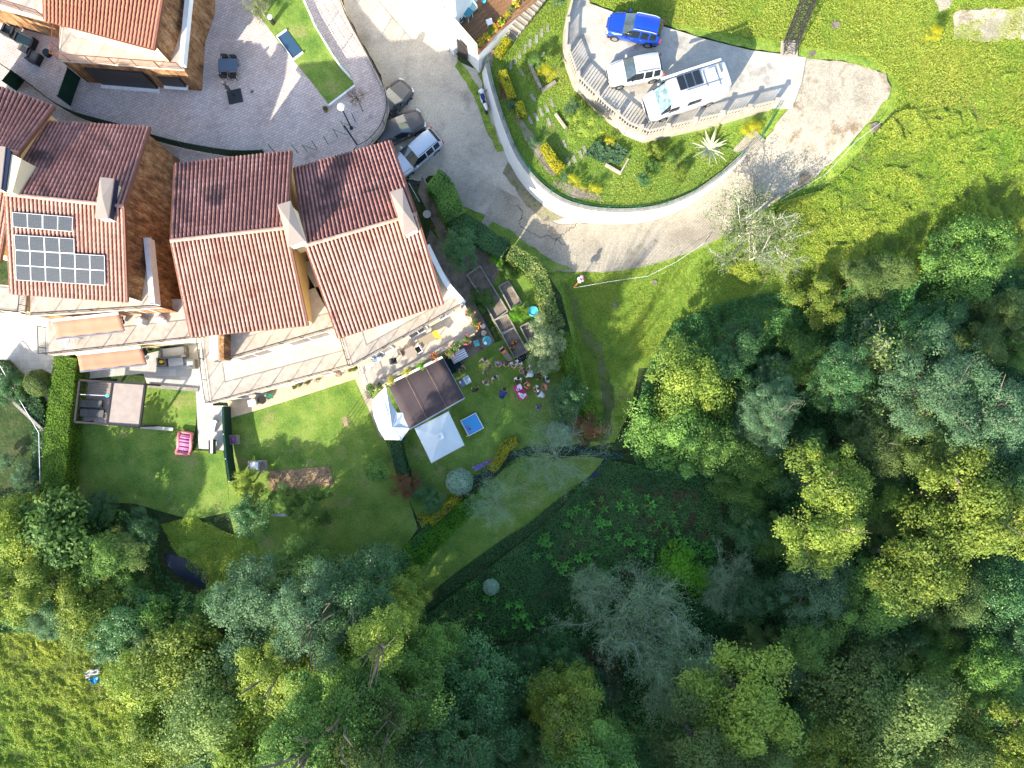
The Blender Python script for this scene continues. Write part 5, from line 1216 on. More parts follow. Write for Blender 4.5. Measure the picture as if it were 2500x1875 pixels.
blades('west_lawn_grass', [(175, 1045), (350, 1050), (370, 955), (475, 965), (470, 1090), (545, 1110), (556, 1240), (470, 1265), (330, 1225), (165, 1210)], 30000, .07, 'l_grass', 47, 'mown grass of the west garden', w=.02)
mass('rough_herbs', LEFT_MEADOW, 95000, .03, .65, 1.0, .065, 'l_bramble', 48, 'rough sunlit herbs and nettles in the lower left corner')
mass('bank_herbs', BANK, 9000, .02, .3, .8, .05, 'l_meadow', 49, 'dry grass on the bank beside the dark pool')
UNDER = [(1640, 790), (1720, 750), (1850, 720), (2000, 720), (2150, 700), (2350, 680), (2560, 640), (2560, 1900), (1900, 1900), (1850, 1500), (1760, 1430), (1800, 1280), (1720, 1180), (1560, 1150), (1530, 1100), (1540, 1000), (1580, 880)]
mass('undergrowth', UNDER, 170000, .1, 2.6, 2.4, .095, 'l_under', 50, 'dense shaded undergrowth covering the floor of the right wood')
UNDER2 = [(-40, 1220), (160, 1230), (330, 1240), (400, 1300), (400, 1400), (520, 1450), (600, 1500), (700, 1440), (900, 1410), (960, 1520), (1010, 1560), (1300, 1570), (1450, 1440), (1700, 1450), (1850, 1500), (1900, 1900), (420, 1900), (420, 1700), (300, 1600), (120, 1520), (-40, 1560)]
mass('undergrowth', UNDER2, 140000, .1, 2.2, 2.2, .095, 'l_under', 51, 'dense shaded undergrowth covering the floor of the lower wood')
mass('stream_herbs', [(905, 1400), (1000, 1320), (1100, 1240), (1180, 1190), (1200, 1210), (1130, 1280), (1050, 1360), (980, 1470), (940, 1500)], 9000, .05, .5, .7, .08, 'l_lime', 52, 'leafy plants growing along the stream bank')
mass('dead_bracken', [(1480, 1180), (1700, 1200), (1730, 1330), (1620, 1420), (1400, 1420), (1330, 1360)], 14000, .05, .35, .8, .06, 'l_brown', 53, 'brown dead bracken lying between the green ferns', cut=.35)
mass('slope_herbs', [(1480, 1120), (1760, 1180), (1760, 1420), (1700, 1450), (1350, 1560), (1020, 1560), (1000, 1530), (1200, 1380), (1340, 1270)], 60000, .02, .55, 1.2, .06, 'l_slope', 54, 'low green cover of the shaded fern slope')
blades('path_grass', [(1280, 1120), (1470, 1120), (1400, 1190), (1250, 1300), (1080, 1430), (980, 1500), (960, 1480), (1120, 1290), (1220, 1200)], 22000, .12, 'l_grass', 55, 'grass of the strip between the stream and the ditch', w=.02)
mass('heather', [(1216, 180), (1228, 175), (1240, 240), (1222, 245)], 900, .02, .25, .4, .05, 'l_brown', 56, 'purple-brown heather beside the long golden hedge', zf=gz)
mass('lavender', [(1425, 380), (1450, 350), (1500, 350), (1535, 375), (1512, 405), (1470, 398)], 5200, .1, .55, .45, .055, 'l_grey', 57, 'silvery lavender filling the stone edged bed', zf=gz)
mass('stream_margin', [(900, 1430), (1000, 1352), (1120, 1222), (1200, 1162), (1300, 1104), (1480, 1118), (1530, 1120), (1530, 1105), (1300, 1085), (1235, 1105), (1180, 1140), (1100, 1215), (990, 1335), (890, 1415)], 9000, .02, .35, .5, .07, 'l_under', 58, 'dark plants overhanging both sides of the stream')
mass('ditch_margin', [(1410, 1180), (1290, 1275), (1160, 1362), (1020, 1480), (975, 1520), (1000, 1530), (1100, 1445), (1250, 1335), (1360, 1250), (1440, 1190)], 8000, .02, .3, .5, .065, 'l_under', 59, 'dark plants along the ditch below the grass strip')
blades('dry_tufts', BR, 26000, .45, 'l_straw', 62, 'dry straw coloured grass tufts poking through the brambles', w=.02)
blades('dry_tufts', LEFT_MEADOW, 16000, .4, 'l_straw', 63, 'dry straw coloured tufts among the herbs at lower left', w=.02)
# ferns, each a thing
def fern_mesh(seed):
    rs = random.Random(seed); V, F = [], []; n = rs.choice([5, 6, 7, 9])
    for k in range(n):
        a = 2 * math.pi * k / n + rs.uniform(-.25, .25); L = rs.uniform(.40, .85); wd = rs.uniform(.09, .13); prev = None
        for i in range(6):
            t = i / 5; r = .05 + L * t; z = .12 + .38 * math.sin(t * 2.2) ; w_ = wd * math.sin(min(1, .25 + t * .9) * math.pi) + .01
            c = Vector((math.cos(a) * r, math.sin(a) * r, z)); s_ = Vector((-math.sin(a), math.cos(a), 0)) * w_
            V += [tuple(c - s_), tuple(c + Vector((0, 0, .02))), tuple(c + s_)]; j = len(V) - 3
            if prev is not None: F += [(prev, prev + 1, j + 1, j), (prev + 1, prev + 2, j + 2, j + 1)]
            prev = j
    me = bpy.data.meshes.new('fern'); me.from_pydata(V, [], F); me.materials.append(M['l_fern'])
    at = me.attributes.new('tint', 'FLOAT', 'FACE'); at.data.foreach_set('value', [rs.random() for _ in F]); me.update(); return me
FM = [fern_mesh(i) for i in range(8)]; rf_ = random.Random(9); FP = []
for zone, n in (([(1440, 1200), (1640, 1200), (1700, 1260), (1680, 1400), (1520, 1400), (1360, 1400), (1300, 1380), (1330, 1290)], 70), ([(1640, 1300), (1740, 1330), (1740, 1430), (1660, 1420)], 28), ([(1080, 1420), (1160, 1410), (1320, 1500), (1350, 1540), (1200, 1540), (1100, 1480)], 16), ([(1400, 1460), (1440, 1480), (1400, 1540), (1340, 1520)], 5)):
    x0, x1 = min(p[0] for p in zone), max(p[0] for p in zone); y0, y1 = min(p[1] for p in zone), max(p[1] for p in zone); c = t_ = 0
    while c < n and t_ < 6000:
        t_ += 1; q = (rf_.uniform(x0, x1), rf_.uniform(y0, y1))
        if inside(q, zone) and all((q[0] - a) ** 2 + (q[1] - b) ** 2 > 15 ** 2 for a, b in FP): FP.append(q); c += 1
for i, (x, y) in enumerate(FP):
    p = WT(x, y, .12); o = link('fern', FM[i % 8], None, p, (rf_.uniform(-.15, .15), rf_.uniform(-.15, .15), rf_.uniform(0, 6.28)), [rf_.uniform(.45, .85)] * 3)
    tag(o, 'bright green fern tuft growing on the shaded slope above the wood', 'fern', 'ferns on the shaded slope')
# agave
ag = empty('agave', W(1728, 368, ZG), 0, 'big agave with cream edged leaves spread like a star in the walled garden', 'agave')
M['agave'] = mat('agave_leaf', [(.50, .48, .28), (.30, .36, .20), (.52, .50, .30)], 6, .5)
ra = random.Random(3)
for k in range(22):
    a = 2 * math.pi * k / 22 * 1.0 + ra.uniform(-.12, .12); L = ra.uniform(1.0, 1.65) * (.65 if k % 3 == 0 else 1); e = ra.uniform(.25, 1.1); V, F = [], []
    for i in range(6):
        t = i / 5; r = L * t; z = .1 + L * e * (t - .45 * t * t); w_ = .10 * math.sin(min(1, .35 + t * .65) * math.pi) + .004
        c = Vector((math.cos(a) * r, math.sin(a) * r, z)); s_ = Vector((-math.sin(a), math.cos(a), .0)) * w_
        V += [tuple(c - s_ + Vector((0, 0, .04))), tuple(c), tuple(c + s_ + Vector((0, 0, .04)))]
        if i: j = len(V) - 3; F += [(j - 3, j - 2, j + 1, j), (j - 2, j - 1, j + 2, j + 1)]
    me = bpy.data.meshes.new('leaf'); me.from_pydata(V, [], F); me.materials.append(M['agave']); link('leaf', me, ag)
flat('tarpblue', (.05, .28, .50))
# ================================================================ EXTRA GROUND AROUND THE HOUSES
sheet('west_patio', [(150, 905), (150, 880), (330, 870), (500, 830), (520, 990), (550, 990), (546, 1100), (485, 1095), (478, 952), (360, 940), (350, 912), (180, 928)], M['patio'], .09, flatz(0), grid=1.5)
sheet('yard_west', [(-60, 760), (150, 770), (190, 870), (160, 870), (125, 1045), (60, 985), (-60, 890)], M['patio'], .08, grid=1.5)
sheet('middle_patio', [(556, 985), (565, 1020), (640, 998), (760, 960), (868, 925), (880, 900), (700, 900), (540, 960)], mat('ochre_paving', [(.42, .32, .22), (.52, .42, .30)], 1.5, .85, .2, 15, grain=.1), .10, grid=1.2)
sheet('side_strip', [(866, 925), (880, 905), (925, 1010), (945, 1060), (930, 1070), (905, 1010)], M['balustrade'], .11, grid=1.0)
sheet('east_path', [(1050, 560), (1085, 600), (1150, 720), (1209, 836), (1120, 890), (1090, 860), (1150, 800), (1120, 730), (1040, 590)], M['soil'], .115, grid=1.0)
sheet('east_ground', [(1030, 430), (1060, 470), (1100, 540), (1180, 590), (1240, 620), (1200, 700), (1150, 720), (1080, 590), (1020, 470)], M['soil'], .10, grid=1.0)
sheet('awning_ground', [(880, 900), (1130, 800), (1180, 850), (1120, 990), (960, 1080), (930, 1060)], M['lawn'], .085, grid=1.0)
sheet('straw_bed', [(655, 1150), (805, 1138), (815, 1185), (660, 1200)], mat('straw_mulch', [(.16, .10, .06), (.30, .20, .11), (.36, .27, .16)], 4, .95, .9, 20, grain=.4, gscale=16), .12, grid=.8)
sheet('worn_verge', [(1120, 145), (1170, 215), (1200, 300), (1230, 370), (1215, 372), (1180, 300), (1160, 240), (1112, 160)], M['meadow'], .10, grid=.6, rag=.08)
sheet('wall_foot', [(1240, 395), (1300, 470), (1380, 532), (1330, 540), (1285, 500), (1230, 420)], mat('mossy_edge', [(.10, .09, .06), (.22, .19, .13), (.10, .14, .04)], 2, .95, .8, 12, grain=.3), .13, grid=.6, rag=.08)
sheet('grass_ramp_edge', [(1200, 538), (1240, 560), (1330, 625), (1400, 660), (1330, 665), (1250, 610), (1180, 570)], M['lawn'], .14, grid=.8, rag=.08)
for o_, pts_ in (('heather_bed', [(1218, 185), (1228, 182), (1240, 240), (1230, 246)]), ('gravel_bed', [(1250, 270), (1275, 295), (1300, 325), (1330, 385), (1360, 430), (1345, 430), (1310, 385), (1280, 335)]),
                 ('gravel_bed', [(1350, 440), (1400, 450), (1470, 478), (1468, 492), (1400, 482), (1352, 455)]), ('bed_soil', [(1180, 130), (1208, 122), (1200, 165), (1186, 168)])):
    sheet(o_, pts_, M['mulch'], .03, gz, grid=.5, rag=.05)

def thing(name, px, py, z, rz, label, cat, group=None, zf=None):
    if z is None: p = WT(px, py, .08, zf)
    else: p = W(px, py, z)
    return empty(name, p, rz, label, cat, group)
def B(root, name, m, c, d, rz=0, rx=0, ry=0): return MB().box(c, d, rz, 0, rx, ry).build(name, M[m], root, world=False)
# ================================================================ VEHICLES
def car(px, py, z, heading, L_, Wd, Ht, paint, label, cat='car', kind='suv', rails=True, roofm=None, group='parked vehicles', screen='carinterior', wheelm='steel'):
    """heading: world angle the bonnet points to; built with x forward"""
    root = empty('parked_car' if cat == 'car' else 'camper_van', W(px, py, z), heading, label, cat, group)
    w = Wd / 2
    if kind == 'suv':   # x, half width, belt z, roof z, roof half width, kind
        St = [(.500, .50, .50, .60, .46), (.486, .74, .60, .74, .58), (.445, .88, .72, .84, .68), (.34, .97, .84, .93, .74), (.225, 1.0, .90, 1.00, .78), (.205, 1.0, .92, 1.02, .78),
              (.045, 1.0, .94, Ht - .06, .66), (.02, 1.0, .94, Ht - .03, .68), (-.10, 1.0, .95, Ht, .70), (-.12, 1.0, .95, Ht, .70), (-.26, 1.0, .97, Ht - .01, .69), (-.285, 1.0, .97, Ht - .015, .69), (-.40, .98, 1.0, Ht - .05, .67),
              (-.470, .92, .98, 1.06, .66), (-.490, .84, .80, .92, .66), (-.50, .70, .55, .70, .56)]
        ws, rf0, rfe, rw = 5, 6, 12, 12
        pill = {6, 8, 10}; side = {5, 6, 7, 9, 11}
    else:
        St = [(.500, .70, .60, .80, .55), (.49, .86, .80, 1.0, .70), (.45, .95, 1.0, 1.15, .80), (.385, .99, 1.15, 1.30, .82), (.375, 1.0, 1.2, 1.34, .82), (.27, 1.0, 1.55, Ht - .15, .74), (.25, 1.0, 1.6, Ht - .06, .78),
              (.20, 1.0, 1.6, Ht, .80), (.0, 1.0, 1.6, Ht, .80), (-.2, 1.0, 1.6, Ht, .80), (-.40, 1.0, 1.6, Ht, .80), (-.485, .98, 1.6, Ht - .03, .79), (-.50, .95, 1.5, Ht - .3, .78)]
        ws, rf0, rfe, rw = 4, 5, 11, 99; pill = set(); side = {4}
    V, n = [], 11
    for x, wf, zb, zt, rw_ in St:
        a = w * wf; r = w * rw_; X = x * L_
        half = [(a * .94, .24), (a, .45), (a, zb * .86), (a * .965, zb), (r + .03, zt - .07 * (zt > 1.1) - .02), (r * .82, zt - .005), (0, zt + .025)]
        row = [(X, -yy, zz) for yy, zz in half[:-1]] + [(X, 0, half[-1][1])] + [(X, yy, zz) for yy, zz in reversed(half[:-1])]
        V += row
    n = 13; cats = {'body': [], 'windscreen': [], 'side_window': [], 'rear_window': [], 'roof_panel': []}
    for i in range(len(St) - 1):
        for j in range(n - 1):
            f = (i * n + j, (i + 1) * n + j, (i + 1) * n + j + 1, i * n + j + 1)
            jj = min(j, n - 2 - j)
            if i == ws and jj >= 4: cats['windscreen'].append(f)
            elif i == rw and jj >= 4: cats['rear_window'].append(f)
            elif i in side and jj == 3: cats['side_window'].append(f)
            elif rf0 <= i < rfe and jj >= 4: cats['roof_panel'].append(f)
            else: cats['body'].append(f)
    cats['body'] += [tuple(range(n))[::-1], tuple((len(St) - 1) * n + j for j in range(n))]
    for j in range(n - 1): pass
    for k, fs in cats.items():
        if not fs: continue
        used = sorted({i for f in fs for i in f}); mp = {u: t for t, u in enumerate(used)}
        if k == 'side_window':
            for s_ in (0, 1):
                ff = [f for f in fs if (V[f[0]][1] > 0) == bool(s_)]
                for f in ff:
                    MB().add([V[i] for i in f], [(0, 1, 2, 3)]).build(k, M['glass'], root, world=False)
            continue
        m_ = {'body': paint, 'roof_panel': roofm or paint, 'windscreen': screen, 'rear_window': 'glass'}[k]
        MB().add([V[i] for i in used], [tuple(mp[i] for i in f) for f in fs]).build(k, M[m_], root, smooth=True, world=False)
    # wheels
    wr = .34; MBu = MB()
    for sx in (.31, -.30):
        for sy in (-1, 1):
            wh = empty('wheel', (sx * L_, sy * (w - .09), wr)); wh.parent = root
            ty = MB().tube([(0, -.11, 0), (0, .11, 0)], wr, 18).build('tyre', M['rubber'], wh, world=False)
            MB().tube([(0, -.115, 0), (0, .118, 0)], wr * .62, 12).build('rim', M[wheelm], wh, world=False)
    # lights, mirrors, bumpers, rails
    for sy in (-1, 1):
        MB().box((.475 * L_, sy * w * .66, .66 if kind == 'suv' else .92), (.16, .34, .14), sy * .35).build('headlight', M['whiteplastic'], root, world=False)
        MB().box((-.485 * L_, sy * w * .80, .86 if kind == 'suv' else 1.2), (.12, .22, .18 if kind == 'suv' else .5), -sy * .3).build('tail_light', M['redplastic'], root, world=False)
        mx = (.14 if kind == 'suv' else .30) * L_; MB().box((mx, sy * (w + .07), 1.0 if kind == 'suv' else 1.45), (.13, .17, .12), sy * .2).build('mirror', M[paint], root, world=False)
        if rails and kind == 'suv': MB().tube([(.03 * L_, sy * w * .66, Ht - .02), (0, sy * w * .68, Ht + .05), (-.30 * L_, sy * w * .68, Ht + .04), (-.38 * L_, sy * w * .66, Ht - .05)], .022, 5).build('roof_rail', M['steel' if rails is True else rails], root, world=False)
    if kind == 'suv':   # panel gaps
        for xg, zg_ in ((.20, .55), (.015, .55), (-.125, .55), (-.27, .6)):
            for sy in (-1, 1): MB().box((xg * L_, sy * (w + .001), zg_ + .05), (.018, .02, .55)).build('door_gap', M['rubber'], root, world=False)
        for sy in (-1, 1): MB().beam((.235 * L_, sy * w * .80, 1.0), (.44 * L_, sy * w * .66, .855), .02, .02).build('bonnet_gap', M['rubber'], root, world=False)
        MB().beam((.452 * L_, -w * .58, .845), (.452 * L_, w * .58, .845), .025, .02).build('bonnet_gap', M['rubber'], root, world=False)
    MB().box((.490 * L_, 0, .42), (.10, w * 1.2, .18)).build('grille', M['rubber'], root, world=False)
    MB().box((0, 0, .26), (L_ * .9, w * 1.85, .12)).build('underbody', M['rubber'], root, world=False)
    for s_ in (.03, -.13): 
        for sy in (-1, 1): MB().box((s_ * L_ - .05, sy * (w + .012), .80), (.18, .03, .035)).build('door_handle', M['steel'], root, world=False)
    return root
def hd(p1, p2):  # heading from tail pixel to nose pixel
    return math.atan2(-(p2[1] - p1[1]), p2[0] - p1[0])
ZV = ZP + .0
car(1545, 80, ZV, hd((1610, 92), (1480, 66)), 4.05, 1.80, 1.55, 'carblue', 'bright blue compact crossover car at the top of the parking yard', rails='carsilver')
car(1546, 182, ZV, hd((1610, 170), (1482, 194)), 4.0, 1.80, 1.60, 'carwhite', 'white small crossover car with roof rails between the blue car and the camper van', rails='darkmetal')
van = car(1662, 246, ZV, hd((1745, 214), (1575, 270)), 5.75, 2.05, 2.55, 'carwhite', 'long white camper van with black solar panel on its roof beside the balustrade', 'van', 'van', screen='vanscreen')
# van roof: solar panel in three strips, hatch, awning tube, rails, side window
for i in range(3): 
    f = B(van, 'roof_solar_panel', 'steel', (.10 - .58 * i + .45, -.30, 2.62), (.55, 1.05, .04)); MB().box((.10 - .58 * i + .45, -.30, 2.645), (.50, .98, .012)).build('cell_field', M['glass'], f, world=False)
B(van, 'roof_hatch', 'whiteplastic', (-1.65, -.35, 2.63), (.55, .5, .10)); B(van, 'awning_case', 'white', (-.4, -1.04, 2.50), (4.4, .13, .14))
B(van, 'roof_rail', 'steel', (-.9, .35, 2.62), (2.6, .04, .05)); B(van, 'roof_rail', 'steel', (-1.1, -.05, 2.61), (.04, 1.2, .04)); B(van, 'roof_rail', 'steel', (-2.0, .1, 2.61), (.04, 1.2, .04)); B(van, 'vent', 'greyplastic', (-2.35, -.5, 2.60), (.08, .7, .06))
B(van, 'side_window', 'glass', (-.2, 1.028, 1.75), (1.0, .02, .4)); B(van, 'cab_window', 'glass', (1.25, 1.03, 1.62), (.7, .02, .45)); B(van, 'cab_window', 'glass', (1.25, -1.03, 1.62), (.7, .02, .45))
car(952, 264, .62, hd((900, 320), (975, 240)), 4.3, 1.78, 1.45, 'cargrey', 'grey hatchback, upper of three cars nosing out from under the paved court', rails=False)
car(972, 325, .55, hd((905, 355), (1008, 305)), 4.4, 1.80, 1.48, 'cargrey', 'dark grey saloon car, middle of the three beside the paved court', rails=False)
car(1018, 383, .42, hd((1062, 345), (968, 425)), 4.35, 1.78, 1.55, 'carsilver', 'silver estate car, lowest of the three beside the paved court', rails='darkmetal')
# motorbike
mo = thing('motorbike', 1180, 252, None, hd((1188, 280), (1172, 225)), 'blue and white motorbike parked along the foot of the curved white wall', 'motorbike')
for x, nm in ((.72, 'wheel'), (-.68, 'wheel')):
    wh = empty(nm, (x, 0, .31)); wh.parent = mo
    MB().tube([(0, -.07, 0), (0, .07, 0)], .31, 16).build('tyre', M['rubber'], wh, world=False); MB().tube([(0, -.075, 0), (0, .075, 0)], .2, 10).build('rim', M['steel'], wh, world=False)
MB().ball((.12, 0, .88), (.30, .17, .15), 12, 8).build('fuel_tank', M['navy'], mo, True, world=False)
MB().ball((.52, 0, .92), (.22, .24, .20), 10, 6).build('front_fairing', M['whiteplastic'], mo, True, world=False)
MB().tube([(.30, 0, .70), (-.1, 0, .62), (-.3, 0, .68)], [.19, .20, .16], 8).build('side_fairing', M['whiteplastic'], mo, world=False)
MB().ball((-.30, 0, .84), (.22, .13, .06), 10, 6).build('seat', M['rubber'], mo, True, world=False)
MB().tube([(-.45, 0, .82), (-.75, 0, .90), (-.98, 0, .95)], [.15, .11, .05], 8).build('tail_fairing', M['whiteplastic'], mo, world=False)
MB().tube([(.30, -.36, .98), (.42, -.16, 1.02), (.42, .16, 1.02), (.30, .36, .98)], .02, 6).build('handlebar', M['darkmetal'], mo, world=False)
for s_ in (-1, 1): MB().ball((.40, s_ * .36, 1.12), (.04, .08, .05), 8, 5).build('mirror', M['darkmetal'], mo, world=False)
MB().tube([(.55, 0, .9), (.72, 0, .31)], .04, 6).build('fork', M['steel'], mo, world=False); MB().tube([(-.2, -.16, .35), (-.85, -.2, .45)], .06, 8).build('exhaust', M['steel'], mo, world=False)
B(mo, 'engine', 'darkmetal', (.05, 0, .42), (.5, .26, .34))

# ================================================================ LAMP, PYLON, FENCES
lp = empty('street_lamp', W(858, 313, ZC), 0, 'street lamp with white globe and dark pole on the corner of the paved court', 'street lamp')
MB().cyl((0, 0, 0), .14, .25, 10, r2=.07).build('base', M['darkmetal'], lp, world=False); MB().cyl((0, 0, .25), .06, 3.2, 8, r2=.045).build('pole', M['darkmetal'], lp, world=False)
MB().ball((0, 0, 3.68), .27, 18, 12).build('globe', M['white'], lp, True, world=False)
py = empty('lattice_mast', WT(1926, 121, 0, lambda x, y: 3.6), 0, 'dark steel lattice mast rising from a pale footing behind the parking yard', 'mast')
mb = MB(); Hm = 9.5; top = Vector((-1.9, .4, Hm)); mb2 = MB()
cr_ = [Vector((sx * .42, sy * .42, 0)) for sx, sy in ((-1, -1), (1, -1), (1, 1), (-1, 1))]; tp_ = [top + v * .85 for v in cr_]
for a, b in zip(cr_, tp_): MB().beam(a, b, .06, .06).build('leg', M['darkmetal'], py, world=False)
for k in range(14):
    t0, t1 = k / 14, (k + 1) / 14
    for i in range(4):
        j = (i + 1) % 4; a0, b0, a1, b1 = cr_[i].lerp(tp_[i], t0), cr_[j].lerp(tp_[j], t0), cr_[i].lerp(tp_[i], t1), cr_[j].lerp(tp_[j], t1)
        mb2.beam(a0, b1, .026, .026); mb2.beam(b0, a1, .026, .026); mb2.beam(a1, b1, .035, .035)
mb2.build('bracing', M['darkmetal'], py, world=False)['kind'] = 'stuff'
MB().box((0, 0, -.02), (1.2, 1.2, .3)).build('footing', M['balustrade'], py, world=False)
# windbreak fence in the court
wbp = [W(x, y, ZC + 1.5) for x, y in smooth_path([(-10, 148), (45, 185), (110, 235), (180, 272), (280, 300), (370, 328), (450, 348), (560, 366), (640, 366)], 3)]
wb = empty('windbreak_fence', wbp[10] - Vector((0, 0, 1.5)), 0, 'dark green mesh screen fence curving across the paved court behind the houses', 'fence')
mb = MB()
for i in range(len(wbp) - 1): mb.beam(wbp[i] - Vector((0, 0, .72)), wbp[i + 1] - Vector((0, 0, .72)), .03, 1.42)
mb.build('mesh_screen', M['greenmesh'], wb)
for p in rail_path(wbp, 2.0): MB().tube([p - Vector((0, 0, 1.5)), p + Vector((0, 0, .08))], .035, 6).build('post', M['darkmetal'], wb)
gt = empty('mesh_gate', W(180, 215, ZC), 0, 'green mesh panel fence closing the court from the villa wall to the curved screen', 'fence')
a, b = W(196, 190, ZC), W(172, 258, ZC); MB().beam(a + Vector((0, 0, .8)), b + Vector((0, 0, .8)), .04, 1.6).build('mesh_screen', M['greenmesh'], gt)
for p in (a, b): MB().tube([p, p + Vector((0, 0, 1.7))], .04, 6).build('post', M['darkmetal'], gt)
gt2 = empty('mesh_gate', W(50, 200, ZC), 0, 'short green mesh panel between the left house and the curved screen', 'fence')
a, b = W(62, 195, ZC), W(40, 222, ZC); MB().beam(a + Vector((0, 0, .8)), b + Vector((0, 0, .8)), .04, 1.6).build('mesh_screen', M['greenmesh'], gt2)
# fence posts on the court by the lamp
pf = empty('post_fence', W(830, 330, ZC), 0, 'thin green steel posts with stays round the corner of the paved court', 'fence')
for i, (x, y) in enumerate([(886, 272), (868, 297), (842, 316), (824, 334), (801, 352), (773, 362), (751, 372), (726, 372), (670, 371)]):
    p = W(x, y, ZC); MB().tube([p, p + Vector((0, 0, 1.5))], .03, 6).build('post', M['greenmetal'], pf)
    if i in (2, 3, 6): MB().beam(p + Vector((0, 0, 1.3)), p + Vector((.8, .15, 0)), .025, .025).build('stay', M['greenmetal'], pf)
p = [W(847, 320, ZC), W(878, 366, ZC)]; MB().beam(p[0] + Vector((0, 0, 1.0)), p[1] + Vector((0, 0, 1.0)), .12, .03).build('rail', M['petrol'], pf)
# garden corner fence and rope along the ramp
gf2 = empty('wire_fence', W(1895, 290, 3.2), 0, 'short green wire fence at the right corner of the walled garden', 'fence')
wire_fence([W(x, y, 2.9) for x, y in ((1852, 345), (1868, 315), (1885, 275))], 1.1, gf2, M['greenmetal'], 1.2)
rp = [(1400, 703), (1485, 688), (1582, 674), (1650, 640), (1725, 590)]
rope = empty('tape_fence', WT(1400, 703), 0, 'white tape strung on thin posts across the grass below the ramp', 'fence')
R3 = [WT(x, y, .9) for x, y in rp]
MB().tube(R3, .012, 4).build('tape', M['white'], rope)
for p in R3[1:]: MB().tube([Vector((p.x, p.y, T(p.x, p.y))), p], .03, 5).build('post', M['greenmetal'], rope)
rope2 = empty('tape_fence', WT(2015, 425), 0, 'white tape on posts beside the grass edge of the turning area', 'fence')
R4 = [WT(x, y, .9) for x, y in ((1905, 490), (2018, 424), (2090, 345), (2152, 298))]
MB().tube(R4, .010, 4).build('tape', M['white'], rope2)
for p in R4[1:]: MB().tube([Vector((p.x, p.y, T(p.x, p.y))), p], .03, 5).build('post', M['greenmetal'], rope2)
bl = empty('balloons', R3[0], 0, 'bunch of white and pink balloons tied where the white tape starts', 'balloons')
for i, (x, y, m_) in enumerate(((.38, .62, 'whiteplastic'), (.62, .50, 'pinkshirt'), (.40, .40, 'whiteplastic'), (.55, .72, 'pinkshirt'))):
    MB().ball((x, y, .5 + .1 * i), (.15, .15, .18), 12, 8).build('balloon', M[m_], bl, True, world=False)
MB().tube([(0, 0, 0), (.48, .52, .4)], .03, 4).build('string', M['orange'], bl, world=False)
# ================================================================ COURT THINGS
tb = thing('garden_table', 565, 170, ZC, 0, 'blue-grey rectangular garden table standing on the paved court', 'table')
B(tb, 'table_top', 'petrolgrey' if 'petrolgrey' in M else 'denim', (0, 0, .73), (1.42, .92, .04))
for sx in (-1, 1):
    for sy in (-1, 1): B(tb, 'leg', 'steel', (sx * .64, sy * .40, .35), (.05, .05, .70))
def chair(px, py, z, rz, m, label, group=None, zf=None, seatm=None):
    c = thing('chair', px, py, z, rz, label, 'chair', group, zf)
    B(c, 'seat', seatm or m, (0, 0, .44), (.46, .44, .05)); B(c, 'backrest', m, (0, -.22, .70), (.46, .04, .44), 0, -.12)
    for sx in (-1, 1):
        for sy in (-1, 1): B(c, 'leg', 'darkmetal', (sx * .20, sy * .19, .21), (.035, .035, .42))
        B(c, 'armrest', m, (sx * .25, -.02, .62), (.05, .40, .03))
    return c
for x, y, r_, lb in ((555, 152, 180, 'upper left chair at the blue-grey table on the court'), (576, 154, 180, 'upper right chair at the blue-grey table on the court'), (552, 190, 0, 'lower left chair pushed under the blue-grey table on the court'), (574, 191, 0, 'lower right chair pushed under the blue-grey table on the court')):
    chair(x, y, ZC, R(r_), 'blacksofa', lb, 'chairs at the blue-grey table')
um = empty('folded_parasol', W(574, 236, ZC), 0, 'folded grey cantilever parasol leaning over its black base plate', 'parasol')
MB().box((0, 0, .05), (1.05, 1.0, .10), R(12)).build('base_plate', M['blacksofa'], um, world=False)
MB().tube([(0, 0, .1), (-.05, .05, 2.3)], .045, 8).build('pole', M['darkmetal'], um, world=False)
MB().tube([(-.05, .05, 2.35), (-.12, .12, 1.9), (-.16, .14, 1.2), (-.12, .10, .7)], [.06, .16, .18, .09], 9).build('canopy', M['greyplastic'], um, world=False)
cv = thing('cover_frame', 710, 107, ZC, 0, 'sunken basin with dark blue glass cover and white rim beside the court grass', 'basin')
q = [W(x, y, ZC + .06) for x, y in ((676, 90), (700, 73), (740, 128), (716, 146))]
MB().slab(q, .06).build('glass_cover', M['glassblue'], cv)
for i, (a, b) in enumerate(((0, 1), (2, 3), (3, 0))): MB().beam(q[a] + Vector((0, 0, .02)), q[b] + Vector((0, 0, .02)), .12 if i < 2 else .05, .1).build('rim', M['white'], cv)
gl = thing('garden_lamp', 667, 57, ZC, 0, 'squat black garden lamp with round white top on the court grass', 'garden lamp')
MB().cyl((0, 0, 0), .16, .8, 10).build('body', M['darkmetal'], gl, world=False); MB().cyl((0, 0, .8), .19, .10, 14).build('lid', M['white'], gl, world=False)
def pot(px, py, z, label, m='terracotta', plant='dark', r=.17, h=.3, fl=None, cat='flower pot', zf=None, plantr=.25, name='flower_pot', group=None):
    p = thing(name, px, py, z, 0, label, cat, group, zf); MB().cyl((0, 0, 0), r * .75, h, 12, r2=r).build('pot', M[m], p, world=False)
    MB().cyl((0, 0, h - .03), r * .9, .035, 12).build('soil', M['soil'], p, world=False)
    if plant:
        me, _ = proto(plant); link('foliage', me, p, (0, 0, h + plantr * .45), (0, 0, px), [plantr / 3] * 3)
    if fl:
        rs_ = random.Random(px); mb = MB()
        for k in range(16):
            a = rs_.uniform(0, 6.28); q = rs_.uniform(.3, 1) * plantr; mb.ball((math.cos(a) * q, math.sin(a) * q, h + plantr * .9 + rs_.uniform(-.1, .06)), .055, 6, 4)
        mb.build('blossoms', M[fl], p, world=False)['kind'] = 'stuff'
    return p
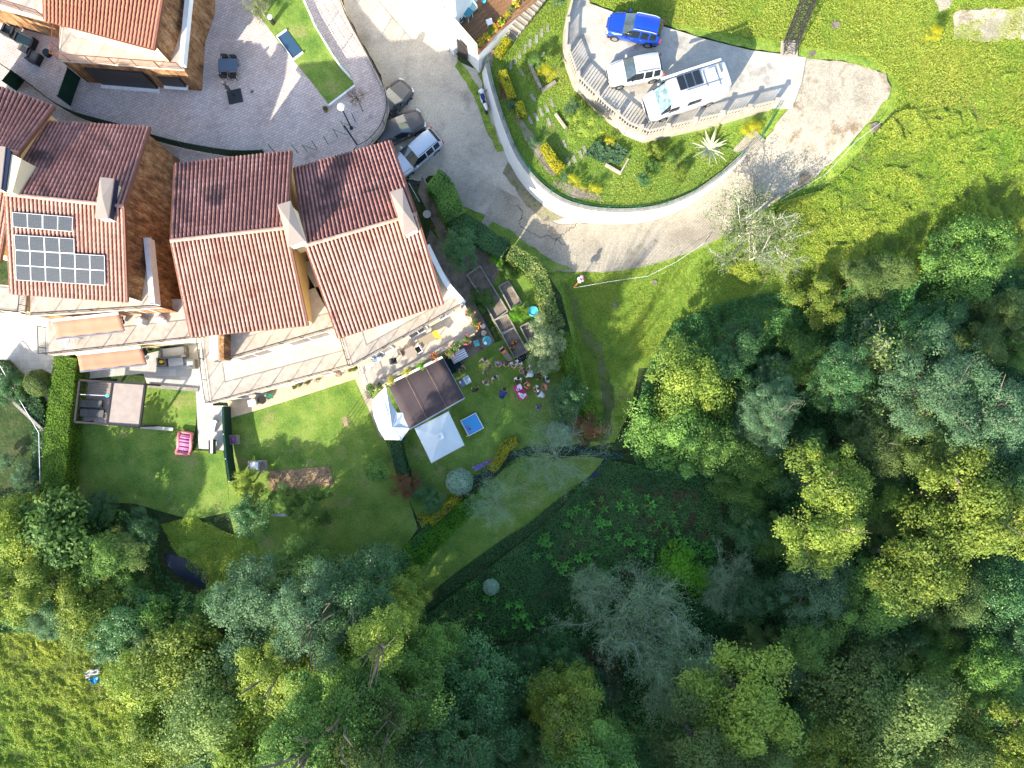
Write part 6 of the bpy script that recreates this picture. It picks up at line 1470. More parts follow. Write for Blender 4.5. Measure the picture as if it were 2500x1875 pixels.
pot(797, 270, ZC, 'terracotta pot with a dark plant at the edge of the paved court', r=.2, plantr=.22)
tp = thing('robot_toy', 616, 224, ZC, R(20), 'small grey gadget lying on the paving right of the folded parasol', 'gadget'); MB().box((0, 0, .04), (.22, .14, .08)).cyl((0.06, 0, .08), .05, .04, 8).build('body', M['greyplastic'], tp, world=False)
# dark rattan lounge set, far left
def armchair(px, py, z, rz, w, d, label, m='blacksofa', cm='petrol', group=None, name='armchair', cat='armchair', h=.62):
    c = thing(name, px, py, z, rz, label, cat, group)
    B(c, 'base', m, (0, 0, .15), (w, d, .30)); B(c, 'cushion', cm, (0, .04, .37), (w - .26, d - .16, .13))
    B(c, 'backrest', m, (0, -d / 2 + .07, .46), (w, .14, h - .3 + .02)); 
    for s_ in (-1, 1): B(c, 'armrest', m, (s_ * (w / 2 - .07), .07, .42), (.14, d - .145, .24))
    return c
armchair(28, 82, ZC, R(-25), .85, .8, 'dark rattan armchair, upper left of the lounge set on the court'); 
armchair(68, 103, ZC, R(155), 1.5, .8, 'dark rattan two-seat sofa in the middle of the lounge set on the court', name='sofa', cat='sofa')
armchair(90, 146, ZC, R(-25), .85, .8, 'dark rattan armchair, lowest of the lounge set on the court', cm='greyplastic')
lt = thing('coffee_table', 64, 122, ZC, R(-25), 'low dark coffee table between the rattan seats on the court', 'table'); B(lt, 'table_top', 'greyplastic', (0, 0, .36), (.7, .6, .04)); B(lt, 'base', 'blacksofa', (0, 0, .17), (.64, .54, .33))
pf2 = thing('pouf', 119, 133, ZC, 0, 'round dark pouf under the villa balcony corner', 'pouf'); MB().cyl((0, 0, 0), .27, .36, 16).build('body', M['petrol'], pf2, world=False)
# ================================================================ AWNINGS, PERGOLA, PATIO
def awning(px4, z4, m, label, name='awning', bands=4, group=None):
    P = [W(x, y, z) for (x, y), z in zip(px4, z4)]; c = empty(name, (P[0] + P[1]) / 2, 0, label, 'awning', group)
    V, F = [], []; n = bands * 4
    for i in range(n + 1):
        t = i / n; a, b = P[0].lerp(P[1], t), P[3].lerp(P[2], t)
        for k in range(4): q = a.lerp(b, k / 3); V.append(q + Vector((0, 0, -.10 * math.sin(math.pi * k / 3) + .018 * math.cos(2 * math.pi * t * bands))))
    F = [(i * 4 + k, (i + 1) * 4 + k, (i + 1) * 4 + k + 1, i * 4 + k + 1) for i in range(n) for k in range(3)]
    o = MB().add(V, F).build('fabric', M[m], c, True); s_ = o.modifiers.new('thickness', 'SOLIDIFY'); s_.thickness = .012
    MB().beam(P[3], P[2], .09, .10).build('front_bar', M['steel'], c); MB().beam(P[0] + Vector((0, 0, .05)), P[1] + Vector((0, 0, .05)), .16, .16).build('cassette', M['white'], c)
    for a, b in ((P[0], P[3]), (P[1], P[2])): MB().beam(a - Vector((0, 0, .12)), b - Vector((0, 0, .12)), .05, .05).build('arm', M['steel'], c)
    return c
awning([(127, 783), (290, 765), (303, 809), (137, 828)], [5.3, 5.3, 4.7, 4.7], 'awning', 'faded salmon awning, upper of two on the house with solar panels', group='salmon awnings')
awning([(187, 865), (344, 848), (356, 890), (196, 908)], [2.7, 2.7, 2.2, 2.2], 'awning', 'clean salmon awning, lower of two, beside the tall clipped hedge', group='salmon awnings')
ba = awning([(946, 938), (1080, 872), (1134, 972), (1000, 1048)], [2.95, 2.95, 2.35, 2.35], 'brownawning', 'large dark brown awning stretched over the party terrace', bands=2)
for k_ in (.32, .68):
    a, b = W(946, 938, 2.99).lerp(W(1080, 872, 2.99), k_), W(1000, 1048, 2.39).lerp(W(1134, 972, 2.39), k_); MB().beam(a - Vector((0, 0, .0)), b, .02, .01).build('seam', M['timber'], ba)
# silver canvas sail
SV = [(908, 978, 2.5), (930, 955, 2.8), (942, 942, 2.9), (955, 985, 2.6), (970, 1008, 2.55), (984, 1007, 2.5), (1001, 1045, 2.3), (980, 1075, 2.1), (962, 1074, 2.1), (940, 1074, 2.2), (925, 1050, 2.2), (912, 1015, 2.3), (957, 1044, 2.9)]
sl = empty('canvas_canopy', W(950, 1020, 0), 0, 'silver grey canvas canopy with pointed corners left of the brown awning', 'canopy')
P = [W(*p) for p in SV]; n_ = 12; V = list(P); F = []
V2, F2 = [], []
for i in range(n_):
    a, b, c = P[12], P[i], P[(i + 1) % n_]; k = len(V2)
    m1, m2 = a.lerp(b, .5), a.lerp(c, .5); mc = (m1 + m2) / 2 - Vector((0, 0, .10))
    V2 += [a, m1, m2, b, c, mc]; F2 += [(k, k + 1, k + 5), (k, k + 5, k + 2), (k + 1, k + 3, k + 5), (k + 5, k + 4, k + 2), (k + 3, k + 4, k + 5)]
o = MB().add(V2, F2).build('fabric', M['canvas'], sl); 
me = o.data; bm = bmesh.new(); bm.from_mesh(me); bmesh.ops.remove_doubles(bm, verts=bm.verts, dist=.002); bmesh.ops.recalc_face_normals(bm, faces=bm.faces); bm.to_mesh(me); bm.free(); o.modifiers.new('thickness', 'SOLIDIFY').thickness = .012
for i in (0, 2, 6, 9): MB().tube([Vector((P[i].x, P[i].y, 0)), P[i]], .03, 6).build('pole', M['darkmetal'], sl)
# square parasol
pc = W(1074, 1066, 2.9); ps = empty('square_parasol', (pc.x, pc.y, T(pc.x, pc.y)), 0, 'large square ivory parasol open on the lawn beside the brown awning', 'parasol')
Q = [W(x, y, 2.25) for x, y in ((1012, 1046), (1095, 1004), (1134, 1087), (1053, 1131))]; tp3 = pc.copy()
V, F = [tp3], []
for i in range(4):
    a, b = Q[i], Q[(i + 1) % 4]; k = len(V); V += [a, b, a - Vector((0, 0, .12)), b - Vector((0, 0, .12)), a.lerp(b, .5) + (tp3 - a.lerp(b, .5)) * .02]
    F += [(0, k, k + 4), (0, k + 4, k + 1), (k, k + 2, k + 3, k + 1, k + 4)]
MB().add(V, F).build('canopy', M['parasol'], ps)
MB().box((tp3.x, tp3.y, tp3.z + .08), (.55, .55, .08), R(27)).build('vent_cap', M['parasol'], ps); MB().ball((tp3.x, tp3.y, tp3.z + .15), .05, 8, 6).build('finial', M['steel'], ps)
MB().tube([Vector((tp3.x, tp3.y, T(pc.x, pc.y))), tp3], .035, 8).build('pole', M['steel'], ps)
for q in Q: MB().beam(tp3 - Vector((0, 0, .1)), q - Vector((0, 0, .03)), .03, .03).build('rib', M['steel'], ps)
MB().box((tp3.x, tp3.y, T(pc.x, pc.y) + .1), (.6, .6, .1)).build('base', M['stonewall'], ps)
# pergola with slatted roof, two bays
pg = empty('pergola', W(270, 980, 0), 0, 'dark framed pergola with pale brown slatted roof on the west lawn', 'pergola')
zp = 2.5; C4 = [W(x, y, zp) for x, y in ((196, 928), (355, 938), (342, 1041), (184, 1030))]; mid0, mid1 = W(276, 933, zp), W(262, 1037, zp)
for a, b in ((C4[0], C4[1]), (C4[1], C4[2]), (C4[2], C4[3]), (C4[3], C4[0]), (mid0, mid1)): MB().beam(a, b, .14, .22 if (a, b) != (mid0, mid1) else .219).build('beam', M['darkmetal'], pg)
for q in C4: MB().box((q.x, q.y, zp / 2 - .06), (.13, .13, zp - .12)).build('post', M['darkmetal'], pg)
M['slat'] = mat('slat_taupe', [(.30, .245, .21), (.36, .30, .26)], 2, .7)
for (a, b, c, d) in ((mid0, C4[1], C4[2], mid1),):
    for i in range(22):
        t = (i + .5) / 22; p, q = a.lerp(d, .02 + .96 * t), b.lerp(c, .02 + .96 * t); MB().beam(p + Vector((0, 0, .04)), q + Vector((0, 0, .04)), .145, .02).build('slat', M['slat'], pg)
wd_ = empty('timber_deck', W(230, 980, .1), 0, 'taupe timber deck under the open left bay of the pergola', 'deck')
D4 = [W(x, y, .16) for x, y in ((198, 928), (278, 934), (265, 1040), (184, 1030))]
for i in range(16):
    t = (i + .5) / 16; MB().beam(D4[0].lerp(D4[3], t), D4[1].lerp(D4[2], t), .20, .05).build('board', M['slat'], wd_)
def lounger(px, py, z, rz, m, label, group, back=.5):
    c = thing('sun_lounger', px, py, z, rz, label, 'sun lounger', group)
    B(c, 'frame', 'darkmetal', (0, 0, .26), (1.35, .62, .05)); B(c, 'mattress', m, (-.05, 0, .31), (1.2, .56, .05)); B(c, 'backrest', m, (.80, 0, .31 + .28 * back), (.55, .56, .05), 0, 0, -back)
    for sx in (-.55, .5):
        for sy in (-.27, .27): B(c, 'leg', 'darkmetal', (sx, sy, .12), (.04, .04, .24))
    return c
lounger(234, 986, .19, R(178), 'greyplastic', 'grey sun lounger, upper of two in the left bay of the pergola', 'loungers under the pergola')
lounger(238, 1009, .19, R(176), 'greyplastic', 'grey sun lounger, lower of two in the left bay of the pergola', 'loungers under the pergola')
sh = empty('pool_shower', W(230, 965, .2), 0, 'thin white pole with a blue round end lying across the pergola bay', 'pole'); a, b = W(196, 963, 2.0), W(262, 966, 2.0)
MB().beam(a, b, .04, .04).build('bar', M['white'], sh); MB().cyl(b, .14, .05, 14).build('disc', M['cyan'], sh)
gk = empty('stone_edging', W(385, 1045, 0), 0, 'pale stone edging strip in the grass right of the pergola', 'edging'); MB().beam(W(343, 1042, .13), W(423, 1048, .13), .26, .12).build('strip', M['patio'], gk)
gk2 = empty('stone_edging', W(420, 948, 0), 0, 'grey stone edge between the pale patio and the west lawn', 'edging'); MB().beam(W(362, 942, .14), W(484, 952, .14), .28, .14).build('strip', M['stonewall'], gk2)
lb_ = thing('garden_light', 357, 992, .1, 0, 'small white round garden light on the grass beside the pergola', 'garden light'); MB().cyl((0, 0, 0), .05, .5, 8).ball((0, 0, .55), .11, 10, 8).build('lamp', M['white'], lb_, world=False)
# pink inflatable slide mattress
fl = empty('inflatable_slide', WT(455, 1082), R(-8), 'pink inflatable lounger with purple ribs lying on the west lawn', 'inflatable')
V, F = [], []; n = 14
for i in range(n + 1):
    t = i / n; y = .85 - 1.7 * t; z = .32 + .16 * math.sin(t * 5.5); xo = .10 * math.sin(t * 3.1) - .12 * t
    V.append((xo, y, z))
for i in range(9):
    t = (i + .5) / 9; k = int(t * n); x_, y_, z_ = V[k]; MB().tube([(x_ - .42, y_, z_), (x_ + .42, y_, z_)], .10, 8).build('rib', M['floatpurple' if i % 1 == 0 else 'floatpink'], fl, True, world=False)
for s_ in (-1, 1): MB().tube([(v[0] + s_ * .50, v[1], v[2] + .05) for v in V], .12, 8).build('side_tube', M['floatpink'], fl, True, world=False)
for k in (0, n): MB().tube([(V[k][0] - .5, V[k][1], V[k][2] + .04), (V[k][0] + .5, V[k][1], V[k][2] + .04)], .11, 8).build('end_tube', M['floatpink'], fl, True, world=False)
# rattan seats on the pale patio
so = armchair(430, 862, .1, R(6), 2.0, .85, 'long grey rattan sofa against the house wall on the pale patio', 'greyplastic', 'cushion', name='sofa', cat='sofa', h=.8)
sc2 = armchair(401, 885, .1, R(6), .72, .72, 'square dark grey rattan seat with a yellow cushion on the pale patio', 'greyplastic', 'blacksofa'); MB().ball((0, .02, .47), (.2, .15, .07), 12, 6).build('throw_pillow', M['yellow'], sc2, True, world=False)
ct = thing('coffee_table', 434, 884, .1, R(6), 'pale grey coffee table between the rattan seats on the pale patio', 'table'); B(ct, 'table_top', 'cushion', (0, 0, .36), (1.15, .62, .05)); [B(ct, 'leg', 'darkmetal', (sx * .52, sy * .26, .17), (.05, .05, .33)) for sx in (-1, 1) for sy in (-1, 1)]
armchair(472, 890, .1, R(94), .72, .72, 'square grey rattan armchair at the right end of the pale patio', 'greyplastic', 'cushion')
bq = thing('covered_barbecue', 358, 862, .1, 0, 'black covered barbecue beside the lower salmon awning', 'barbecue'); MB().ball((0, 0, .5), (.28, .30, .42), 8, 5).build('cover', M['rubber'], bq, world=False); B(bq, 'shelf', 'darkmetal', (.2, .3, .75), (.25, .2, .04))
bq2 = thing('covered_barbecue', 303, 788, 3.0, 0, 'black covered grill on the upper terrace right of the faded salmon awning', 'barbecue'); MB().ball((0, 0, .5), (.26, .28, .42), 8, 5).build('cover', M['rubber'], bq2, world=False); B(bq2, 'shelf', 'darkmetal', (.2, .28, .75), (.25, .2, .04))
gq_ = thing('covered_table', 350, 786, 3.0, R(15), 'grey faceted cover over a terrace table on the upper terrace', 'table'); MB().tube([(0, 0, 0), (0, 0, .7), (0, 0, .74)], [.42, .36, .30], 6).build('cover', M['cushion'], gq_, world=False)
dr = thing('drying_rack', 172, 838, 3.02, R(-18), 'clothes rack with white laundry lying below the faded salmon awning', 'drying rack'); mb = MB()
for i in range(9): mb.box((-.5 + .125 * i, 0, .5), (.02, .7, .02))
mb.box((0, .35, .5), (1.05, .03, .03)).box((0, -.35, .5), (1.05, .03, .03)); mb.build('rods', M['white'], dr, world=False)['kind'] = 'stuff'; B(dr, 'towel', 'whiteshirt', (-.1, .05, .53), (.45, .6, .02)); [B(dr, 'leg', 'white', (s_ * .45, 0, .25), (.03, .6, .03), 0, .5) for s_ in (-1, 1)]
lt_ = thing('white_parcel', 392, 780, 3.02, R(10), 'heap of white cloth on the upper terrace right of the grey covered table', 'cloth'); MB().ball((0, 0, .2), (.42, .28, .22), 9, 6).ball((.3, -.2, .12), (.25, .2, .14), 8, 5).build('cloth', M['whiteshirt'], lt_, world=False)
# garden bench, shelf and table tennis-like table by the green screen
hb = thing('storage_shelf', 527, 1090, .1, 0, 'dark and white bench with a seat cover against the green screen fence', 'bench'); B(hb, 'seat', 'whiteplastic', (-.1, 0, .45), (.3, 1.0, .05)); B(hb, 'backrest', 'darkmetal', (.15, 0, .7), (.05, 1.1, .5)); B(hb, 'slat', 'darkmetal', (-.33, 0, .42), (.12, 1.0, .05)); [B(hb, 'leg', 'darkmetal', (-.1, s_ * .45, .2), (.4, .05, .4)) for s_ in (-1, 1)]
wt = thing('folded_table', 525, 1040, .1, R(-12), 'white tilted folding table beside the green screen fence', 'table'); B(wt, 'table_top', 'whiteplastic', (0, 0, .70), (.55, 1.0, .05), 0, 0, .25); [B(wt, 'leg', 'steel', (0, s_ * .4, .33), (.4, .04, .66)) for s_ in (-1, 1)]
gb = thing('green_bucket', 520, 1030, .1, 0, 'small green round bucket on the pale path', 'bucket'); MB().cyl((0, 0, 0), .15, .25, 14, r2=.18).build('bucket', M['lime'] if 'lime' in M else M['greenmetal'], gb, world=False)
gs = empty('green_screen_fence', W(552, 1060, 0), 0, 'tall dark green screen fence between the west and middle gardens', 'fence'); SP = [W(x, y, 1.5) for x, y in ((544, 992), (546, 1060), (551, 1120), (560, 1175))]
mb = MB(); [mb.beam(SP[i] - Vector((0, 0, .75)), SP[i + 1] - Vector((0, 0, .75)), .16, 1.5) for i in range(3)]; mb.build('screen', M['greenmesh'], gs)
for p in SP: MB().tube([Vector((p.x, p.y, 0)), p + Vector((0, 0, .1))], .035, 6).build('post', M['white'], gs)
pt = thing('stone_planter', 575, 1073, .1, R(3), 'square grey stone planter with a purple plant behind the green screen fence', 'planter'); B(pt, 'box', 'stonewall', (0, 0, .25), (.72, .72, .5)); B(pt, 'soil', 'soil', (0, 0, .51), (.6, .6, .03)); MB().ball((0, 0, .58), (.16, .2, .12), 8, 5).build('plant', M['purple'], pt, world=False)
sk = thing('stone_sink', 632, 1137, .1, R(4), 'long grey stone trough planter with two basins at the edge of the middle lawn', 'planter'); B(sk, 'box', 'stonewall', (0, 0, .22), (1.38, .85, .44)); B(sk, 'basin', 'whiteplastic', (-.22, 0, .445), (.62, .62, .02)); B(sk, 'soil', 'soil', (.42, .0, .45), (.42, .62, .03))
for i, (x, y) in enumerate(((612, 1120), (630, 1118))): pass
pk = thing('wall_box', 556, 1010, .1, 0, 'small white utility box at the corner of the cream house wall', 'box'); B(pk, 'box', 'whiteplastic', (0, 0, .5), (.25, .35, 1.0)); B(pk, 'lid', 'steel', (0, 0, 1.02), (.3, .4, .04))
# things on the ochre patio
st_ = thing('garden_sink', 622, 984, .12, R(12), 'white plastic utility sink by the cream wall on the ochre patio', 'sink'); B(st_, 'basin', 'whiteplastic', (0, 0, .62), (.60, .50, .20)); B(st_, 'leg', 'whiteplastic', (0, 0, .26), (.4, .35, .52))
wb2 = thing('wheelbarrow', 645, 976, .12, R(15), 'black wheelbarrow parked next to the white utility sink', 'wheelbarrow'); MB().tube([(0, 0, .28), (0, 0, .55)], [.22, .36], 8).build('tray', M['rubber'], wb2, world=False); MB().tube([(.5, -.04, .18), (.5, .04, .18)], .18, 12).build('wheel', M['rubber'], wb2, world=False); [MB().tube([(.5, s_ * .06, .18), (-.7, s_ * .28, .55)], .02, 5).build('handle', M['timber'], wb2, world=False) for s_ in (-1, 1)]
gm = thing('green_board', 663, 967, .12, R(-2), 'green square board with a slanting green pole on the ochre patio', 'board'); B(gm, 'board', 'greenmetal', (0, 0, .5), (.60, .35, .03)); MB().tube([(-.35, -.2, 0), (-.05, .3, 1.3)], .03, 6).build('pole', M['greenmetal'], gm, world=False); B(gm, 'stand', 'greenmetal', (0, 0, .24), (.06, .06, .48))
hs = thing('garden_hose', 828, 914, .12, 0, 'loose coils of brown garden hose on the ochre patio', 'hose'); MB().tube([(math.cos(t * .45) * (.22 + .05 * math.sin(t * 1.3)) + .06 * math.sin(t * .31), math.sin(t * .45) * (.20 + .05 * math.cos(t * .9)) + .05 * math.cos(t * .2), .03 + .004 * t) for t in range(60)], .018, 5).build('hose', M['timber'], hs, world=False)
for i, (x, y, m_, lb) in enumerate(((720, 946, 'terracotta', 'terracotta pot, leftmost of the cluster by the cream wall'), (733, 940, 'darkmetal', 'black pot with small plant by the cream wall'), (752, 935, 'orange', 'orange pot in the cluster by the cream wall'), (855, 905, 'orange', 'orange pot near the iron rail corner of the ochre patio'), (866, 903, 'terracotta', 'clay pot right of the orange one at the iron rail corner'))):
    pot(x, y, .12, lb, m_, 'green', .15, .25, plantr=.17, group='pots along the cream wall')
by = thing('bicycle', 765, 932, .12, R(18), 'grey folding bicycle leaning by the cream wall on the ochre patio', 'bicycle')
for x in (-.42, .42): MB().tube([(x + .27 * math.cos(t), .02, .30 + .27 * math.sin(t)) for t in np.linspace(0, 6.28, 15)], .02, 5, cap=False).build('wheel', M['rubber'], by, world=False)
MB().tube([(-.42, 0, .3), (-.1, 0, .62), (.32, 0, .66), (.42, 0, .3)], .02, 5).tube([(-.1, 0, .62), (0, 0, .28), (.32, 0, .66)], .02, 5).build('frame', M['steel'], by, world=False); MB().tube([(.3, -.25, .95), (.3, .25, .95)], .015, 5).build('handlebar', M['steel'], by, world=False); B(by, 'saddle', 'rubber', (-.12, 0, .85), (.22, .12, .05))
tcr = thing('cardboard_trestle', 778, 926, .12, R(40), 'small brown wooden trestle standing by the bicycle', 'trestle'); B(tcr, 'top', 'timber', (0, 0, .5), (.5, .08, .06)); [B(tcr, 'leg', 'timber', (sx * .2, sy * .1, .24), (.04, .04, .48), 0, sy * .2) for sx in (-1, 1) for sy in (-1, 1)]
bt = thing('bird_table', 853, 1029, None, R(12), 'brown wooden bird table on tall thin legs on the middle lawn', 'bird table'); B(bt, 'top', 'timber', (0, 0, 1.5), (.34, .72, .08)); [MB().tube([(sx * .12, sy * .28, 1.46), (sx * .2, sy * .36, 0)], .025, 5).build('leg', M['timber'], bt, world=False) for sx in (-1, 1) for sy in (-1, 1)]
# terrace things of the eastern house
Z2 = 3.02
rt = thing('round_table', 901, 898, Z2, 0, 'round cream bistro table in the shaded corner of the lower terrace', 'table'); MB().cyl((0, 0, .70), .30, .03, 20).build('table_top', M['beige'], rt, world=False); MB().cyl((0, 0, 0), .03, .7, 8).build('leg', M['darkmetal'], rt, world=False); MB().cyl((0, 0, 0), .18, .03, 12).build('base', M['darkmetal'], rt, world=False)
stb = thing('square_table', 1004, 862, Z2, R(27), 'square taupe table on the sunny lower terrace', 'table'); B(stb, 'table_top', 'cap', (0, 0, .72), (.78, .72, .04)); [B(stb, 'leg', 'darkmetal', (sx * .33, sy * .3, .35), (.04, .04, .70)) for sx in (-1, 1) for sy in (-1, 1)]
chair(962, 882, Z2, R(10), 'blacksofa', 'black chair left of the square table on the lower terrace', 'chairs on the lower terrace'); chair(1024, 855, Z2, R(120), 'whiteplastic', 'white chair with dark seat right of the square table on the lower terrace', 'chairs on the lower terrace', seatm='rubber'); chair(988, 862, Z2, R(-60), 'cap', 'taupe chair behind the square table on the lower terrace', 'chairs on the lower terrace')
dt = thing('dining_table', 1046, 830, Z2, R(27), 'beige rectangular table with a yellow cloth hanging on its right end', 'table'); B(dt, 'table_top', 'khaki', (0, 0, .72), (1.3, .6, .04)); [B(dt, 'leg', 'darkmetal', (sx * .58, sy * .25, .35), (.04, .04, .70)) for sx in (-1, 1) for sy in (-1, 1)]
yj = thing('yellow_towel', 1065, 817, Z2 + .75, R(30), 'bright yellow towel hanging over the end of the beige table', 'towel'); MB().box((0, .05, .02), (.34, .50, .03)).box((.12, -.28, -.10), (.22, .22, .24)).build('towel', M['yellow'], yj, world=False)
cd = thing('laundry_basket', 920, 878, Z2, R(25), 'crumpled white cloths by the wall of the lower terrace', 'cloth'); MB().ball((0, 0, .2), (.5, .22, .2), 10, 6).ball((-.5, -.15, .12), (.3, .2, .13), 8, 5).build('cloth', M['whiteshirt'], cd, world=False)
LE = [(905, 950, 'green', None, 'leafy balcony plant, leftmost on the terrace ledge above the silver canopy'), (926, 945, 'olive', None, 'yellow-green balcony plant, second on the terrace ledge'), (958, 930, 'gold', None, 'golden balcony plant, third on the terrace ledge above the brown awning'),
      (995, 910, 'gold', None, 'golden balcony plant, fourth on the terrace ledge above the brown awning'), (1030, 893, 'lime', None, 'bright green balcony plant, fifth on the terrace ledge'), (1062, 872, 'red', 'orange', 'pots with orange flowers on the terrace ledge corner of the brown awning'),
      (1100, 862, 'green', 'magenta', 'magenta geraniums spilling over the terrace ledge above the striped table'), (1112, 848, 'green', 'pinkshirt', 'pink geraniums on the terrace ledge, right of the magenta ones'), (1140, 832, 'green', 'pink', 'pink potted geranium near the right end of the terrace ledge')]
for x, y, pl, f_, lb in LE: pot(x, y, 3.24, lb, 'terracotta', pl, .16, .2, f_, 'potted plant', plantr=.40, name='potted_plant', group='plants on the terrace ledge')
for x, y, f_, lb in ((1148, 768, 'pink', 'upper hanging basket of pink flowers on the right side of the terrace'), (1160, 795, 'orange', 'lower hanging basket of salmon and yellow flowers on the right side of the terrace')): pot(x, y, 3.1, lb, 'terracotta', 'olive', .18, .2, f_, 'flower basket', plantr=.45, name='flower_basket', group='flower baskets')
# paved corner with pots and tables
for x, y, r_, m_, lb in ((1179, 798, .23, 'navy', 'dark blue round tub, upper of the two round tubs at the house corner'), (1181, 815, .27, 'rubber', 'black kettle barbecue grill, between the blue tub and the teal table')):
    q = thing('round_tub' if m_ == 'navy' else 'kettle_grill', x, y, .15, 0, lb, 'tub' if m_ == 'navy' else 'barbecue'); MB().cyl((0, 0, 0), r_ * .8, .45, 16, r2=r_).build('body', M[m_], q, world=False); MB().cyl((0, 0, .44), r_ * .85, .02, 14).build('inside', M['greyplastic'], q, world=False)
tt = thing('round_table', 1189, 834, .15, 0, 'round teal table with a white bowl at the paved house corner', 'table'); MB().cyl((0, 0, .68), .36, .03, 22).build('table_top', M['tealtable'], tt, world=False); MB().cyl((0, 0, 0), .04, .68, 8).build('leg', M['steel'], tt, world=False)
bw = thing('bowl', 1185, 838, .86, 0, 'white bowl on the round teal table', 'bowl'); MB().cyl((0, 0, 0), .06, .06, 14, r2=.12).build('bowl', M['white'], bw, world=False)
tq = thing('turquoise_chair', 1164, 840, .15, R(20), 'turquoise plastic child chair left of the round teal table', 'chair'); B(tq, 'seat', 'turquoise', (0, 0, .30), (.42, .40, .04)); B(tq, 'backrest', 'turquoise', (0, .2, .5), (.42, .05, .40)); [B(tq, 'leg', 'turquoise', (sx * .17, sy * .16, .14), (.04, .04, .28)) for sx in (-1, 1) for sy in (-1, 1)]
pk_ = thing('magenta_bag', 1140, 842, .15, 0, 'magenta bag on the paved strip under the terrace ledge', 'bag'); MB().ball((0, 0, .28), (.26, .18, .28), 9, 6).build('bag', M['magenta'], pk_, True, world=False); MB().tube([(-.1, 0, .5), (0, 0, .66), (.1, 0, .5)], .015, 5).build('handle', M['magenta'], pk_, world=False)
sb = thing('serving_table', 1122, 871, .1, R(28), 'serving table with a blue and white striped cloth under the geraniums', 'table'); B(sb, 'table_top', 'whiteshirt', (0, 0, .74), (1.25, .70, .04))
for k in range(4): B(sb, 'stripe', 'stripe', (0, -.26 + .17 * k, .764), (1.24, .05, .006))
[B(sb, 'leg', 'steel', (sx * .55, sy * .3, .36), (.04, .04, .72)) for sx in (-1, 1) for sy in (-1, 1)]
cl_ = thing('cool_box', 1117, 893, .1, R(28), 'dark blue cool box under the front edge of the striped table', 'cool box'); B(cl_, 'body', 'navy', (0, 0, .2), (.6, .38, .40)); B(cl_, 'lid', 'petrol', (0, 0, .42), (.64, .42, .05))
tp_2 = thing('blue_tarp', 1098, 893, .1, R(28), 'dark teal mat laid on the grass at the corner of the brown awning', 'mat'); B(tp_2, 'mat', 'petrol', (0, 0, .03), (.62, 1.35, .03)); 
# raised beds
for k, (poly, lb) in enumerate((([(1140, 672), (1172, 650), (1206, 706), (1172, 720)], 'uppermost raised bed with bare dry stalks beside the terrace wall'), ([(1172, 720), (1206, 706), (1240, 760), (1206, 783)], 'raised bed full of dense green crop right of the terrace corner'),
                               ([(1218, 700), (1240, 686), (1273, 740), (1248, 757)], 'raised bed of bare soil, right of the green crop bed'), ([(1206, 783), (1238, 768), (1256, 800), (1224, 814)], 'small raised bed with dark soil and a few seedlings'),
                               ([(1226, 818), (1255, 800), (1288, 858), (1256, 874)], 'lowest raised bed with orange flowers beside the flowering tree'), ([(1270, 798), (1290, 788), (1318, 835), (1296, 850)], 'narrow raised bed partly under the flowering tree'))):
    P = [WT(x, y, .25) for x, y in poly]; c = empty('raised_bed', sum(P, Vector()) / 4 - Vector((0, 0, .25)), 0, lb, 'raised bed', 'timber edged raised beds')
    for i in range(4): MB().beam(P[i], P[(i + 1) % 4], .09, .34).build('board', M['stonewall'], c)
    z_ = c.location.z + .2; MB().prism([p.xy for p in P], z_ - .15, z_).build('soil', M['soil'], c)
    if k == 0:
        mb = MB(); rr_s = random.Random(4)
        for i in range(70):
            u, v = rr_s.random(), rr_s.random(); q = P[0].lerp(P[1], u).lerp(P[3].lerp(P[2], u), v); a = rr_s.uniform(0, 6.28); mb.beam(q + Vector((0, 0, .02)), q + Vector((math.cos(a) * .3, math.sin(a) * .3, rr_s.uniform(.05, .2))), .012, .012)
        mb.build('dry_stalks', M['timber'], c)['kind'] = 'stuff'
for x, y, lb in ((1255, 838, 'orange marigolds, upper clump in the lowest raised bed'), (1250, 850, 'orange marigolds, lower clump in the lowest raised bed')):
    q = thing('marigolds', x, y, None, 0, lb, 'flowers', 'marigold clumps'); mb = MB(); rr_s = random.Random(x)
    for i in range(9): mb.ball((rr_s.uniform(-.22, .22), rr_s.uniform(-.12, .12), .38), .05, 6, 4)
    mb.build('blossoms', M['orange'], q, world=False)['kind'] = 'stuff'; MB().ball((0, 0, .24), (.22, .14, .12), 8, 5).build('leaves', M['core'], q, world=False)
sd = thing('seedling_tray', 1272, 876, None, R(28), 'black tray dotted with white seedlings by the guests', 'tray'); B(sd, 'tray', 'rubber', (0, 0, .2), (.95, .5, .12)); mb = MB(); rr_s = random.Random(8)
for i in range(14): mb.ball((rr_s.uniform(-.42, .42), rr_s.uniform(-.2, .2), .28), .022, 6, 4)
mb.build('seedlings', M['whiteshirt'], sd, world=False)['kind'] = 'stuff'
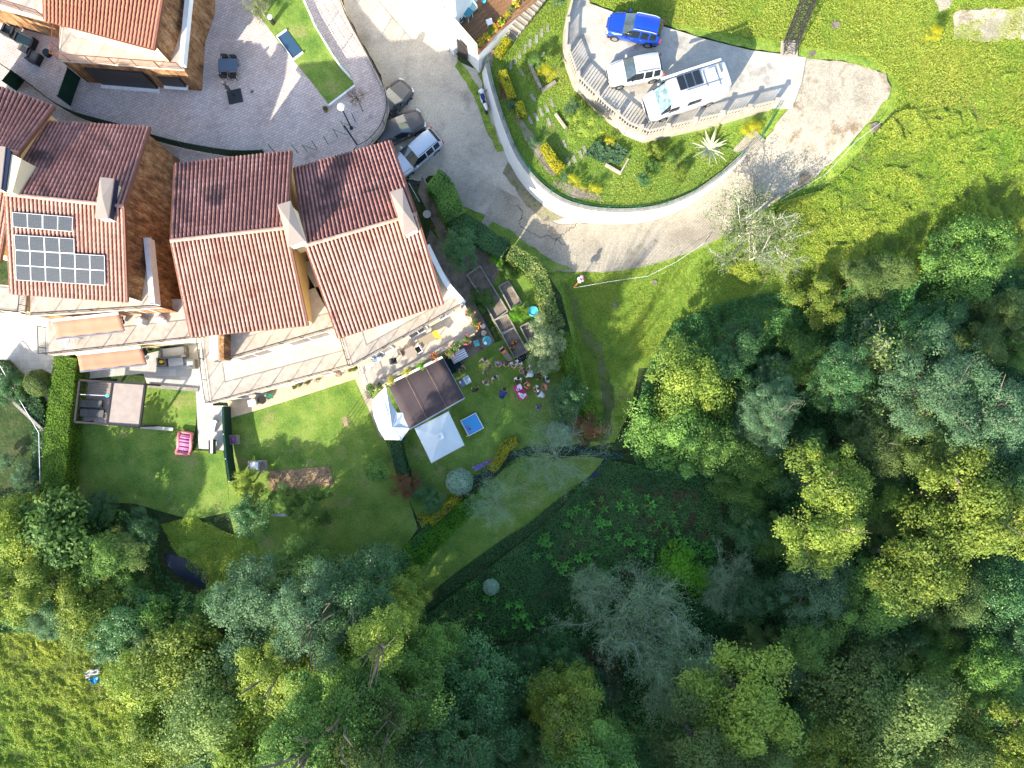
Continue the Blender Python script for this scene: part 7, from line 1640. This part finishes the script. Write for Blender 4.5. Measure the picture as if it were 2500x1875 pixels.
# pools
dk = thing('paddling_pool', 1302, 760, None, 0, 'small round cyan paddling pool on the grass beside the sunlit hedge', 'paddling pool'); MB().tube([(.37 * math.cos(t), .37 * math.sin(t), .10) for t in np.linspace(0, 6.283, 25)], .05, 8, cap=False).build('ring', M['cyan'], dk, True, world=False); MB().cyl((0, 0, .02), .35, .06, 24).build('water', M['cyan'], dk, world=False)
fp = thing('frame_pool', 1153, 1036, None, R(28), 'square bright blue frame pool with white rim on the party lawn', 'pool'); B(fp, 'wall', 'poolliner' if 'poolliner' in M else 'poolwater', (0, 0, .2), (1.28, 1.28, .40))
for i in range(4):
    a = math.pi / 2 * i; MB().beam((math.cos(a) * .66 - math.sin(a) * .68, math.sin(a) * .66 + math.cos(a) * .68, .44), (math.cos(a) * .66 + math.sin(a) * .68, math.sin(a) * .66 - math.cos(a) * .68, .44), .06, .05 + .002 * i).build('rim', M['white'], fp, world=False)
ft = thing('pool_toy', 1147, 1048, .50, 0, 'small pink toy floating in the square blue pool', 'toy'); MB().ball((0, 0, 0), (.10, .08, .06), 8, 6).ball((-.12, .14, .0), (.07, .07, .05), 8, 5).build('toy', M['magenta'], ft, True, world=False)
yb = thing('yellow_toy', 1140, 1064, None, 0, 'small yellow duck toy on the grass below the blue pool', 'toy'); MB().ball((0, 0, .08), (.11, .09, .08), 8, 6).ball((.08, .03, .17), .055, 8, 6).build('toy', M['yellow'], yb, True, world=False)
# party tables
pt_ = thing('party_table', 1270, 957, None, R(-62), 'party table with a pink cloth, plates and a cake box', 'table')
MB().box((0, 0, .74), (1.22, .60, .03)).box((0, .305, .55), (1.22, .012, .38)).box((0, -.305, .55), (1.22, .012, .38)).build('tablecloth', M['magenta'], pt_, world=False); [B(pt_, 'leg', 'steel', (sx * .52, sy * .24, .36), (.04, .04, .72)) for sx in (-1, 1) for sy in (-1, 1)]
base = pt_.location
def on_table(root, lx, ly, z): m_ = Matrix.Rotation(root.rotation_euler.z, 3, 'Z'); return root.location + m_ @ Vector((lx, ly, z))
for i, (lx, ly, r_, lb) in enumerate(((-.42, .0, .10, 'white plate at the upper end of the pink table'), (-.25, -.12, .11, 'plate of green snacks on the pink table'), (-.22, .14, .09, 'small white plate near the upper middle of the pink table'), (.10, -.16, .10, 'white plate in the middle of the pink table'), (.38, .20, .10, 'white plate at the lower right of the pink table'))):
    p = on_table(pt_, lx, ly, .757); q = empty('plate', p, 0, lb, 'plate', 'plates on the pink table'); MB().cyl((0, 0, 0), r_ * .7, .02, 16, r2=r_).build('dish', M['white'], q, world=False)
    if i == 1: MB().ball((0, 0, .03), (.06, .06, .03), 8, 5).build('food', M['core'], q, world=False)
q = empty('cake_box', on_table(pt_, .36, -.04, .757), R(-40), 'open white cake box at the lower end of the pink table', 'box'); MB().box((0, 0, .04), (.36, .30, .08)).build('box', M['white'], q, world=False); B(q, 'cake', 'cushion', (0, 0, .085), (.26, .2, .01))
q = empty('napkins', on_table(pt_, -.40, .16, .757), R(-60), 'pale blue paper sheet at the upper end of the pink table', 'paper'); B(q, 'sheet', 'whiteshirt', (0, 0, .005), (.3, .22, .01))
q = empty('bottles', on_table(pt_, .02, .02, .757), 0, 'cluster of small dark bottles in the middle of the pink table', 'bottles'); [MB().cyl((dx, dy, 0), .03, .2, 8, r2=.018).build('bottle', M['glass'], q, world=False) for dx, dy in ((0, 0), (.09, .04), (-.08, .06), (.14, -.04))]
bn = thing('buffet_table', 1234, 867, None, R(-52), 'narrow wooden buffet table with orange boxes beside the raised beds', 'table'); B(bn, 'table_top', 'khaki', (0, 0, .72), (1.25, .42, .04)); [B(bn, 'leg', 'timber', (sx * .55, sy * .16, .35), (.05, .05, .70)) for sx in (-1, 1) for sy in (-1, 1)]
for lx, m_, lb in ((-.22, 'orange', 'orange box on the wooden buffet table'), (-.42, 'rubber', 'black bag on the upper end of the wooden buffet table'), (-.55, 'pinkshirt', 'pink bag at the very end of the wooden buffet table')):
    q = empty('box' if m_ != 'rubber' else 'bag', on_table(bn, lx, 0, .74), R(-52), lb, 'box' if m_ == 'orange' else 'bag'); MB().box((0, 0, .07), (.16, .34, .14)).box((0, 0, .15), (.18, .36, .03)).build('body', M[m_], q, world=False)
wc = thing('folding_chair', 1138, 931, None, R(30), 'light blue and white folding table with a patterned top on the lawn', 'table'); B(wc, 'table_top', 'whiteshirt', (.12, .02, .60), (.5, .6, .03)); B(wc, 'tray', 'teal', (.14, .05, .62), (.3, .4, .012)); B(wc, 'flap', 'stripe', (-.32, .0, .52), (.38, .5, .03), 0, 0, -.4); [B(wc, 'leg', 'steel', (sx * .2 + .1, sy * .25, .29), (.03, .03, .58)) for sx in (-1, 1) for sy in (-1, 1)]
# flowers by the golden hedge
fb = tag(mass('violet_flowers', [(1150, 1140), (1205, 1118), (1212, 1126), (1160, 1150)], 500, .1, .25, .4, .05, 'l_violet', 61, 'row of violet and white flowers along the lawn edge above the stream') if 'l_violet' in M else None) if 'l_violet' in M else None
# walled garden: timber bed frames, stepping stones
for pa, pb, th_, lb in (((1291, 152), (1320, 215), .18, 'left'), ((1322, 222), (1356, 200), .15, 'bottom'), ((1300, 142), (1330, 130), .10, 'top')):
    q = empty('timber_beam', W(*pa, ZG), 0, '%s weathered timber beam of the square shrub bed in the walled garden' % lb, 'timber', 'timber beams of the square bed'); MB().beam(W(*pa, ZG + .15), W(*pb, ZG + .15), th_ + .05, .25).build('beam', M['stonewall'], q)
q = empty('timber_beam', W(1370, 300, ZG), 0, 'pale timber beam left of the largest yellow-green shrub', 'timber'); MB().beam(W(1356, 278, ZG + .12), W(1381, 313, ZG + .12), .18, .22).build('beam', M['balustrade'], q)
q = empty('stone_edging', W(1500, 415, ZG), 0, 'white stone edging of the lavender bed', 'edging'); MB().beam(W(1478, 402, ZG + .1), W(1516, 424, ZG + .1), .20, .22).beam(W(1516, 420, ZG + .1), W(1534, 388, ZG + .1), .12, .219).build('stones', M['balustrade'], q)
SST = [(1269, 134, -25), (1258, 147, -25), (1247, 161, -25), (1282, 118, -25), (1294, 106, -20), (1273, 177, 10), (1301, 238, 10), (1335, 265, 0), (1321, 274, 0), (1309, 286, 5), (1295, 294, 5), (1340, 298, 0), (1347, 252, 0), (1310, 95, -20), (1322, 80, -20), (1337, 68, -20), (1378, 352, 0), (1388, 395, 0), (1402, 388, 0), (1418, 378, 0), (1428, 366, 0), (1385, 320, 0)]
smm = MB().box((0, 0, 0), (.22, .62, .05)).mesh('stepping_stone', M['stonewall'])
for x, y, a in SST: link('stepping_stone', smm, garden, W(x, y, ZG) + Vector((0, 0, max(0, gz(W(x, y, ZG).x, W(x, y, ZG).y) - ZG) + .015)), (0, 0, R(a + 20)))
# deck things of the white house
ZD = 4.6
q = thing('deck_table', 1141, 42, ZD, R(-40), 'turquoise table on the timber deck of the white house', 'table'); B(q, 'table_top', 'tealtable', (0, 0, .72), (.75, .6, .04)); [B(q, 'leg', 'white', (sx * .3, sy * .24, .35), (.04, .04, .7)) for sx in (-1, 1) for sy in (-1, 1)]
chair(1155, 28, ZD, R(130), 'teal', 'pale blue chair behind the turquoise deck table', 'chairs on the timber deck'); chair(1126, 52, ZD, R(-50), 'blacksofa', 'dark chair left of the turquoise deck table', 'chairs on the timber deck')
q = thing('stool', 1195, 61, ZD, R(20), 'white square stool alone on the timber deck', 'stool'); B(q, 'seat', 'white', (0, 0, .42), (.42, .42, .06)); [B(q, 'leg', 'white', (sx * .16, sy * .16, .2), (.04, .04, .4)) for sx in (-1, 1) for sy in (-1, 1)]
q = thing('round_white_table', 1255, 4, ZD, 0, 'round white table at the far corner of the timber deck', 'table'); MB().cyl((0, 0, .7), .32, .04, 20).build('table_top', M['white'], q, world=False); MB().cyl((0, 0, 0), .04, .7, 8).build('leg', M['white'], q, world=False)
q = thing('blue_toy_ring', 1181, 6, ZD, 0, 'blue round bucket near the door of the timber deck', 'bucket'); MB().cyl((0, 0, 0), .13, .25, 14, r2=.16).build('bucket', M['cyan'], q, world=False)
FB = [(1175, 110, 'gold', 'yellow', 'flower box with yellow blooms, lowest on the deck edge'), (1189, 97, 'gold', 'yellow', 'golden flower box, second on the deck edge'), (1200, 83, 'lime', None, 'green and yellow flower box, third on the deck edge'), (1210, 75, 'gold', 'orange', 'orange flower box, fourth on the deck edge'), (1224, 62, 'lime', 'yellow', 'yellow-green flower box, fifth on the deck edge'), (1237, 44, 'gold', None, 'golden flower box, sixth on the deck edge'), (1248, 30, 'olive', None, 'olive green flower box, seventh on the deck edge'), (1260, 17, 'gold', 'yellow', 'yellow flower box, uppermost on the deck edge')]
for x, y, pl, f_, lb in FB: pot(x, y, ZD, lb, 'terracotta', pl, .2, .22, f_, 'flower box', plantr=.30, name='flower_box', group='flower boxes along the deck edge')
# silver garden oddments
q = thing('manhole_disc', 1044, 528, None, 0, 'grey round table in the shaded corner behind the dark hedge', 'table'); MB().cyl((0, 0, .6), .31, .03, 20).build('table_top', M['cushion'], q, world=False); MB().cyl((0, 0, 0), .04, .6, 8).build('leg', M['steel'], q, world=False)
q = empty('stair_railing', W(1010, 455, .4), 0, 'grey metal stair with railings beside the parked silver estate car', 'stair')
for i in range(6): MB().beam(W(1000 + 4 * i, 452 + 6 * i, .5 - .12 * i), W(1040 + 4 * i, 440 + 6 * i, .5 - .12 * i), .2, .05).build('tread', M['darkmetal'], q)
for dx in (0, 38): MB().beam(W(998 + dx, 446 - dx * .2, 1.4), W(1024 + dx, 492 - dx * .2, .9), .04, .04).build('hand_rail', M['steel'], q)
q = thing('metal_bench', 700 - 700 + 685, 1255, .1 - .5, 0, 'pale metal bench end beside the fruit bush frame', 'bench'); B(q, 'seat', 'steel', (0, 0, .45), (1.2, .22, .05)); [B(q, 'leg', 'steel', (s_ * .5, 0, .2), (.05, .2, .45)) for s_ in (-1, 1)]
q = thing('blue_tarpaulin', 238, 1655, None, R(20), 'crumpled blue tarpaulin with white sheet in the rough grass at lower left', 'tarpaulin'); 
for nm_, m_, cx_, cy_, w_, d_, sd_ in (('sheet', 'tarpblue', 0, 0, .7, .5, 1), ('white_sheet', 'cushion', .1, .62, 1.3, .45, 2)):
    rr_s = random.Random(sd_); V = [(cx_ + (i / 7 - .5) * w_ * (1 + rr_s.uniform(-.2, .2)), cy_ + (j / 5 - .5) * d_ * (1 + rr_s.uniform(-.3, .3)), .45 + rr_s.uniform(-.10, .14)) for j in range(6) for i in range(8)]
    o = MB().add(V, [(j * 8 + i, j * 8 + i + 1, (j + 1) * 8 + i + 1, (j + 1) * 8 + i) for j in range(5) for i in range(7)]).build(nm_, M[m_], q, world=False); o.modifiers.new('thickness', 'SOLIDIFY').thickness = .02
wfz = empty('white_wire_fence', W(60, 940, 1.2), 0, 'white topped wire fence with a bend at the left edge', 'fence'); Z3 = [W(x, y, 1.3) for x, y in ((-10, 885), (0, 893), (95, 1057), (98, 1180))]; MB().tube(Z3, .03, 5).build('top_rail', M['white'], wfz); [MB().tube([Vector((p.x, p.y, 0)), p], .03, 5).build('post', M['white'], wfz) for p in rail_path(Z3, 2.0)]
wl = empty('low_wall', W(60, 985, .5), 0, 'low garden wall edging the slab paved yard at left', 'wall'); MB().beam(W(-10, 930, .5), W(113, 1047, .5), .22, 1.2).build('wall', M['stonewall'], wl)
# ================================================================ PEOPLE
def person_meshes(pose, seed=0):
    """one continuous skinned body; faces sorted to skin, top, trousers, shoes by the nearest bone"""
    J = dict(pel=(0, 0, .96), waist=(0, 0, 1.10), chest=(0, .01, 1.32), neck=(0, .01, 1.48), chin=(0, .03, 1.56), head=(0, .03, 1.66), crown=(0, .01, 1.74), nose=(0, .125, 1.63),
             sl=(-.18, 0, 1.42), el=(-.26, .02, 1.15), wl=(-.24, .16, .94), sr=(.18, 0, 1.42), er=(.26, .02, 1.15), wr=(.24, .16, .94),
             hl=(-.10, 0, .90), kl=(-.11, .02, .50), al=(-.11, -.02, .09), tl=(-.13, .15, .04), hr=(.10, 0, .90), kr=(.11, .02, .50), ar=(.11, -.02, .09), tr=(.13, .15, .04))
    if pose == 'hold': J.update(el=(-.27, .04, 1.16), wl=(-.13, .22, 1.10), er=(.27, .04, 1.16), wr=(.13, .22, 1.08))
    if pose == 'reach': J.update(el=(-.25, .05, 1.16), wl=(-.20, .22, 1.05), er=(.29, .04, 1.16), wr=(.33, .18, 1.02), kl=(-.12, .10, .52))
    if pose == 'bend':
        for k, v in dict(waist=(0, .10, 1.08), chest=(0, .30, 1.20), neck=(0, .44, 1.26), chin=(0, .50, 1.27), head=(0, .57, 1.31), crown=(0, .64, 1.35), nose=(0, .62, 1.20), sl=(-.18, .38, 1.24), el=(-.26, .42, .98), wl=(-.20, .56, .80), sr=(.18, .38, 1.24), er=(.26, .42, .98), wr=(.20, .56, .80)).items(): J[k] = v
    if pose == 'sit':
        d = -.50
        for k in J: J[k] = (J[k][0], J[k][1], J[k][2] + d)
        J.update(hl=(-.10, .02, .42), kl=(-.13, .44, .46), al=(-.13, .46, .08), tl=(-.14, .62, .04), hr=(.10, .02, .42), kr=(.13, .44, .46), ar=(.13, .46, .08), tr=(.14, .62, .04), pel=(0, 0, .46), waist=(0, -.02, .60), el=(-.25, .08, .66), wl=(-.14, .30, .60), er=(.25, .08, .66), wr=(.14, .30, .60))
    rad = dict(pel=.165, waist=.15, chest=.175, neck=.055, chin=.062, head=.095, crown=.075, nose=.016, sl=.078, el=.055, wl=.034, sr=.078, er=.055, wr=.034, hl=.088, kl=.058, al=.042, tl=.035, hr=.088, kr=.058, ar=.042, tr=.035)
    E = [('pel', 'waist', 1), ('waist', 'chest', 1), ('chest', 'neck', 1), ('neck', 'chin', 0), ('chin', 'head', 0), ('head', 'crown', 0), ('head', 'nose', 0), ('chest', 'sl', 1), ('sl', 'el', 1), ('el', 'wl', 0), ('chest', 'sr', 1), ('sr', 'er', 1), ('er', 'wr', 0),
         ('pel', 'hl', 2), ('hl', 'kl', 2), ('kl', 'al', 2), ('al', 'tl', 3), ('pel', 'hr', 2), ('hr', 'kr', 2), ('kr', 'ar', 2), ('ar', 'tr', 3)]
    J = {k: Vector(v) for k, v in J.items()}
    for s_ in 'lr':
        w_, e_ = J['w' + s_], J['e' + s_]; d = (w_ - e_).normalized(); sd_ = d.cross(Vector((0, 0, 1))); sd_ = sd_.normalized() if sd_.length > .1 else Vector((1, 0, 0))
        J['p' + s_] = w_ + d * .075; rad['p' + s_] = .036; E.append(('w' + s_, 'p' + s_, 0))
        for f in range(4):
            b = J['p' + s_] + sd_ * (.030 - .020 * f) + d * .012; L = (.062, .070, .066, .050)[f]; k1, k2 = 'f%s%d' % (s_, f), 'g%s%d' % (s_, f)
            J[k1] = b + d * L * .5 + Vector((0, 0, -.006)); J[k2] = b + d * L * .9 + Vector((0, 0, -.03)); rad[k1] = .0095; rad[k2] = .008; E += [('p' + s_, k1, 0), (k1, k2, 0)]
        k1, k2 = 'f%s9' % s_, 'g%s9' % s_; J[k1] = w_ + d * .03 + sd_ * (-.05 if s_ == 'l' else .05); J[k2] = J[k1] + d * .04; rad[k1] = .012; rad[k2] = .010; E += [('w' + s_, k1, 0), (k1, k2, 0)]
    keys = list(J); idx = {k: i for i, k in enumerate(keys)}
    me = bpy.data.meshes.new('skel'); me.from_pydata([J[k] for k in keys], [(idx[a], idx[b]) for a, b, _ in E], [])
    ob = bpy.data.objects.new('skel', me); COL.objects.link(ob); ob.modifiers.new('s', 'SKIN')
    for i, k in enumerate(keys):
        sv = me.skin_vertices[0].data[i]; r_ = rad[k]; sv.radius = (r_ * (1.18 if k in ('pel', 'waist', 'chest') else 1), r_ * (.85 if k in ('pel', 'waist', 'chest') else 1)); sv.use_root = (k == 'pel')
    ss = ob.modifiers.new('u', 'SUBSURF'); ss.levels = 1
    dg = bpy.context.evaluated_depsgraph_get(); dg.update(); out = bpy.data.meshes.new_from_object(ob.evaluated_get(dg)); bpy.data.objects.remove(ob)
    seg = [(J[a], J[b], c) for a, b, c in E]; out.materials.clear()
    for n_ in ('skin', 'whiteshirt', 'trousers', 'shoe'): out.materials.append(M[n_])
    for f in out.polygons:
        c = f.center; best = (9, 0)
        for a, b, k in seg:
            ab = b - a; t = max(0, min(1, (c - a).dot(ab) / ab.length_squared)); d = (c - (a + ab * t)).length
            if d < best[0]: best = (d, k)
        f.material_index = best[1]; f.use_smooth = True
    out.name = 'body'; return out, J
POSES = {p: person_meshes(p) for p in ('stand', 'hold', 'reach', 'bend', 'sit')}
def hair_mesh(J, long=False):
    mb = MB(); h = J['head'] + Vector((0, 0, .01)); dirn = (J['crown'] - J['chin']).normalized(); mb.ball(h + dirn * .035 - Vector((0, .02, 0)), (.115, .125, .11), 14, 10)
    if long: mb.ball(h - dirn * .05 - Vector((0, .07, 0)), (.095, .06, .14), 10, 8)
    return mb.mesh('hair', M['hair_dark'], True)
HM = {(p, l): hair_mesh(POSES[p][1], l) for p in POSES for l in (False, True)}
def eye_mesh(J):
    mb = MB(); h = J['head'] + (J['chin'] - J['head']) * .25; f = (J['nose'] - J['head']).normalized(); s_ = Vector((1, 0, 0))
    for k in (-1, 1): mb.ball(h + f * .092 + s_ * k * .034 + (J['crown'] - J['head']) * .25, .012, 6, 4)
    return mb.mesh('eyes', M['hair_dark'])
EM = {p: eye_mesh(POSES[p][1]) for p in POSES}
def person(px, py, rz, pose, top, hair, label, bottom='trousers', s=1.0, long=False, lift=0.0):
    s *= 1.06
    hh = {'sit': 1.2, 'bend': 1.15}.get(pose, 1.6) * s; p = W(px, py, 0)
    for _ in range(3): p = W(px, py, T(p.x, p.y) + hh * .85)
    root = empty('person', (p.x, p.y, T(p.x, p.y) + .06 + lift), R(rz), label, 'person', 'guests on the party lawn')
    b = link('body', POSES[pose][0], root, None, None, (s,) * 3)
    for i, m_ in enumerate(('skin', top, bottom, 'shoe')): b.material_slots[i].link = 'OBJECT'; b.material_slots[i].material = M[m_]
    h = link('hair', HM[pose, long], root, None, None, (s,) * 3); h.material_slots[0].link = 'OBJECT'; h.material_slots[0].material = M[hair]
    link('eyes', EM[pose], root, None, None, (s,) * 3); return root
PP = [(1184, 879, 160, 'reach', 'beige', 'hair_dark', 'person in a beige top stretching an arm, uppermost left of the group', 'khaki', 1),
      (1195, 893, 200, 'stand', 'khaki', 'hair_brown', 'child in light brown clothes just below the person in the beige top', 'khaki', .72),
      (1185, 908, 180, 'stand', 'stripe', 'hair_brown', 'child in blue striped clothes near the left of the group', 'stripe', .68),
      (1208, 921, -150, 'reach', 'beige', 'hair_dark', 'person in a pale beige top with arms spread, right of the striped child', 'khaki', 1),
      (1185, 936, -30, 'hold', 'beige', 'hair_brown', 'person in a cream top with brown hair at the lower left of the group', 'denim', 1),
      (1125, 898, -130, 'reach', 'tan', 'hair_dark', 'person with dark hair beside the striped serving table', 'black', .95),
      (1160, 953, 20, 'reach', 'black', 'hair_dark', 'person in black clothes right of the folding table', 'black', .95),
      (1224, 970, -20, 'bend', 'navy', 'hair_dark', 'person in a navy shirt bending forward on the open lawn', 'navy', 1.05),
      (1217, 885, 170, 'hold', 'blueshirt', 'hair_red', 'red-haired person in a bright blue shirt next to the buffet table', 'denim', 1),
      (1236, 885, 190, 'hold', 'maroon', 'hair_dark', 'person in maroon and white beside the end of the buffet table', 'whiteshirt', 1),
      (1255, 887, 170, 'hold', 'teal', 'hair_brown', 'person in a pale teal shirt below the seedling tray', 'whiteshirt', 1),
      (1268, 884, 150, 'reach', 'whiteshirt', 'hair_dark', 'person in a white shirt with an arm out, right of the teal shirt', 'khaki', 1),
      (1278, 903, 120, 'hold', 'pinkshirt', 'hair_brown', 'person in a dusty pink shirt above the pink table', 'beige', .95),
      (1296, 900, 110, 'hold', 'whiteshirt', 'hair_red', 'red-haired person in a white shirt under the flowering tree', 'denim', 1),
      (1302, 917, 70, 'bend', 'whiteshirt', 'hair_dark', 'person in a wide white shirt bending forward by the flowering tree', 'black', 1.05),
      (1265, 924, 175, 'stand', 'whiteshirt', 'hair_dark', 'dark-haired person in a white shirt at the upper end of the pink table', 'denim', 1),
      (1290, 940, 90, 'hold', 'redshirt', 'hair_blonde', 'blonde person in a red top at the right side of the pink table', 'redshirt', 1),
      (1313, 949, 100, 'hold', 'whiteshirt', 'hair_brown', 'person in a white top with arms folded, right of the red top', 'stripe', 1),
      (1336, 925, 120, 'reach', 'teal', 'hair_dark', 'large person in a patterned pale blue shirt at the right of the group', 'whiteshirt', 1.1),
      (1332, 943, 120, 'hold', 'pink', 'hair_blonde', 'person in salmon pink clothes below the patterned pale blue shirt', 'beige', .95),
      (1329, 968, 60, 'bend', 'whiteshirt', 'hair_dark', 'person in a grey-white shirt bending at the right of the pink table', 'stripe', .95),
      (1313, 996, -60, 'sit', 'lilac', 'hair_brown', 'child in a lilac outfit sitting on the grass, lowest of the group', 'lilac', .8),
      (1318, 917, 90, 'stand', 'black', 'hair_dark', 'person in black half hidden behind the wide white shirt', 'black', 1.0),
      (1327, 868, 90, 'stand', 'purple', 'hair_dark', 'person in purple and blue glimpsed through the flowering tree', 'navy', 1.0)]
for a in PP: person(a[0], a[1], a[2], a[3], a[4], a[5], a[6], a[7], a[8], long=(a[5] in ('hair_blonde', 'hair_red')), lift=-.36 if a[3] == 'sit' else 0)
